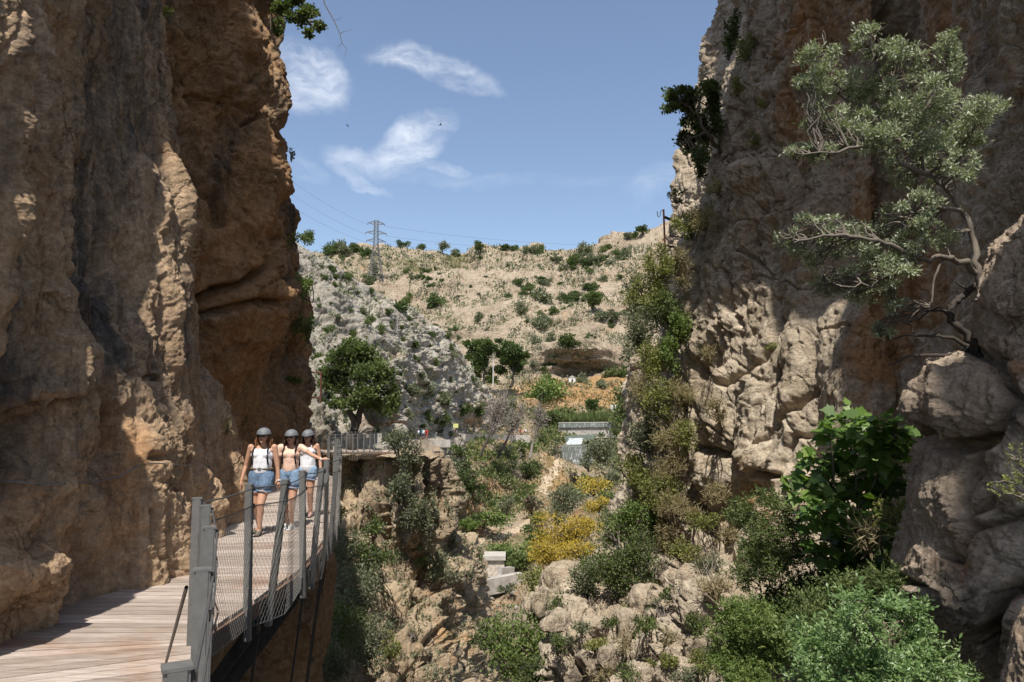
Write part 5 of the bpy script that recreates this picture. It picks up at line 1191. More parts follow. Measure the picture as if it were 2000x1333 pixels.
# two steel hoops on the path
for (px, py, r, lb) in ((755, 835, 15, 'left curved steel hoop of a path gate against the rocks'), (781, 838, 16, 'right curved steel hoop of a path gate against the rocks')):
    Y = clear_y(px, py + 12, 62, 26); k = Y / FPX; c = W(px - 6, py + 2, Y); pts = [(c.x + r * k * math.cos(a), c.y + .3 * math.cos(a), c.z + r * k * math.sin(a)) for a in np.linspace(-.9, 1.9, 14)]
    tag(link('steel_hoop', tubes('steel_hoop', [(pts, .05, .05)], 6), mat=M['rust']), lb, 'hoop', 'steel hoops at the path')
tag(link('flag_pole', tubes('flag_pole', [([tuple(W(963, 754, 236)), tuple(W(963.5, 680, 236))], .16, .10)], 6), mat=M['white']), 'thin white pole standing in front of the pine trees', 'pole')
s_ = empty('trail_sign', W(890, 852, 124), 'small pale yellow trail sign above the path', 'sign')
m = MB(); m.box((0, 0, 1.7), (.42, .03, .34)); m.build('panel', s_, M['sign_yellow']); m = MB(); m.box((0, .06, .75), (.05, .03, .95)); m.build('post', s_, M['rust'])
# low walls on the buttress and along the path
def wall_line(name, label, pts, h, t, mat, cat='wall'):
    m = MB()
    for a, b in zip(pts[:-1], pts[1:]): m.bar((a[0], a[1], a[2] + h / 2 - .3), (b[0], b[1], b[2] + h / 2 - .3), t, h / 2 + .3)
    return tag(m.build(name, None, mat), label, cat)
wall_line('masonry_wall', 'low rubble wall on the buttress top right of the distant boardwalk', [W(800, 878, 50.5), W(822, 878, 50.2), W(842, 879, 50.6)], .62, .2, M['masonry'])
wall_line('path_wall', 'pale retaining wall carrying the path across the slope', [W(x, 866, clear_y(x, 864, 110, 8) - 1) for x in (800, 820, 840, 860, 880)], .5, .3, M['concrete'])
wall_line('path_wall', 'long pale retaining wall of the path behind the dead trees', [W(x, 860, clear_y(x, 858, 180, 8) - 1) for x in (905, 930, 955, 980, 1005, 1035)], 1.2, .4, M['concrete'])
rl = empty('path_railing', (0, 0, 0), 'thin wire railing along the far path', 'railing'); m = MB(); T = []
for px in range(850, 1040, 9):
    Y = np.interp(px, [850, 880, 930, 1000, 1040], [121, 129, 158, 195, 208]); py = float(np.interp(px, [850, 930, 1040], [862, 856, 854])); p = W(px, py, clear_y(px, py, Y, 8) - .8); m = MB(); m.bar(p, p + Vector((0, 0, 1.15)), .035); m.build('post', rl, M['steel']); T.append(tuple(p + Vector((0, 0, 1.1))))
link('wire', tubes('wire', [(T, .025, .025)], 4), rl, M['cable'])
# weir, rapids and the lower fall
wy = 221
d = empty('weir', (0, 0, 0), 'low concrete weir across the valley with water spilling over its crest', 'weir')
m = MB(); a, b = W(1092, 827, wy + 1), W(1200, 826, wy - 3); m.bar((a.x, a.y, a.z - 2.2), (b.x, b.y, b.z - 2.2), 1.0, 2.2); m.build('wall', d, M['concrete'])
m = MB(); m.bar((a.x, a.y - .1, a.z + .12), (b.x, b.y - .1, b.z + .12), 1.3, .12); m.build('crest', d, M['concrete_pale'])
m = MB()
for q in range(24):
    p = a.lerp(b, (q + .5) / 24); m.bar((p.x, p.y - 1.2, p.z - .05), (p.x, p.y - 1.35, p.z - 1.3), .55, .12, up=(0, 1, 0))
m.build('water_curtain', d, M['water_fall'])
def sheetw(name, corners, mat, label, kind='structure', n=14, amp=.25, seed=1):
    c = [W(*q) for q in corners]; V = []
    for i in range(n + 1):
        for j in range(n + 1):
            u, v = i / n, j / n; p = (c[0] * (1 - u) + c[1] * u) * (1 - v) + (c[3] * (1 - u) + c[2] * u) * v; V.append(p)
    V = np.array(V); V += amp * np.stack([fbm(V * .7, 3, seed), fbm(V * .7, 3, seed + 5), fbm(V * .7, 3, seed + 9)], -1); idx = np.arange((n + 1) ** 2).reshape(n + 1, n + 1)
    F = np.stack([idx[:-1, :-1], idx[1:, :-1], idx[1:, 1:], idx[:-1, 1:]], -1).reshape(-1, 4)
    return tag(link(name, npmesh(name, V, F), mat=mat), label, kind=kind)
sheetw('water', [(1100, 852, 210), (1165, 848, 214), (1160, 860, 207), (1106, 862, 204)], M['water'], 'water', amp=.12)
sheetw('water', [(1112, 856, 203), (1140, 855, 204), (1134, 869, 197), (1106, 869, 196)], M['water_white'], 'water', amp=.3, seed=3)
sheetw('water', [(1098, 869, 194), (1150, 868, 192), (1160, 872, 188), (1100, 875, 190)], M['water'], 'water', amp=.1, seed=4)
lw = empty('lower_weir', (0, 0, 0), 'stepped lower weir with thin curtains of falling water', 'weir')
m = MB(); a, b = W(1096, 872, 188), W(1156, 872, 184); m.bar((a.x, a.y, a.z - 3.5), (b.x, b.y, b.z - 3.5), .8, 3.5); m.build('wall', lw, M['concrete'])
m = MB()
for q in range(16):
    p = a.lerp(b, (q + .5) / 16); m.bar((p.x, p.y - .9, p.z + .02), (p.x, p.y - 1.6, p.z - 5.6), .24, .10, up=(0, 1, 0))
m.build('water_curtain', lw, M['water_fall'])
# concrete remains by the stream
ry = 104; c = W(966, 1133, ry); ru = empty('stone_pier', c, 'tapered masonry pier with a pale flat cap beside the stream', 'pier'); k = ry / FPX
m = MB(); hb = 40 * k
m.hexa([(-18 * k, -1.1, hb), (17 * k, -1.1, hb), (17 * k, 1.6, hb), (-18 * k, 1.6, hb), (-24 * k, -1.7, -1), (25 * k, -1.7, -1), (25 * k, 2, -1), (-24 * k, 2, -1)]); m.build('shaft', ru, M['masonry'])
m = MB(); m.box((0, .2, hb + .30), (21 * k, 1.75, .28)); m.build('cap', ru, M['concrete_pale'])
m = MB(); a, b = W(925, 1137, 96), W(1018, 1120, 101); m.bar((a.x, a.y, a.z - .9), (b.x, b.y, b.z - .9), .5, 1.0); tag(m.build('channel_wall', None, M['concrete']), 'low concrete wall running right from the foot of the masonry pier', 'wall')
m = MB(); a, b = W(975, 1113, 102), W(1000, 1112, 104); m.bar((a.x, a.y, a.z - .6), (b.x, b.y, b.z - .6), .4, .9); tag(m.build('channel_wall', None, M['concrete']), 'short raised concrete block behind the low channel wall', 'wall')
# hut and tank at the field
h_ = hit(1117, 748, ('ground',)); p = h_[0] if h_ else W(1117, 748, 255); hu = empty('white_hut', p, 'tiny whitewashed hut under the streaked cliff band', 'hut')
m = MB(); m.box((0, 0, .7), (1.1, .9, 1.0)); m.build('walls', hu, M['white'])
m = MB(); m.hexa([(-.1, -1.05, 2.4), (.1, -1.05, 2.4), (.1, 1.05, 2.4), (-.1, 1.05, 2.4), (-1.25, -1.05, 1.68), (1.25, -1.05, 1.68), (1.25, 1.05, 1.68), (-1.25, 1.05, 1.68)]); m.build('roof', hu, M['concrete_pale'])
m = MB(); m.box((.1, -.92, .55), (.3, .03, .6)); m.build('door', hu, M['strap'])
h_ = hit(1200, 806, ('ground',)); p = h_[0] if h_ else W(1200, 806, 232)
me = tubes('water_tank', [([(0, 0, -1), (0, 0, 1.9), (0, 0, 2.3), (0, 0, 2.45)], [1.35, 1.35, 1.1, .1], 0)], 20); o = link('water_tank', me, mat=M['concrete_pale']); o.location = p; tag(o, 'pale cylindrical tank with a domed top at the edge of the orange field', 'tank')
h_ = hit(1228, 790, ('ground',)); p = h_[0] if h_ else W(1228, 790, 235)
m = MB(); lattice(.8, .25, -1, 8.5, 8, m, .06); m.bar((-1.3, 0, 7.6), (1.3, 0, 7.6), .07); o = m.build('lattice_mast', None, M['rust']); o.location = p; tag(o, 'small rusty lattice mast in the orange field', 'mast')
# birds
for px, py, r_, lb in ((592, 160, .3, 'tiny dark bird in front of the left cloud'), (679, 247, 1.2, 'tiny dark bird between the clouds'), (860, 245, 2.2, 'tiny dark bird above the lower cloud')):
    V = [(-.55, .05, .16), (-.25, .12, .2), (0, .1, .06), (.25, .12, .2), (.55, .05, .16), (.24, -.06, .18), (0, -.1, .04), (-.24, -.06, .18), (0, .26, .05), (0, -.32, .03), (0, 0, -.05), (-.06, -.34, .03), (.06, -.34, .03)]
    F = [(0, 1, 7), (1, 2, 6, 7), (2, 3, 5, 6), (3, 4, 5), (8, 2, 10), (2, 6, 10), (6, 9, 10), (6, 11, 12)]
    me = bpy.data.meshes.new('bird'); me.from_pydata(V, [], F); o = link('bird', me, mat=M['glasses']); o.location = W(px, py, 120); o.rotation_euler = (0, .2, r_); tag(o, lb, 'bird', 'birds over the gorge')
# ---------------------------------------------------------------- trees and bushes of the gorge
def tree(name, label, cat, Y, ells, limbs, kind, leaf, n, asp=None, depth=.7, group=None, bark='bark', twigs=3, seed=1, base=None, tw=.006, sub=3):
    """ells: leaf clumps (px,py,rx,ry[,dY]); limbs: ([(px,py[,dY])...], r0, r1) with radii in metres; first point of the first limb is the foot"""
    rs = np.random.default_rng(seed); k = Y / FPX
    f = limbs[0][0][0]; b = Vector(base) if base is not None else W(f[0], f[1], Y + (f[2] if len(f) > 2 else 0))
    root = empty(name, b, label, cat, group); B = np.array(b); bl = []; L = []; J = []
    for pts, r0, r1 in limbs:
        P = np.array([W(p[0], p[1], Y + (p[2] if len(p) > 2 else 0)) for p in pts]) - B
        t = np.linspace(0, len(P) - 1, len(P) * 4 - 3); Q = crom(P, t); Q[1:-1] += rs.normal(size=(len(Q) - 2, 3)) * r0 * .35
        L.append((Q, r0, r1)); J += list(Q[len(Q) // 4:])
    J = np.array(J); T = []; TV = []
    for e in ells:
        dY = e[4] if len(e) > 4 else rs.uniform(-depth, depth); c = np.array(W(e[0], e[1], Y + dY)) - B
        r = np.array([e[2] * k, (e[2] + e[3]) * .5 * k, e[3] * k])
        for q in range(sub):        # each clump breaks up into smaller ones
            o = unit(1, rs)[0] * r * rs.uniform(.3, 1.0) ** .5 * (.7 if sub < 5 else 1.1); bl.append((c + o, r * (rs.uniform(.3, .7) if sub < 5 else rs.uniform(.2, .46))))
            j = J[np.argmin((((J - c - o) * np.array([1, .45, 1])) ** 2).sum(1))]; p = wig(j, c + o, 7, .07, rs, .04); T.append((p, tw * 2.2, tw * .8))
            for _ in range(twigs * 2 if sub < 5 else 2):
                s0 = p[rs.integers(3, 7)]; T.append((wig(s0, c + o + unit(1, rs)[0] * r * .7, 5, .09, rs, .03), tw, tw * .4))
    lm, bm, a = LEAFK[kind]; link('crown', foliage_mesh('crown', n, bl, leaf, asp or a, seed + 40, .6), root, M[lm])
    link('trunk', tubes('trunk', L, 8), root, M[bark]); link('twigs', tubes('twigs', T, 4), root, M[bark])
    return root

LEAFK['silver'] = ('leaf_silver', 'bark', .3)
tree('wild_olive_tree', 'large grey green wild olive growing from the right cliff above the boulders', 'tree', 7.6,
     [(1600, 118, 46, 30), (1640, 165, 40, 30), (1580, 170, 30, 22), (1700, 78, 42, 26), (1745, 100, 30, 22), (1720, 120, 40, 25), (1780, 118, 44, 30), (1850, 88, 26, 22), (1840, 135, 34, 26), (1590, 225, 46, 24), (1650, 235, 40, 26), (1700, 195, 60, 40), (1760, 190, 50, 36), (1815, 190, 50, 40), (1870, 215, 40, 34),
      (1925, 215, 40, 28), (1955, 205, 24, 18), (1900, 255, 40, 26), (1560, 290, 34, 18), (1600, 300, 30, 14), (1680, 265, 50, 30), (1740, 275, 50, 36), (1800, 265, 50, 40), (1860, 280, 40, 34), (1820, 330, 44, 36), (1760, 340, 34, 26), (1880, 320, 30, 26), (1545, 470, 26, 20), (1590, 445, 40, 24), (1640, 455, 44, 26), (1600, 495, 44, 26),
      (1665, 500, 50, 30), (1720, 470, 44, 32), (1755, 430, 40, 28), (1790, 405, 34, 30), (1780, 470, 40, 26), (1730, 525, 44, 28), (1660, 550, 46, 24), (1610, 560, 40, 18), (1700, 575, 40, 18), (1850, 465, 24, 20), (1755, 600, 18, 22), (1800, 440, 26, 20), (1725, 640, 20, 14)],
     [([(1916, 560, -.1), (1908, 510, -.1), (1902, 460), (1880, 415), (1850, 375), (1812, 340), (1795, 300), (1772, 255), (1750, 205), (1745, 150)], .036, .007),
      ([(1850, 375), (1868, 320, .3), (1880, 270, .4), (1915, 230, .5)], .02, .008), ([(1812, 340), (1770, 325, -.3), (1730, 300, -.4), (1690, 285, -.5), (1620, 298, -.6), (1555, 300, -.6)], .032, .006),
      ([(1795, 300), (1740, 260, .2), (1690, 220, .3), (1640, 185, .4), (1600, 150, .4)], .028, .006), ([(1772, 255), (1810, 210, -.2), (1840, 140, -.2), (1850, 95, -.2)], .022, .005), ([(1750, 205), (1720, 150), (1700, 90)], .018, .005),
      ([(1912, 535, -.1), (1880, 512, -.2), (1845, 503, -.3), (1800, 506, -.4), (1755, 530, -.4), (1700, 555, -.5), (1640, 560, -.5)], .036, .006), ([(1800, 506, -.4), (1740, 480, -.5), (1680, 465, -.6), (1610, 460, -.6), (1550, 475, -.6)], .028, .006), ([(1880, 415), (1840, 405, -.3), (1800, 410, -.4), (1760, 440, -.4)], .024, .006),
      ([(1845, 503, -.3), (1825, 540, -.3), (1820, 590, -.3), (1816, 600, -.3)], .016, .005)], 'silver', .047, 36000, asp=.34, seed=11, depth=.6, sub=11, tw=.0045, base=W(1916, 565, 7.5))
tree('bare_branched_trunk', 'dark leafless crooked trunk with long side branches below the olive crown', 'tree', 7.7,
     [(1722, 648, 16, 16), (1745, 620, 12, 14), (1884, 700, 12, 10)], [([(1914, 700), (1900, 668), (1872, 640), (1852, 608), (1868, 585), (1895, 570), (1910, 545)], .042, .03), ([(1908, 690), (1870, 665), (1830, 655), (1780, 655), (1740, 664)], .028, .006), ([(1908, 692), (1868, 690), (1830, 695), (1780, 695), (1736, 712)], .03, .006), ([(1900, 668), (1880, 690), (1850, 700)], .02, .006), ([(1895, 570), (1870, 555), (1862, 548)], .016, .006)],
     'silver', .045, 260, asp=.34, seed=12, bark='bark_dark')
tree('cliff_tree', 'dark leaved tree leaning out of the right cliff edge against the sky', 'tree', 32.5,
     [(1320, 190, 26, 20), (1345, 175, 30, 18), (1380, 165, 30, 22), (1310, 210, 22, 14), (1350, 210, 34, 24), (1345, 240, 28, 20), (1330, 270, 18, 16), (1350, 280, 16, 20), (1372, 250, 18, 40), (1385, 200, 20, 30), (1360, 300, 10, 14), (1395, 230, 18, 40), (1375, 300, 16, 26)],
     [([(1405, 300, 1), (1380, 260), (1360, 225), (1330, 200)], .12, .03), ([(1378, 260), (1350, 270), (1332, 280)], .06, .02), ([(1360, 225), (1370, 190), (1385, 165)], .06, .02)], 'green', .15, 8000, asp=.7, seed=13, tw=.02)
tree('slope_tree', 'big green tree in front of the grey slope above the distant boardwalk', 'tree', 57,
     [(690, 690, 40, 26), (725, 690, 34, 24), (660, 705, 30, 22), (700, 725, 50, 30), (745, 720, 34, 28), (660, 745, 34, 22), (700, 765, 44, 24), (755, 750, 28, 28), (765, 780, 16, 30), (725, 790, 24, 18), (680, 795, 26, 14), (640, 720, 24, 16), (725, 765, 44, 26), (700, 680, 36, 20), (668, 725, 30, 22), (752, 790, 26, 26), (660, 790, 26, 14), (770, 760, 18, 14), (650, 755, 26, 14)],
     [([(688, 875), (692, 840), (690, 800), (698, 760), (705, 710)], .42, .07), ([(692, 840), (706, 800), (735, 760), (750, 730)], .3, .06), ([(690, 800), (670, 760), (655, 720)], .25, .05)], 'green', .26, 13000, asp=.7, seed=14, bark='bark_dark', tw=.04)
for i, (ex, li, lb) in enumerate([
    ([(925, 672, 20, 14), (945, 680, 24, 16), (920, 695, 20, 14), (950, 705, 22, 14), (935, 722, 18, 10)], [([(944, 752), (946, 725), (938, 690), (930, 675)], .5, .12), ([(946, 725), (955, 700)], .25, .1)], 'left pine with a rounded crown behind the white pole'),
    ([(975, 690, 18, 12), (990, 678, 16, 12), (1005, 690, 20, 12), (1018, 700, 18, 12), (985, 708, 22, 12), (1005, 715, 18, 10), (970, 725, 14, 10)], [([(997, 756), (1003, 730), (1000, 705), (992, 685)], .5, .12), ([(1003, 730), (1012, 712), (1018, 700)], .25, .1), ([(1001, 725), (985, 712)], .2, .1)], 'right pine with leaning bare lower trunk behind the white pole')]):
    tree('pine_tree', lb, 'tree', 238, ex, li, 'dark', .95, 7000, asp=.5, seed=20 + i, depth=3, bark='bark_dark', tw=.1, twigs=2, group='pines in the middle distance')
hillbush(960, 745, 20, 'dark', 'dark undergrowth between the two pines', group='bushes around the pines', Y=240)
hillbush(932, 740, 14, 'green', 'green undergrowth left of the pines', group='bushes around the pines', Y=240)
hillbush(975, 650 + 20, 12, 'dark', 'dark small tree top behind the right pine', group='bushes around the pines', Y=246)

S = shrub
G1, G2, G3, G4 = 'bushes hanging on the rock buttress', 'bushes on the valley floor and its sides', 'bushes growing along the edge of the right cliff', 'foreground bushes in the right corner'
# buttress
S(785, 878, 48, 44, 'olive', 'feathery grey green bush at the rim of the buttress over the boardwalk end', Y=46, group=G1, dens=.8)
S(782, 950, 34, 46, 'olive', 'hanging olive bush just below the buttress rim', Y=45.5, group=G1, dens=.8)
S(806, 1000, 40, 50, 'olive', 'grey olive bush in the cleft between the two rock pillars', Y=45.5, group=G1, dens=.7)
S(735, 1035, 30, 26, 'green', 'green bush against the shaded pillar foot', Y=44, group=G1)
S(728, 1085, 56, 34, 'dark', 'dense dark bush in the middle of the buttress', Y=41, group=G1)
S(672, 1068, 44, 46, 'olive', 'loose grey bush right of the boardwalk corner', Y=39, group=G1, dens=.8)
S(655, 1008, 22, 26, 'lime', 'yellow green tuft beside the boardwalk corner', Y=42, group=G1)
S(700, 1150, 70, 56, 'olive', 'wide grey green bush below the dense dark one', Y=37, group=G1, dens=.9)
S(662, 1210, 60, 56, 'green', 'green bush low on the left of the buttress', Y=33, group=G1, dens=.7)
S(720, 1250, 60, 60, 'olive', 'large loose olive bush at the bottom left centre', Y=34, group=G1, dens=.8)
S(650, 1290, 44, 44, 'olive', 'olive bush at the bottom edge beside the boardwalk struts', Y=28, group=G1, dens=.8)
S(765, 1262, 24, 34, 'lime', 'bright narrow bush left of the pale bottom slab', Y=36, group=G1)
S(862, 1108, 34, 32, 'olive', 'round olive bush on the rock ledge above the dark hole', Y=48, group=G1)
S(822, 1098, 14, 12, 'green', 'small green tuft left of the round ledge bush', Y=47, group=G1)
S(838, 1000, 16, 60, 'olive', 'thin grey scrub down the outer pillar', Y=45.5, group=G1, dens=.6)
S(935, 1090, 10, 20, 'green', 'small bush against the masonry pier', Y=56, group=G1)
S(880, 1060, 20, 20, 'olive', 'grey scrub at the right shoulder of the buttress', Y=52, group=G1, dens=.7)
S(800, 1240, 30, 16, 'olive', 'dry scrub on top of the pale bottom slab', Y=42, group=G1, dens=.6)
# bottom centre
S(1008, 1278, 80, 76, 'bright', 'bright green leafy bush at the bottom centre', Y=24, group=G2, dens=1.0, leaf=.10)
S(960, 1240, 44, 36, 'green', 'left shoulder of green leaves beside the bright bottom bush', Y=25, group=G2, leaf=.09)
S(1040, 1310, 50, 40, 'green', 'low green bush in front of the round boulders', Y=22, group=G2, leaf=.09)
S(945, 1180, 26, 20, 'pink', 'pinkish grey shrub by the dry stream bed', Y=88, group=G2)
S(990, 1145, 20, 12, 'olive', 'grey shrub under the low channel wall', Y=96, group=G2)
S(1060, 1140, 50, 44, 'lime', 'yellowish scrub above the bright bottom bush', Y=34, group=G2, dens=.9)
# right slope
S(1112, 1036, 76, 40, 'yellow', 'golden yellow flowering shrub on the right slope, upper one', Y=46, group=G2, dens=1.2)
S(1085, 1080, 66, 38, 'yellow', 'golden yellow flowering shrub on the right slope, lower left one', Y=44, group=G2, dens=1.2)
S(1135, 1075, 40, 22, 'yellow', 'small yellow shrub between the golden ones and the cliff', Y=42, group=G2)
S(1100, 1115, 44, 22, 'straw', 'dry stems under the golden shrubs', Y=40, group=G2)
S(1092, 1140, 60, 36, 'lime', 'olive yellow bush below the golden shrubs', Y=37, group=G2)
S(1170, 985, 30, 20, 'yellow', 'small yellow tuft at the foot of the cliff above the golden shrubs', Y=50, group=G2)
S(1160, 950, 44, 24, 'yellow', 'dry yellow scrub leaning from the cliff foot', Y=56, group=G2, dens=.7)
S(1215, 1050, 56, 52, 'green', 'fresh green bush right of the golden shrubs', out=.9, group=G3)
S(1175, 1115, 50, 44, 'green', 'green bush under the fresh green one', out=.9, group=G3)
S(1245, 1110, 50, 36, 'olive', 'grey green bush on the rock above the boulders', out=.9, group=G3)
S(1268, 1010, 40, 40, 'bright', 'bright green bush against the cliff foot', out=.9, group=G3)
S(1190, 1010, 36, 30, 'olive', 'olive bush between the golden shrubs and the cliff', out=.9, group=G3)
S(1300, 1050, 26, 40, 'straw', 'dry grass tuft beside the bright cliff foot bush', Y=28, group=G3)
S(1160, 1180, 34, 22, 'green', 'small green bush between the boulders', Y=24.5, group=G3)
S(1240, 1190, 40, 26, 'lime', 'yellow green scrub over the round boulders', Y=22, group=G3, dens=.7)
# valley
S(1035, 988, 28, 20, 'pink', 'pink flowering oleander beside the valley path', Y=134, group=G2)
S(985, 985, 22, 20, 'olive', 'sparse grey shrub left of the oleander', Y=136, group=G2)
S(1105, 975, 46, 34, 'olive', 'big grey green bush right of the oleander', Y=100, group=G2)
S(1085, 1010, 30, 20, 'olive', 'lower grey green bush right of the oleander', Y=104, group=G2)
for (x, y, a, b_, Yd, kd, lb) in [(958, 1016, 66, 15, 122, 'bright', 'upper bramble hedge between the two valley paths'), (922, 1028, 30, 14, 119, 'bright', 'left end of the upper bramble hedge'), (1018, 1080, 62, 24, 110, 'bright', 'lower bramble hedge behind the masonry pier'), (1000, 1092, 48, 18, 107, 'green', 'front of the lower bramble hedge'), (1045, 1045, 36, 22, 116, 'green', 'hedge bush where the valley path bends'), (1050, 1015, 22, 14, 124, 'lime', 'small yellowish bush at the path bend')]:
    S(x, y, a, b_, kd, lb, Y=Yd, group='bramble hedges of the valley floor', dens=1.9)
for (x, y, a, b_, Yd, kd, lb) in [(905, 925, 44, 30, 119, 'dark', 'dark round bushes right of the buttress, upper clump'), (925, 960, 26, 24, 120, 'dark', 'dark bush below the upper dark clump'), (880, 905, 22, 24, 112, 'olive', 'olive bush touching the buttress edge'), (885, 960, 26, 40, 110, 'olive', 'grey bush along the right side of the buttress'), (870, 1000, 18, 30, 104, 'olive', 'grey scrub lower along the side of the buttress'), (900, 880, 30, 16, 122, 'green', 'green scrub under the path near the buttress'),
        (1028, 915, 34, 24, 158, 'dark', 'dark bush at the toe of the dead trees'), (1000, 905, 22, 16, 160, 'green', 'green bush left of the toe bush'), (975, 880, 28, 18, 158, 'olive', 'scrub between the dead trees'), (1010, 880, 18, 24, 168, 'dark', 'dark hollow bush under the leaning dead tree'), (1085, 880, 16, 24, 186, 'olive', 'bush at the head of the dirt path'), (1060, 850, 22, 18, 200, 'green', 'green bush left of the weir'), (1000, 800, 22, 34, 205, 'dark', 'dark tree mass above the far hikers'),
        (1080, 815, 26, 16, 226, 'green', 'green bush at the left end of the weir'), (1058, 812, 18, 26, 222, 'green', 'upright green bush left of the weir'), (1206, 812, 40, 22, 215, 'green', 'green bushes at the right end of the weir'), (1215, 835, 30, 18, 190, 'green', 'lower green bushes below the right end of the weir'), (1180, 880, 46, 36, 120, 'olive', 'large grey olive bush hiding the right of the lower weir'), (1200, 920, 40, 32, 105, 'olive', 'grey olive bush below the large one'), (1225, 870, 24, 40, 80, 'lime', 'yellowish bush at the cliff edge beside the weir'), (1150, 905, 18, 22, 150, 'olive', 'thin shrub before the lower weir'), (1170, 850, 10, 6, 205, 'green', 'tiny tuft on the bank below the weir'), (1122, 935, 14, 16, 150, 'pink', 'brownish shrub on the bank of the dirt path')]:
    S(x, y, a, b_, kd, lb, Y=Yd, group=G2, dens=1.0)
# reeds along the weir
rs = np.random.default_rng(5); P = np.array([W(rs.uniform(1085, 1190), rs.uniform(822, 828), 224 + rs.uniform(0, 5)) for _ in range(900)]); ax = unit(900, rs) * .2 + np.array([0, 0, 1.0])
V, F, r = leaves(P, ax, np.full(900, 2.6), .12, rs); me = npmesh('reeds', V, F, False); vattr(me, 'rnd', r); tag(link('reeds', me, mat=M['leaf_green']), 'belt of green reeds behind the weir', kind='stuff')
# dead grey trees leaning over the valley path
for i, (x0, y0, x1, y1, r_, lb, Yd) in enumerate([(938, 890, 975, 800, 26, 'leftmost leaning dead grey tree on the slope below the path', 140), (972, 895, 1012, 815, 24, 'second leaning dead grey tree with a thin bare stem', 146), (960, 850, 985, 800, 34, 'bushy grey dead crown in front of the path', 150), (1035, 895, 1052, 815, 20, 'upright dead grey tree nearest the dirt path', 160)]):
    a, b = W(x0, y0, Yd), W(x1, y1, Yd + 2); root = empty('dead_tree', a, lb, 'tree', 'leaning dead grey trees'); rs = np.random.default_rng(400 + i); e = np.array(b - a); k = Yd / FPX; tr = wig((0, 0, 0), e * 1.15, 9, .02, rs)
    link('trunk', tubes('trunk', [(tr, .32, .06)], 6), root, M['bark_dark' if i < 3 else 'bare']); L = []
    for q in range(120):
        j = tr[rs.integers(4, 9)]; L.append((wig(j, j + unit(1, rs)[0] * np.array([r_ * k, r_ * k, r_ * k * 1.5]) * rs.uniform(.5, 1.2) + np.array([0, 0, .6]), 4, .12, rs, .05), .07, .02))
    link('branches', tubes('branches', L, 3), root, M['bare'])
    bl = [(tr[-2] + unit(1, rs)[0] * r_ * k * .6, np.array([1, 1, 1.2]) * r_ * k * .5) for _ in range(7)]
    link('dry_leaves', foliage_mesh('dry_leaves', 500, bl, .55, .3, 600 + i), root, M['leaf_olive'] if i == 2 else M['bare'])
# right cliff edge
for (x, y, a, b_, Yd, kd, lb, dn) in [(1432, 45, 14, 34, 33.5, 'dark', 'dark bush on the cliff edge near the top of the sky', 1), (1424, 95, 14, 24, 33.5, 'dark', 'small dark bush under the top edge bush', 1), (1458, 92, 22, 26, 31, 'lime', 'pale yellow green plant high on the cliff', .7), (1322, 384, 16, 14, 31.8, 'dark', 'sparse dark sprig against the sky over the iron post', .5), (1368, 320, 16, 30, 32, 'dark', 'dark scrub on the edge below the leaning tree', .8),
        (1372, 425, 30, 30, 30, 'straw', 'dry yellow straw plant beside the iron post', .9), (1345, 440, 26, 30, 31, 'lime', 'olive green plant behind the iron arm', .8), (1400, 360, 20, 24, 30, 'straw', 'dry tuft above the straw plant', .7), (1330, 520, 24, 40, 30.5, 'straw', 'grey dry stems under the iron post', .7),
        (1285, 520, 34, 34, 31.5, 'lime', 'light green bush at the cliff edge left of the iron post foot', 1), (1268, 580, 44, 40, 31.5, 'lime', 'large light green bush on the cliff edge', 1.1), (1248, 640, 34, 40, 31, 'olive', 'grey green bush below the large light green one', 1), (1300, 600, 34, 40, 31, 'green', 'green bush between light green bush and rock', 1), (1325, 640, 24, 34, 30, 'bright', 'vivid green ivy patch on the cliff', 1.2), (1312, 690, 24, 30, 29.5, 'bright', 'vivid green ivy lower down the cliff', .9),
        (1270, 700, 34, 44, 30, 'lime', 'olive bush hanging from the cliff edge', .9), (1258, 760, 28, 44, 30, 'straw', 'brown dry bush hanging from the cliff edge', 1.1), (1338, 775, 36, 28, 28.5, 'straw', 'pale dry grass tuft in the middle of the cliff', .9), (1290, 780, 36, 36, 29, 'lime', 'yellowish plant on the cliff left of the pale tuft', .9), (1300, 845, 40, 36, 28.5, 'straw', 'wide dry tuft lower on the cliff', .9), (1335, 850, 26, 30, 28, 'lime', 'pale green plant beside the wide dry tuft', .8),
        (1262, 850, 30, 40, 29.5, 'olive', 'dark olive bush at the lower cliff edge', 1), (1240, 925, 34, 40, 30, 'lime', 'yellow green bush at the lower cliff edge', 1), (1305, 915, 34, 34, 28, 'straw', 'tangled grey stems on the lower cliff', .9), (1290, 960, 40, 34, 28, 'lime', 'yellow green bush in the tangle of the lower cliff', .9), (1400, 958, 30, 22, 25, 'straw', 'small dry plant arching from a ledge', .7), (1388, 690, 18, 16, 27, 'straw', 'little dry tuft on the sunlit face', .7), (1505, 680, 12, 8, 22, 'lime', 'tiny yellow green plant on the sunlit face', .8), (1400, 800, 26, 30, 26, 'straw', 'brown stems across the sunlit face', .5), (1222, 800, 26, 40, 60, 'green', 'green bush standing behind the cliff edge', 1), (1240, 690, 26, 36, 45, 'olive', 'olive bush behind the cliff edge', 1),
        (1440, 170, 12, 22, 30, 'lime', 'faint green tuft high on the cliff face', .6), (1490, 205, 10, 8, 27, 'lime', 'small green plant on the upper face', .8), (1470, 270, 14, 14, 28, 'lime', 'dull green moss patch on the upper face', .5), (1350, 990, 34, 30, 26, 'straw', 'dry stems under the lower ledges', .7), (1370, 1090, 16, 20, 22, 'straw', 'dry sprig on the small ledge', .7), (1240, 560, 20, 24, 33, 'olive', 'outermost grey green bush of the cliff edge', .9)]:
    S(x, y, a * 1.22, b_ * 1.22, kd, lb, Y=Yd, group=G3, dens=dn * 1.35, name='cliff_bush')
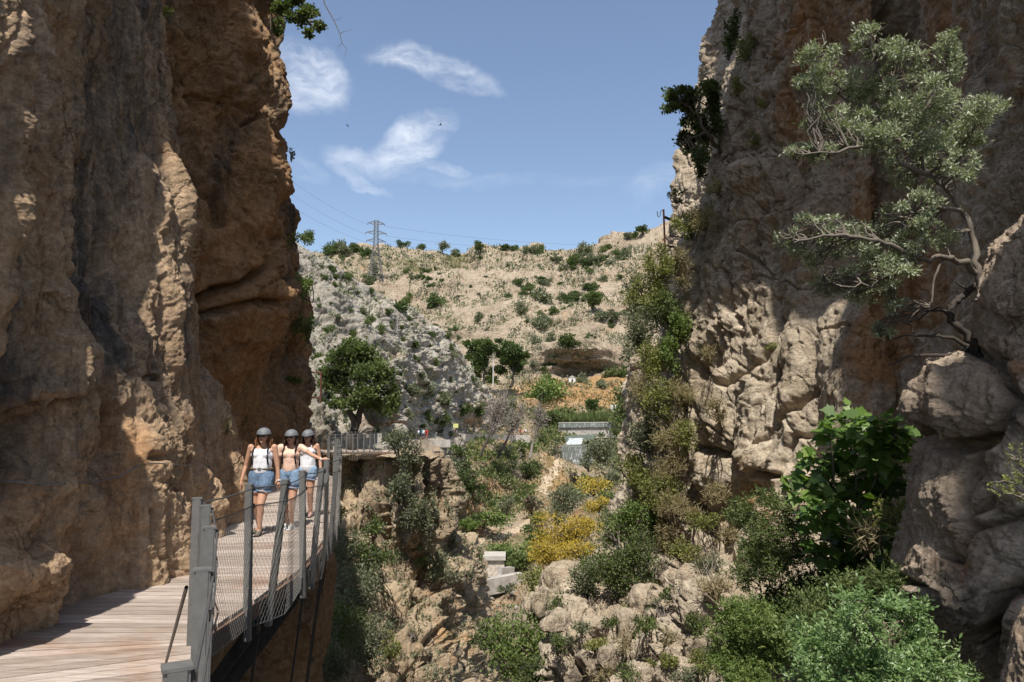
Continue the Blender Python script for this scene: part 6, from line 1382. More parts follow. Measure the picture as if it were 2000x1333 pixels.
# left cliffs
for (x, y, a, b_, Yd, kd, lb, dn) in [(590, 560, 20, 40, 25, 'bright', 'leafy green creeper on the edge of the orange cliff', .9), (572, 620, 24, 44, 25, 'green', 'creeper hanging in front of the orange cliff edge', .8), (600, 640, 18, 40, 25.5, 'bright', 'bright creeper end beside the grey slope', .7), (572, 740, 22, 14, 25, 'dark', 'dark tuft under the orange overhang', 1), (528, 225, 10, 16, 26, 'dark', 'small bush on the skyline of the orange cliff', .9), (568, 300, 6, 20, 26, 'olive', 'thin grey scrub on the upper rim of the orange cliff', .6),
        (572, 470, 14, 20, 26, 'lime', 'pale green tuft on the rim above the creeper', .8), (330, 30, 14, 24, 12.5, 'lime', 'faint tuft high on the near wall edge', .6), (347, 395, 12, 18, 12.6, 'lime', 'small plant with long leaf on the edge of the near wall', .7), (350, 440, 8, 20, 12.6, 'green', 'green sprig under the small edge plant', .8), (444, 835, 14, 20, 12.7, 'straw', 'dry grass tuft on the near wall behind the first woman', .8), (392, 930, 16, 34, 11.4, 'olive', 'grey green moss and leaves on the near wall foot', .6), (465, 980, 8, 20, 13, 'green', 'green sprig at the boardwalk edge by the first woman', .8), (410, 1020, 10, 24, 12, 'green', 'low green tuft at the wall foot', .6), (362, 520, 6, 10, 12.8, 'green', 'tiny green tuft on the near wall edge', .8), (540, 110, 10, 30, 25.5, 'straw', 'thin hanging stems on the rim near the top', .7)]:
    S(x, y, a, b_, kd, lb, Y=Yd, group='plants on the left cliffs', dens=dn, name='cliff_plant')
tree('overhanging_branch', 'leafy branch hanging into the sky from the top of the left cliff', 'branch', 16, [(560, 20, 26, 18), (590, 35, 30, 18), (615, 50, 18, 12), (575, 5, 30, 14), (540, 50, 18, 20), (610, 20, 18, 12), (600, 66, 12, 7)],
     [([(470, -30, 1.5), (520, -10), (560, 15), (600, 40)], .05, .01), ([(540, 0), (530, 30), (528, 60)], .02, .006)], 'green', .085, 2600, asp=.7, seed=31, tw=.008)
rs = np.random.default_rng(9); P0 = [W(626, -30, 15), W(634, 8, 15), W(652, 40, 15), (W(664, 66, 15))]
L = [([tuple(p) for p in P0], .014, .008), ([tuple(W(664, 66, 15)), tuple(W(672, 62, 15)), tuple(W(688, 57, 15.1))], .007, .003), ([tuple(W(664, 66, 15)), tuple(W(668, 85, 15)), tuple(W(678, 96, 15)), tuple(W(672, 112, 15))], .008, .003), ([tuple(W(668, 85, 15)), tuple(W(660, 92, 15)), tuple(W(660, 97, 15))], .005, .002), ([tuple(W(652, 40, 15)), tuple(W(662, 38, 15)), tuple(W(668, 33, 15))], .005, .002)]
tag(link('bare_twig', tubes('bare_twig', L, 5), mat=M['twig']), 'bare dangling twig against the sky right of the leafy branch', 'twig')

# ---- foreground right: fig, pinnate leaved bushes, dry stems
def fig_leaf():
    pts = [(0, 0), (.20, -.02), (.42, .05), (.30, .22), (.52, .42), (.30, .48), (.24, .62), (.12, .72), (0, 1.0)]
    L = [(x, y) for x, y in pts] + [(-x, y) for x, y in pts[-2:0:-1]]
    return np.array([(x, y, .10 * abs(x) + .05 * y * y) for x, y in L])
def fig_mesh(name, pos, ax, nrm, size, rs):
    T = fig_leaf(); n = len(T); V = []; F = []; r = []
    mid = np.array([[0, .45, .02]]); T = np.concatenate([T, mid])
    for i, (p, a, u, s) in enumerate(zip(pos, ax, nrm, size)):
        a = a / np.linalg.norm(a); u = u - a * u.dot(a); u /= np.linalg.norm(u); w = np.cross(a, u); o = len(V)
        V += list(p + s * (T[:, :1] * w + T[:, 1:2] * a + T[:, 2:3] * u)); F += [(o + j, o + (j + 1) % n, o + n) for j in range(n)]; r += [rs.uniform()] * (n + 1)
    me = npmesh(name, np.array(V), np.array(F)); vattr(me, 'rnd', r); return me
rs = np.random.default_rng(21); fb = hit(1690, 1130, ('right_cliff',))[0]; root = empty('fig_bush', W(1690, 1150, 10.6), 'big leaved dark green fig bush in front of the sunlit right cliff', 'bush'); B = np.array(root.location)
ells = [(1655, 820, 46, 30), (1700, 835, 46, 34), (1745, 850, 30, 34), (1620, 850, 26, 22), (1600, 900, 46, 34), (1660, 880, 54, 36), (1720, 890, 46, 40), (1570, 950, 34, 34), (1620, 950, 50, 36), (1680, 950, 50, 44), (1730, 950, 34, 40), (1600, 1000, 44, 34), (1650, 1020, 50, 44), (1710, 1020, 40, 44), (1620, 1080, 44, 40), (1670, 1100, 44, 50), (1640, 1160, 34, 34)]
pos = []; nr = []; axx = []; L = []
for e in ells:
    c = np.array(W(e[0], e[1], 10.2 + rs.uniform(-.5, .5))) - B; k = 10 / FPX; L.append((wig((0, 0, -.1), c, 8, .06, rs, .06), .022, .008))
    for q in range(int(e[2] * e[3] / 26)):
        d = unit(1, rs)[0]; p = c + d * np.array([e[2], (e[2] + e[3]) * .5, e[3]]) * k * rs.uniform(.3, 1.05); pos.append(p); a = d * np.array([1, 1, .3]) + np.array([0, -.35, -.45]) + rs.normal(size=3) * .35; axx.append(a); nr.append(np.array([0, -.45, 1]) + rs.normal(size=3) * .35)
        if q % 5 == 0: L.append((wig(c, p, 4, .08, rs), .008, .004))
link('foliage', fig_mesh('foliage', pos, axx, nr, rs.uniform(.13, .24, len(pos)), rs), root, M['leaf_fig']); link('branches', tubes('branches', L, 5), root, M['bark'])
def pinnate(name, label, Y, ells, leafm, n, leaflet=.03, pairs=5, seed=1, foot=None, cat='bush', nm='foliage', stems=3, depth=.45):
    rs = np.random.default_rng(seed); f = foot or (ells[-1][0], ells[-1][1] + 60); root = empty(name, W(f[0], f[1], Y + .2), label, cat, G4); B = np.array(root.location); k = Y / FPX
    w = np.array([e[2] * e[3] for e in ells], float); P = []; A = []; L = []
    for e, m_ in zip(ells, (w / w.sum() * n).astype(int)):
        c = np.array(W(e[0], e[1], Y + rs.uniform(-depth, depth))) - B; r = np.array([e[2], (e[2] + e[3]) * .45, e[3]]) * k
        st = wig((0, 0, 0), c, 8, .05, rs, .08); L.append((st, .009, .004))
        for q in range(stems):
            tip = c + unit(1, rs)[0] * r * rs.uniform(.6, 1.1); tip[2] += r[2] * .2; L.append((wig(c, tip, 6, .07, rs, .05), .005, .0015))
        g = L[-stems:]
        for q in range(m_):
            s_ = g[rs.integers(0, stems)][0]; u = rs.uniform(.15, 1) * (len(s_) - 1); i = int(u); p = s_[i] + (s_[min(i + 1, len(s_) - 1)] - s_[i]) * (u - i); p = p + rs.normal(size=3) * r * .28
            d = unit(1, rs)[0] * .8 + np.array([0, -.35, .35]); P.append(p); A.append(d / np.linalg.norm(d))
    P, A = np.array(P), np.array(A); N = len(P); side = np.cross(A, np.array([0, -.5, 1.0]) + rs.normal(size=(N, 3)) * .3); side /= np.linalg.norm(side, axis=1, keepdims=True); LL = []
    ls = leaflet * rs.uniform(.8, 1.2, N)[:, None]; AX = []; PO = []; SZ = []; rr = rs.uniform(.1, .9, N); RV = []
    for j in range(pairs):
        for sg in (-1, 1):
            PO.append(P + A * ls * (.35 + .62 * j)); AX.append(side * sg * .85 + A * .55); SZ.append(ls[:, 0]); RV.append(rr)
    PO.append(P + A * ls * (.35 + .62 * pairs)); AX.append(A); SZ.append(ls[:, 0]); RV.append(rr)
    AX = np.concatenate(AX); AX /= np.linalg.norm(AX, axis=1, keepdims=True)
    V, F, r = leaves(np.concatenate(PO), AX, np.concatenate(SZ), .42, rs, fold=.15, val=np.concatenate(RV)); me = npmesh(nm, V, F, False); vattr(me, 'rnd', r)
    link(nm, me, root, M[leafm]); link('branches', tubes('branches', L, 4), root, M['twig']); return root
pinnate('lentisk_bush', 'mid green bush of small leaves left of the fig bush', 11.2, [(1500, 985, 40, 26), (1480, 1020, 50, 34), (1540, 1030, 46, 34), (1500, 1075, 56, 40), (1560, 1090, 44, 40), (1470, 1080, 30, 40), (1520, 1130, 60, 40), (1580, 1150, 44, 40), (1450, 1130, 24, 30)], 'leaf_green', 2400, .046, 4, 51, (1520, 1230))
pinnate('lentisk_bush', 'sunlit yellowish green bush in the bottom right, left of the pale pinnate one', 8.6, [(1470, 1195, 50, 30), (1430, 1230, 50, 36), (1500, 1230, 54, 36), (1450, 1280, 64, 40), (1530, 1280, 54, 40), (1410, 1310, 40, 34), (1490, 1330, 70, 36), (1560, 1240, 34, 30)], 'leaf_bright', 2600, .036, 4, 52, (1480, 1400))
pinnate('pistachio_bush', 'pale green bush of glossy paired leaflets at the bottom right edge', 5.0, [(1700, 1180, 50, 18), (1760, 1195, 46, 22), (1650, 1200, 50, 26), (1700, 1230, 64, 34), (1780, 1245, 60, 34), (1620, 1260, 64, 34), (1700, 1290, 70, 34), (1790, 1300, 66, 34), (1860, 1320, 50, 26), (1600, 1320, 80, 34), (1720, 1340, 80, 34)], 'leaf_pale', 1100, .034, 5, 53, (1700, 1460), depth=.35)
pinnate('pistachio_bush', 'shaded dark green bush behind the pale pinnate one', 7.4, [(1600, 1190, 50, 34), (1660, 1160, 50, 30), (1720, 1150, 44, 26), (1570, 1230, 40, 34), (1640, 1240, 60, 34)], 'leaf_green', 1100, .036, 5, 54, (1640, 1360))
pinnate('rock_plant', 'small plant with yellow flowers at the right frame edge', 3.2, [(1985, 900, 14, 34), (1960, 940, 34, 20), (2010, 930, 30, 50), (1975, 965, 30, 14)], 'leaf_lime', 70, .014, 4, 55, (2035, 1010), depth=.08, cat='plant')
S(1700, 1050, 46, 44, 'straw', 'tangle of dry brown stems between the fig bush and the boulder', Y=8.6, group=G4, dens=1.0, leaf=.16)
S(1745, 1000, 34, 40, 'lime', 'feathery green sprays beside the big boulder', Y=8.4, group=G4, dens=.6, leaf=.05)
S(1850, 1130, 36, 24, 'olive', 'thin mossy plant on the shaded boulder', Y=6.35, group=G4, dens=.25, leaf=.03)

# ---- loose boulders at the foot of the right cliff
def boulder(px, py, rx, ry, Y, label, seed, mat='wall_right', group='boulders piled at the foot of the right cliff', sub=5):
    bm = bmesh.new(); bmesh.ops.create_icosphere(bm, subdivisions=sub, radius=1); me = bpy.data.meshes.new('boulder'); bm.to_mesh(me); bm.free()
    n = len(me.vertices); co = np.empty(n * 3, np.float32); me.vertices.foreach_get('co', co); co = co.reshape(-1, 3).astype(float); k = Y / FPX; rs = np.random.default_rng(seed)
    N_ = co.copy(); s3 = np.array([rx, (rx + ry) * .55, ry]) * k
    q = rs.normal(size=(9, 3)); q /= np.linalg.norm(q, axis=1, keepdims=True)
    for a in q: d = co @ a; co = co - a * np.maximum(d - rs.uniform(.42, .8), 0)[:, None] * .93      # broken faces
    co = co * s3; P = co + seed * 3.1; sc = 1 / s3.mean()
    co += N_ * (s3.mean() * (.14 * facet(P * sc * 1.1, seed, .8, .06, .5) + .10 * fbm(P * sc * 1.2, 6, seed, .58)))[:, None]
    me.vertices.foreach_set('co', co.astype(np.float32).ravel()); me.polygons.foreach_set('use_smooth', np.ones(len(me.polygons), bool)); me.update()
    vattr(me, 'tint', np.stack([.05 + .25 * noise(P, seed), .40 + .35 * noise(P * .8, seed + 1), 0 * P[:, 0] + .06], -1), 'FLOAT_COLOR')
    o = link('boulder', me, mat=M[mat]); o.location = W(px, py, Y); o.rotation_euler = (rs.uniform(-.2, .2), rs.uniform(-.3, .3), 0); return tag(o, label, 'boulder', group)
for i, (px, py, rx, ry, Y, lb) in enumerate([(1098, 1215, 42, 34, 22.0, 'rounded boulder at the left end of the pile'), (1140, 1185, 34, 26, 22.8, 'boulder at the top left of the pile'), (1122, 1262, 40, 28, 21.0, 'squat boulder under the left end boulder'), (1168, 1232, 38, 34, 21.4, 'broad boulder in the middle of the upper row'), (1105, 1310, 34, 30, 20.2, 'boulder at the bottom left of the pile'), (1150, 1300, 36, 34, 20.0, 'boulder in the middle of the bottom row'), (1200, 1285, 38, 40, 19.6, 'tall block at the right of the bottom row'),
        (1225, 1225, 36, 38, 20.8, 'angular block right of the upper row'), (1270, 1180, 40, 46, 21.4, 'upright block behind the pile'), (1060, 1172, 20, 44, 25, 'narrow upright stone on the left crest'), (1275, 1262, 46, 44, 19.0, 'big angular block in the lower centre right'), (1330, 1230, 46, 50, 18.6, 'leaning slab beside the big angular block'), (1250, 1325, 44, 34, 17.8, 'block on the bottom edge of the picture'), (1320, 1320, 50, 40, 16.8, 'wide block on the bottom edge, right of the other one'), (1372, 1270, 34, 60, 17.2, 'tall slab left of the bright bush'), (1345, 1150, 40, 34, 20.0, 'block under the dark ledge'), (1300, 1120, 34, 30, 22.5, 'small block above the upright block'), (1200, 1165, 28, 22, 23, 'small stone half hidden by the green bushes')]):
    boulder(px, py, rx, ry, Y, lb, 60 + i)
boulder(742, 795, 30, 42, 60, 'big pale cracked boulder beside the big green tree', 90, 'slope', 'boulders on the grey slope'); boulder(775, 845, 26, 18, 62, 'low rock beside the steel hoops', 92, 'slope', 'boulders on the grey slope')
boulder(905, 1112, 30, 26, 53, 'rounded overhanging block at the right tip of the buttress', 93, 'buttress', 'blocks of the buttress'); boulder(862, 1180, 34, 26, 50, 'tilted block above the dark hollow', 95, 'buttress', 'blocks of the buttress')
rs = np.random.default_rng(31)
for i in range(46):
    px = rs.uniform(890, 1010); py = rs.uniform(1145, 1330); h_ = hit(px, py)
    if not h_ or h_[3] != 'ground': continue
    r = rs.uniform(3, 10); boulder(px, py, r, r * rs.uniform(.6, .9), h_[0].y, 'pale loose stone lying in the dry stream bed', 200 + i, 'slope', 'loose stones of the dry stream bed', 3)

# ---- dirt paths draped on the valley floor
def ribbon(name, pts, hw, mat, label, lift=.18):
    P = np.array(pts, float); t = np.linspace(0, len(P) - 1, 60); Q = crom(P, t); T = np.gradient(Q[:, :2], axis=0); T /= np.linalg.norm(T, axis=1, keepdims=True); V = []
    for i, (q, d) in enumerate(zip(Q, T)):
        w = q[2] * (1 + .18 * math.sin(i * 1.7) + .12 * math.sin(i * .6))
        for u in np.linspace(-1, 1, 7):
            x, y = q[0] - d[1] * w * u, q[1] + d[0] * w * u; h_ = hit(x, y, ('ground',)); V.append(h_[0] + Vector((0, 0, lift * (1 - .9 * u * u))) if h_ else Vector(V[-1]))
    V = np.array(V); idx = np.arange(60 * 7).reshape(60, 7); F = np.stack([idx[:-1, :-1], idx[1:, :-1], idx[1:, 1:], idx[:-1, 1:]], -1).reshape(-1, 4)
    return tag(link(name, npmesh(name, V, F), mat=mat), label, kind='structure')
M['dirt'] = plain('pale_dirt', (.42, .33, .23), .95, 0, .22, 1.2, .5)
ribbon('path', [(1078, 868, 5), (1083, 885, 7), (1090, 905, 9), (1080, 925, 11), (1066, 945, 12), (1058, 965, 12)], 8, M['dirt'], 'dirt path')
ribbon('path', [(892, 1020, 5), (925, 1012, 5), (955, 1003, 5), (985, 994, 4)], 5, M['dirt'], 'dirt path')
ribbon('path', [(915, 1062, 7), (955, 1054, 7), (995, 1042, 6), (1020, 1030, 6), (1034, 1018, 6), (1040, 1008, 5)], 6, M['dirt'], 'dirt path')

for (x, y, a, b_, Yd, kd, lb) in [(1105, 1245, 30, 16, 20.5, 'olive', 'grey tuft between the left boulders'), (1165, 1262, 30, 18, 19.8, 'lime', 'yellow green tuft in the middle of the boulder pile'), (1215, 1255, 26, 22, 18.9, 'straw', 'dry grass between the right boulders'), (1300, 1195, 40, 26, 19.5, 'olive', 'grey green plant over the leaning slab'), (1290, 1290, 34, 20, 16.6, 'lime', 'yellow green plant at the bottom beside the wide block'), (1360, 1215, 30, 30, 17.2, 'green', 'green plant on the tall slab'), (1400, 1150, 40, 34, 17, 'straw', 'pale stems under the dark ledge'), (1345, 1330, 40, 26, 15.5, 'olive', 'grey plant on the bottom edge left of the bright bush'), (1330, 1075, 40, 30, 22, 'lime', 'pale green plant on the ledge above the small block'), (1420, 1050, 30, 24, 20, 'straw', 'brown stems on the shaded ledge'), (1240, 1140, 60, 30, 22.5, 'green', 'green cover over the top of the boulder pile'), (1150, 1160, 44, 24, 24.5, 'olive', 'olive cover on the crest left of the green bushes'), (1190, 1215, 20, 14, 19.8, 'green', 'little green tuft on a boulder'), (1380, 1020, 40, 24, 22.5, 'lime', 'hanging pale green plant beneath the lit ledge')]:
    S(x, y, a, b_, kd, lb, Y=Yd, group='plants among the boulders', dens=1.0)

for (x, y, a, b_, Yd, kd, lb) in [(1150, 1125, 46, 34, 23.2, 'olive', 'grey green bush over the left crest of the pale rocks'), (1200, 1110, 50, 40, 22.4, 'green', 'dense green bush over the middle of the pale rocks'), (1255, 1075, 50, 46, 22.6, 'green', 'dense green bush against the cliff above the pale rocks'), (1230, 1020, 44, 40, 24.5, 'bright', 'fresh green bush at the top of the rocky slope'), (1115, 1165, 34, 22, 23.6, 'lime', 'yellowish bush on the left shoulder of the pale rocks')]:
    S(x, y, a, b_, kd, lb, Y=Yd, group='bushes over the pale rocks', dens=1.2)
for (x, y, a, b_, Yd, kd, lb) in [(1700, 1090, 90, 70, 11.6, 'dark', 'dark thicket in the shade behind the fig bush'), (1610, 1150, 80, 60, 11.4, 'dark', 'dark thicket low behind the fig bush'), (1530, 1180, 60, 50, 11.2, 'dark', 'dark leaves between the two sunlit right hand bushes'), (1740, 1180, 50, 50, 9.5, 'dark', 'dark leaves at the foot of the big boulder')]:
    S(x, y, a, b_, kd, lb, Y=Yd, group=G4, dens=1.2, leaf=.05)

for (x, y, a, b_, Yd, kd, lb) in [(1095, 1180, 34, 26, 23.0, 'green', 'green bush over the upright stone on the left crest'), (1140, 1225, 26, 16, 20.2, 'olive', 'grey herb in the gap left of the middle boulders'), (1090, 1262, 24, 24, 19.6, 'green', 'green sprays beside the squat boulder'), (1265, 1225, 34, 24, 18.2, 'green', 'green plant in the cleft above the big angular block'), (1330, 1160, 44, 30, 18.6, 'green', 'green bush under the dark ledge of the cliff'), (1385, 1105, 36, 34, 18.4, 'olive', 'grey green bush against the shaded ledge'), (1300, 1250, 24, 24, 17.0, 'straw', 'dry straw tuft on the big angular block'), (1370, 1290, 34, 26, 14.8, 'lime', 'pale herb left of the sunlit yellowish bush'), (1230, 1310, 30, 18, 17.0, 'green', 'low green tuft at the bottom between two blocks'), (1175, 1320, 26, 18, 17.8, 'straw', 'dry tuft on the bottom edge'), (1300, 990, 34, 26, 24, 'straw', 'hanging brown stems at the cliff foot'), (1440, 1000, 34, 30, 17, 'green', 'small leaved green bush on the ledge left of the lentisk')]:
    S(x, y, a, b_, kd, lb, Y=Yd, group='plants in the clefts of the rocky foot', dens=.9)
# ---------------------------------------------------------------- people
def cap(m, a, b, ra, rb, ex=(1, 1), seg=14, up=None):
    """tapered round-ended limb piece from a to b; ex stretches its section (sideways, depth)"""
    a, b = np.array(a, float), np.array(b, float); d = b - a; L = np.linalg.norm(d); d = d / (L + 1e-9)
    x = np.cross(d, (0, 1, 0)) if abs(d[1]) < .9 else np.cross(d, (1, 0, 0)); x /= np.linalg.norm(x)
    if x[0] < 0: x = -x
    y = np.cross(d, x); R_ = []; n = 5
    for i in range(n + 1):
        t = math.pi / 2 * (1 - i / n); R_.append((a - d * ra * math.sin(t), ra * math.cos(t)))
    for i in range(n + 1):
        t = math.pi / 2 * i / n; R_.append((b + d * rb * math.sin(t), rb * math.cos(t)))
    o = len(m.V)
    for c, r in R_:
        r = max(r, 1e-4)
        for k in range(seg):
            an = 2 * math.pi * k / seg; m.V.append(tuple(c + x * r * ex[0] * math.cos(an) + y * r * ex[1] * math.sin(an))); m.a.append(.5)
    nr = len(R_)
    for i in range(nr - 1):
        for k in range(seg): m.F.append((o + i * seg + k, o + i * seg + (k + 1) % seg, o + (i + 1) * seg + (k + 1) % seg, o + (i + 1) * seg + k))
    m.F.append(tuple(o + k for k in range(seg - 1, -1, -1))); m.F.append(tuple(o + (nr - 1) * seg + k for k in range(seg)))
def ell(m, c, r, seg=18, rings=12):
    o = len(m.V)
    for i in range(rings + 1):
        t = math.pi * i / rings
        for k in range(seg):
            a = 2 * math.pi * k / seg; s = max(math.sin(t), 1e-3); m.V.append((c[0] + r[0] * s * math.cos(a), c[1] + r[1] * s * math.sin(a), c[2] + r[2] * math.cos(t))); m.a.append(.5)
    for i in range(rings):
        for k in range(seg): m.F.append((o + i * seg + k, o + (i + 1) * seg + k, o + (i + 1) * seg + (k + 1) % seg, o + i * seg + (k + 1) % seg))
    m.F.append(tuple(o + k for k in range(seg))); m.F.append(tuple(o + rings * seg + k for k in range(seg - 1, -1, -1)))
def fuse(m, name, parent, mat, vox=.008, smooth=4, noise_amp=0.0, nsc=20, seed=0):
    """weld overlapping pieces into one continuous skin"""
    me = bpy.data.meshes.new(name); me.from_pydata(m.V, [], m.F); bm = bmesh.new(); bm.from_mesh(me); bmesh.ops.recalc_face_normals(bm, faces=bm.faces[:]); bm.to_mesh(me); bm.free()
    o = bpy.data.objects.new(name, me); COL.objects.link(o)
    r = o.modifiers.new('r', 'REMESH'); r.mode = 'VOXEL'; r.voxel_size = vox; r.use_smooth_shade = True
    s = o.modifiers.new('s', 'SMOOTH'); s.iterations = smooth; s.factor = .5
    bpy.context.view_layer.update(); dg = bpy.context.evaluated_depsgraph_get(); me2 = bpy.data.meshes.new_from_object(o.evaluated_get(dg)); bpy.data.objects.remove(o); bpy.data.meshes.remove(me)
    me2.name = name
    if noise_amp:
        n = len(me2.vertices); co = np.empty(n * 3, np.float32); me2.vertices.foreach_get('co', co); co = co.reshape(-1, 3).astype(float); nn = np.empty(n * 3, np.float32); me2.vertices.foreach_get('normal', nn); nn = nn.reshape(-1, 3)
        co += nn * (noise_amp * fbm(co * np.array([nsc, nsc, nsc * .6]) + seed, 3, seed))[:, None]; me2.vertices.foreach_set('co', co.astype(np.float32).ravel()); me2.update()
    me2.polygons.foreach_set('use_smooth', np.ones(len(me2.polygons), bool))
    ob = link(name, me2, parent, mat)
    return ob

def hand(m, wr, d, side, curl=.5, palm=(0, -1, 0)):
    """palm, four fingers and thumb from wrist wr pointing along d"""
    wr, d = np.array(wr, float), np.array(d, float); d /= np.linalg.norm(d); p = np.array(palm, float); p -= d * p.dot(d); p /= np.linalg.norm(p); s = np.cross(d, p) * side
    cap(m, wr, wr + d * .07, .020, .030, (1.1, .62)); c = wr + d * .085
    for i, L in enumerate((.062, .072, .068, .052)):
        b = c + s * (.027 - .018 * i) - d * .01; k1 = b + d * L * .5 + p * L * .15 * curl; k2 = k1 + (d * (1 - curl * .6) + p * curl * .8) * L * .5
        cap(m, b - d * .02, k1, .0092, .0085, seg=8); cap(m, k1, k2, .0085, .0072, seg=8)
    t0 = wr + d * .03 + s * .026; t1 = t0 + d * .032 + s * .022 + p * .01; cap(m, t0, t1, .0115, .010, seg=8); cap(m, t1, t1 + d * .03 + p * .008, .010, .008, seg=8)

def person3(name_label, x, y, H, cfg, rz=0.0):
    """figure facing -Y; all sizes as fractions of a 1.62 m woman"""
    k = H / 1.62; z0 = zn(y); root = empty('person', (x, y, z0), name_label, 'person', rz=rz); root.scale = (k, k, k)
    c = cfg; skin = M[c.get('skin', 'skin')]; m = MB(); fat = c.get('w', 1.0)
    hip = c['hip']; kn = c['knee']; an = c['ankle']; sh = c['shoulder']; el = c['elbow']; wr = c['wrist']; px = c.get('dx', 0)
    head = np.array(c.get('head', (0, -.02, 1.49))); ch = np.array((px, 0, 1.20))
    # head with face
    ell(m, head, (.073, .092, .108)); ell(m, head + (0, -.03, -.05), (.055, .066, .062)); ell(m, head + (0, -.098, -.012), (.011, .019, .021)); cap(m, head + (0, -.088, .025), head + (0, -.106, -.014), .009, .012, seg=8)
    ell(m, head + (0, -.078, -.085), (.026, .024, .02)); ell(m, head + (0, -.088, -.048), (.022, .012, .006))
    for s in (-1, 1): ell(m, head + (s * .074, .005, -.01), (.010, .018, .03)); ell(m, head + (s * .036, -.07, -.025), (.022, .02, .018))
    cap(m, (head[0] * .6, .005, 1.31), head + (0, .015, -.06), .050, .048)
    # trunk
    cap(m, (-.10 * fat, .005, 1.285), (.10 * fat, .005, 1.285), .058, .058, (1, .9)); ell(m, ch + (0, .005, 0), (.135 * fat, .098, .14)); ell(m, (px * .6, 0, 1.03), (.122 * fat, .09, .15)); ell(m, (0, .01, .90), (.158 * fat, .108, .13))
    for s in (-1, 1): cap(m, ch + (s * .13 * fat, 0, .075), ch + (s * .05, .02, .12), .045, .055)
    for i in (0, 1):
        s = -1 if i == 0 else 1
        cap(m, sh[i], el[i], .043 * fat, .034 * fat); cap(m, el[i], wr[i], .035, .023); hand(m, wr[i], c['hdir'][i], -s, c.get('curl', (.5, .5))[i], c.get('palm', ((s * -1, 0, 0), (s * -1, 0, 0)))[i])
        cap(m, hip[i], kn[i], .090 * fat, .060); cap(m, kn[i], an[i], .057, .036); mid = np.array(kn[i]) * .68 + np.array(an[i]) * .32; ell(m, mid + (0, .018, 0), (.050, .052, .10))
        f = np.array(an[i]); cap(m, f + (0, .02, -.03), f + (s * .012, -.12, -.055), .034, .026)
    fuse(m, 'body', root, skin, .0065, 3)
    # shoes
    for i in (0, 1):
        s = -1 if i == 0 else 1; m = MB(); f = np.array(an[i]); cap(m, (f[0], f[1] + .045, .042), (f[0] + s * .015, f[1] - .10, .036), .040, .040, (1.0, .9)); cap(m, (f[0] + s * .015, f[1] - .10, .030), (f[0] + s * .02, f[1] - .15, .028), .042, .032, (1.05, .8)); cap(m, (f[0], f[1] + .02, .05), (f[0], f[1] + .015, .085), .043, .042)
        for q in range(len(m.V)): m.V[q] = (m.V[q][0], m.V[q][1], max(m.V[q][2], .0))
        so = fuse(m, 'shoe', root, M[c['shoe']], .007, 2)
        b = MB(); b.box((f[0] + s * .01, f[1] - .05, .009), (.042, .135, .009)); b.build('sole', so, M['cloth_white'] if c['shoe'] == 'shoe_white' else M['strap'], .004)
    # shorts
    m = MB(); ell(m, (0, .01, .90), (.162 * fat, .118, .115)); cap(m, (0, 0, .90), (0, 0, .985), .140 * fat, .132 * fat, (1, .74))
    for i in (0, 1):
        h_, k_ = np.array(hip[i]), np.array(kn[i]); e_ = h_ + (k_ - h_) * (c.get('short', .40) - .07); s = -1 if i == 0 else 1
        cap(m, h_ + (0, 0, .02), e_ + (s * .006, 0, .03), .104 * fat, .103 * fat, (1, 1)); 
    so = fuse(m, 'shorts', root, M[c['denim']], .009, 3, .006, 16, 4)
    for i in (0, 1):     # turned-up hems
        h_, k_ = np.array(hip[i]), np.array(kn[i]); d = (k_ - h_); t = c.get('short', .40) + .05; e_ = h_ + d * t; dd = d / np.linalg.norm(d); a = MB(); s = -1 if i == 0 else 1
        R_ = .094 * fat; pts = [(e_[0] + s * .006 + R_ * math.cos(q), e_[1] + R_ * .98 * math.sin(q), e_[2] - .01 * math.cos(q)) for q in np.linspace(0, 2 * math.pi, 25)]
        link('hem', tubes('hem', [(pts, .011, .011)], 6), so, M['denim'])
    if c.get('belt'):
        pts = [(.148 * fat * math.cos(q), .006 + .112 * math.sin(q), .995) for q in np.linspace(0, 2 * math.pi, 33)]; bt = link('belt', tubes('belt', [(pts, .017, .017)], 6), root, M['belt']); b = MB(); b.box((0, -.118, .995), (.024, .006, .019)); b.build('buckle', bt, M['steel'])
    # top
    m = MB(); st = c['top']; b0 = .985
    ell(m, ch + (0, .003, -.005), (.160 * fat, .112, .135)); cap(m, (0, .003, b0), (px * .7, 0, 1.12), .142 * fat * (1.0 if st != 'loose' else 1.12), .142 * fat, (1, .78))
    for s in (-1, 1): ell(m, ch + (s * .060, -.052, .005), (.070, .062, .072))
    if st == 'tank':
        for s in (-1, 1): cap(m, ch + (s * .085 * fat, -.045, .06), ch + (s * .095 * fat, .02, .128), .052, .036, (1, .8)); cap(m, ch + (s * .088 * fat, .02, .125), ch + (s * .085, .07, .05), .026, .04)
        ell(m, ch + (0, -.028, .055), (.10, .068, .05))
    if st == 'tee':
        for i, s in ((0, -1), (1, 1)):
            S_, E_ = np.array(sh[i]), np.array(el[i]); cap(m, ch + (s * .06, .01, .10), S_, .062, .060, (1, .9)); cap(m, S_, S_ + (E_ - S_) * .42, .057, .058)
        ell(m, ch + (0, 0, .06), (.125, .092, .065))
    if st == 'loose':
        ell(m, ch + (0, -.02, .04), (.115, .085, .045)); cap(m, (0, .0, .93), (0, 0, 1.1), .162 * fat, .13 * fat, (1, .78))
    top = fuse(m, 'top', root, M[c['topmat']], .008, 3, .007, 12, 9)
    if st == 'loose':
        for s in (-1, 1): link('shoulder_strap', tubes('shoulder_strap', [([ch + (s * .075, -.085, .06), ch + (s * .082, -.05, .125), ch + (s * .08, .03, .15), ch + (s * .07, .09, .06)], .007, .007)], 6), top, M['cloth_white'])
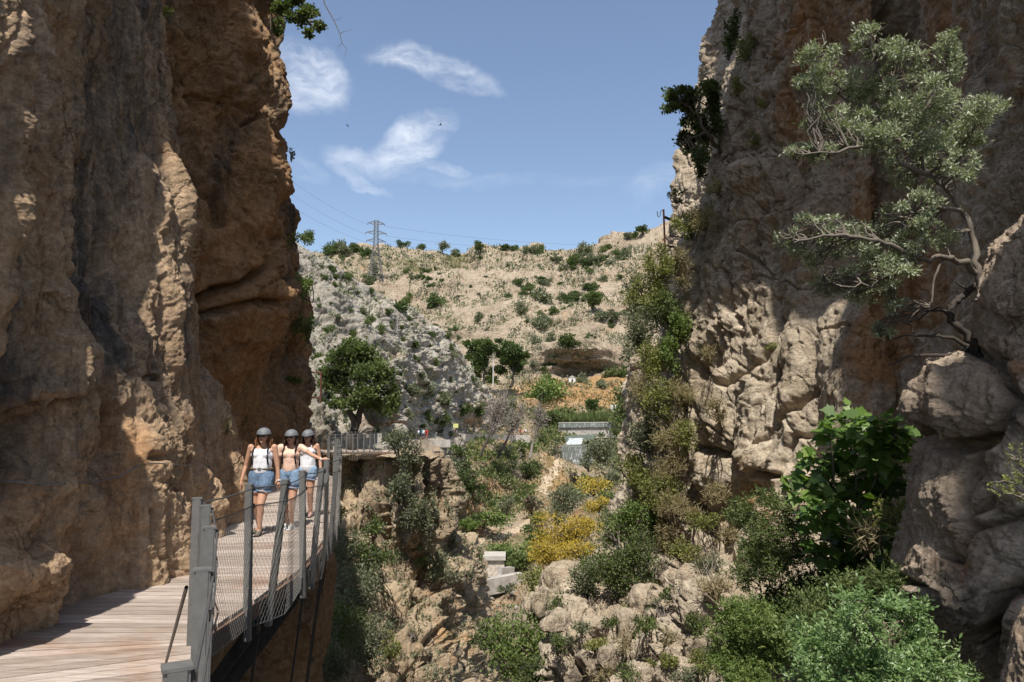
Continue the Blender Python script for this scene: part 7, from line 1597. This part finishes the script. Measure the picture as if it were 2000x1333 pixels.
    if c.get('pack', True):
        m2 = []
        for s in (-1, 1): m2.append(([ch + (s * .112 * fat, -.085, -.14), ch + (s * .108 * fat, -.128, -.03), ch + (s * .102 * fat, -.098, .07), ch + (s * .098 * fat, -.03, .145), ch + (s * .092 * fat, .05, .14), ch + (s * .09, .12, .05)], .0135, .0135))
        p_ = MB(); cap(p_, ch + (0, .17, -.16), ch + (0, .16, .06), .11, .09, (1.1, .7)); bk = fuse(p_, 'backpack', root, M['strap'], .012, 3)
        for q in m2: link('shoulder_strap', tubes('shoulder_strap', [q], 7), bk, M['strap'])
    # hair, glasses, helmet, mouth
    m = MB(); hl = c.get('hair_len', .22)
    ell(m, head + (0, .03, .015), (.086, .085, .10))
    rs_ = np.random.default_rng(c.get('seed', 1))
    for s in (-1, 1):
        for q in range(9):
            a = rs_.uniform(-.3, 1.0); b0_ = head + (s * (.078 + rs_.uniform(-.01, .006)), .02 + a * .05 - .02, .02); e_ = b0_ + (s * rs_.uniform(.0, .045), rs_.uniform(-.035, .03), -hl * rs_.uniform(.7, 1.1)); mm = (b0_ + e_) / 2 + (s * rs_.uniform(-.005, .03), rs_.uniform(-.02, .02), 0)
            cap(m, b0_, mm, .017, .019, seg=8); cap(m, mm, e_, .019, .008, seg=8)
    for q in range(6): a = -1 + q * .4; cap(m, head + (a * .06, .085, 0), head + (a * .085, .09, -hl), .028, .02, seg=8)
    fuse(m, 'hair', root, M[c['hair']], .0075, 2, .004, 40, 2)
    g = MB()
    for s in (-1, 1): ell(g, head + (s * .033, -.094, .012), (.030, .013, .021), 14, 8); g.bar(head + (s * .06, -.088, .02), head + (s * .078, .0, .015), .003, .005)
    g.bar(head + (-.01, -.1, .02), head + (.01, -.1, .02), .003, .004); g.build('sunglasses', root, M['glasses'])
    g = MB(); ell(g, head + (0, -.099, -.048), (.021, .006, .0065), 12, 6); g.build('lips', root, M['lips'])
    # helmet: ribbed shell with a short peak
    V, F = [], []; n, rn = 36, 10
    for i in range(rn + 1):
        t = math.pi / 2 * (i / rn) ** .9
        for q in range(n):
            a = 2 * math.pi * q / n; rib = 1 + (.016 if (q % 6 == 0 and 2 < i < 9) else 0)
            V.append((.108 * rib * math.sin(t) * math.cos(a), .128 * rib * math.sin(t) * math.sin(a), .100 * rib * math.cos(t)))
    for q in range(n):
        a = 2 * math.pi * q / n; pk = max(0, -math.sin(a)) ** 2; V.append((.113 * math.cos(a), .132 * math.sin(a) - .045 * pk, -.006 - .012 * pk))
    for q in range(n):
        a = 2 * math.pi * q / n; pk = max(0, -math.sin(a)) ** 2; V.append((.100 * math.cos(a), .118 * math.sin(a) - .03 * pk, -.012 - .012 * pk))
    for i in range(rn + 2):
        for q in range(n): F.append((i * n + q, (i + 1) * n + q, (i + 1) * n + (q + 1) % n, i * n + (q + 1) % n))
    me = npmesh('helmet', np.array(V), np.array(F)); hm = link('helmet', me, root, M['helmet']); hm.location = Vector(head + (0, .008, .038)); hm.rotation_euler = (R(c.get('tilt', 4)), 0, R(c.get('turn', 0)))
    link('band', tubes('band', [([(.112 * math.cos(a), .131 * math.sin(a) - .02 * max(0, -math.sin(a)) ** 2, .006) for a in np.linspace(0, 2 * math.pi, 37)], .004, .004)], 5), hm, M['cloth_grey'])
    for s in (-1, 1): link('chin_strap', tubes('chin_strap', [([head + (s * .086, .0, .03), head + (s * .075, -.03, -.06), head + (0, -.06, -.112)], .004, .004)], 5), root, M['strap'])
    if 'watch' in c:
        i = c['watch']; w_ = np.array(wr[i]); d = np.array(c['hdir'][i], float); d /= np.linalg.norm(d); u = np.cross(d, (0, 1, .1)); u /= np.linalg.norm(u); v = np.cross(d, u); p = w_ - d * .015
        link('wristwatch', tubes('wristwatch', [([p + .027 * (u * math.cos(a) + v * math.sin(a)) for a in np.linspace(0, 6.2832, 17)], .009, .009)], 6), root, M['cloth_white'])
    return root

base_cfg = dict(hip=[(-.085, 0, .86), (.085, 0, .86)], knee=[(-.085, -.01, .46), (.085, -.01, .46)], ankle=[(-.085, .02, .085), (.085, .02, .085)], shoulder=[(-.172, .01, 1.325), (.172, .01, 1.325)],
                elbow=[(-.225, .02, 1.04), (.225, .02, 1.04)], wrist=[(-.245, -.03, .80), (.245, -.03, .80)], hdir=[(0, -.1, -1), (0, -.1, -1)])
cf = dict(base_cfg); cf.update(w=1.10, top='tank', topmat='cloth_white', denim='denim_dark', shoe='shoe_grey', hair='hair_brown', belt=True, seed=1, tilt=-4, turn=14, short=.46,
    knee=[(-.075, -.01, .46), (.055, -.17, .48)], ankle=[(-.065, .16, .10), (.03, -.12, .09)], shoulder=[(-.182, .01, 1.325), (.182, .01, 1.325)], elbow=[(-.262, .05, 1.04), (.232, .03, 1.04)], wrist=[(-.300, -.02, .82), (.265, .02, .80)], hdir=[(-.02, -.12, -1), (.02, -.05, -1)], watch=1, head=(.02, -.02, 1.49))
person3('woman in white sleeveless top, belt and denim shorts, nearest on the boardwalk', -3.93, 11.75, 1.64, cf)
cf = dict(base_cfg); cf.update(w=1.0, top='tee', topmat='cloth_peach', denim='denim', shoe='shoe_white', hair='hair_dark', seed=2, tilt=-3, short=.44, skin='skin',
    knee=[(-.075, -.03, .46), (.07, -.08, .47)], ankle=[(-.045, .04, .085), (.055, -.05, .085)], elbow=[(-.215, .04, 1.04), (.375, -.06, 1.20)], wrist=[(-.225, .02, .80), (.565, -.16, 1.135)], hdir=[(0, 0, -1), (1, -.15, .10)], palm=[(1, 0, 0), (0, 0, -1)], curl=(.5, .35), watch=1, head=(.01, -.02, 1.49))
person3('woman in peach T-shirt and denim shorts reaching her arm out to the railing', -3.66, 12.35, 1.60, cf)
cf = dict(base_cfg); cf.update(w=.96, top='loose', topmat='cloth_white', denim='denim_light', shoe='shoe_pink', hair='hair_dark', seed=3, short=.34, pack=False, skin='skin',
    knee=[(-.07, -.06, .46), (.07, -.02, .46)], ankle=[(-.05, -.02, .085), (.06, .08, .09)], elbow=[(-.20, .04, 1.04), (.232, .03, 1.04)], wrist=[(-.20, -.02, .80), (.262, -.03, .80)], watch=1, head=(0, -.02, 1.49))
person3('woman in white strappy top and denim skirt walking behind the other two', -3.72, 13.6, 1.57, cf)

# walkers farther away: whole figures with helmet, top and trousers
def hiker(label, P, H, top, low, rz=0.0, arms=0.0, group='hikers on the path beyond the gorge', step=.12, vox=.02):
    k = H / 1.7; root = empty('person', P, label, 'person', group, rz); root.scale = (k, k, k); m = MB(); hd = np.array((0, -.02, 1.56))
    ell(m, hd, (.078, .095, .115)); cap(m, (0, 0, 1.38), (0, 0, 1.47), .052, .05); ell(m, (0, 0, 1.25), (.16, .10, .17)); ell(m, (0, 0, 1.0), (.15, .10, .16)); ell(m, hd + (0, -.095, -.02), (.015, .02, .02))
    for s in (-1, 1):
        e = (s * .26, -.02 - arms * .1, 1.10); w_ = (s * (.26 - arms * .16), -.06 - arms * .22, .86 + arms * .22); cap(m, (s * .19, 0, 1.37), e, .05, .04); cap(m, e, w_, .04, .028); hand(m, w_, (-s * arms * .7, -.2, -1 + arms), -s, .6)
        cap(m, (s * .09, 0, .92), (s * .1, -s * step, .5), .085, .06); cap(m, (s * .1, -s * step, .5), (s * .1, s * step * .6, .08), .055, .038); cap(m, (s * .1, s * step * .6, .05), (s * .1, s * step * .6 - .16, .035), .045, .035)
    fuse(m, 'body', root, M['skin'], vox * .8, 2)
    m = MB(); ell(m, (0, 0, 1.24), (.18, .125, .18)); cap(m, (0, 0, .98), (0, 0, 1.15), .155, .155, (1, .8))
    for s in (-1, 1): e = np.array((s * .26, -.02 - arms * .1, 1.10)); a = np.array((s * .19, 0, 1.37)); cap(m, a, a + (e - a) * .6, .066, .062)
    fuse(m, 'top', root, M[top], vox, 2)
    m = MB(); ell(m, (0, 0, .92), (.175, .125, .13))
    for s in (-1, 1): cap(m, (s * .09, 0, .90), (s * .1, -s * step * .8, .58), .105, .085)
    fuse(m, 'shorts', root, M[low], vox, 2)
    m = MB(); ell(m, hd + (0, .005, .055), (.112, .132, .085)); cap(m, hd + (-.04, -.11, .02), hd + (.04, -.11, .02), .028, .028, (1, .5)); fuse(m, 'helmet', root, M['helmet'], vox * .8, 2)
    m = MB(); ell(m, hd + (0, .04, -.02), (.088, .07, .11)); fuse(m, 'hair', root, M['hair_dark'], vox, 1)
    m = MB(); cap(m, (0, .17, 1.05), (0, .16, 1.3), .12, .1, (1, .7)); fuse(m, 'backpack', root, M['strap'], vox, 1); return root
p = W(590, 850, 29.5); hiker('person in dark clothes and grey helmet, left of the pair far behind on the boardwalk', (p.x, 29.5, zn(29.5)), 1.70, 'cloth_navy', 'denim_dark', .1, .6, 'pair far behind on the boardwalk', vox=.016)
p = W(604, 850, 28.6); hiker('person in pinkish top with arms crossed, right of the pair far behind on the boardwalk', (p.x, 28.6, zn(28.6)), 1.60, 'cloth_pinkish', 'denim_dark', -.1, 1.0, 'pair far behind on the boardwalk', vox=.016)
for px, py, Y, H, top, low, rz, lb in [(800, 860, 104, 1.7, 'cloth_black', 'denim_dark', .4, 'leftmost hiker of the near path group, dark clothes'), (808, 860, 110, 1.68, 'cloth_grey', 'cloth_black', .2, 'second hiker of the near path group, grey top'), (816, 860, 118, 1.65, 'cloth_white', 'denim_dark', -.2, 'third hiker of the near path group, white top'), (822, 859.5, 119, 1.75, 'cloth_teal', 'cloth_navy', 0, 'tall hiker in dark blue in the near path group'), (826, 859, 120, 1.66, 'cloth_white', 'cloth_navy', .3, 'hiker in white beside the tall one in dark blue'), (833, 859, 121, 1.66, 'cloth_red', 'cloth_red', -.3, 'hiker all in red at the right end of the near path group'),
        (1002, 850, 196, 1.7, 'cloth_navy', 'cloth_black', 0, 'leftmost hiker of the far group, dark clothes'), (1010, 850, 198, 1.68, 'cloth_navy', 'denim_dark', .2, 'second hiker of the far group, navy top'), (1016, 850, 199, 1.7, 'cloth_red', 'cloth_red', .4, 'hiker in red in the far group'), (1022, 850, 201, 1.66, 'cloth_pinkish', 'cloth_red', 0, 'hiker in pink top in the far group'), (1027, 850, 203, 1.7, 'cloth_white', 'denim_dark', -.2, 'hiker in white at the right end of the far group')]:
    P = W(px, py, clear_y(px, py, Y))
    hiker(lb, P, H, top, low, rz + math.pi * (rz > .3), .3, vox=.035)
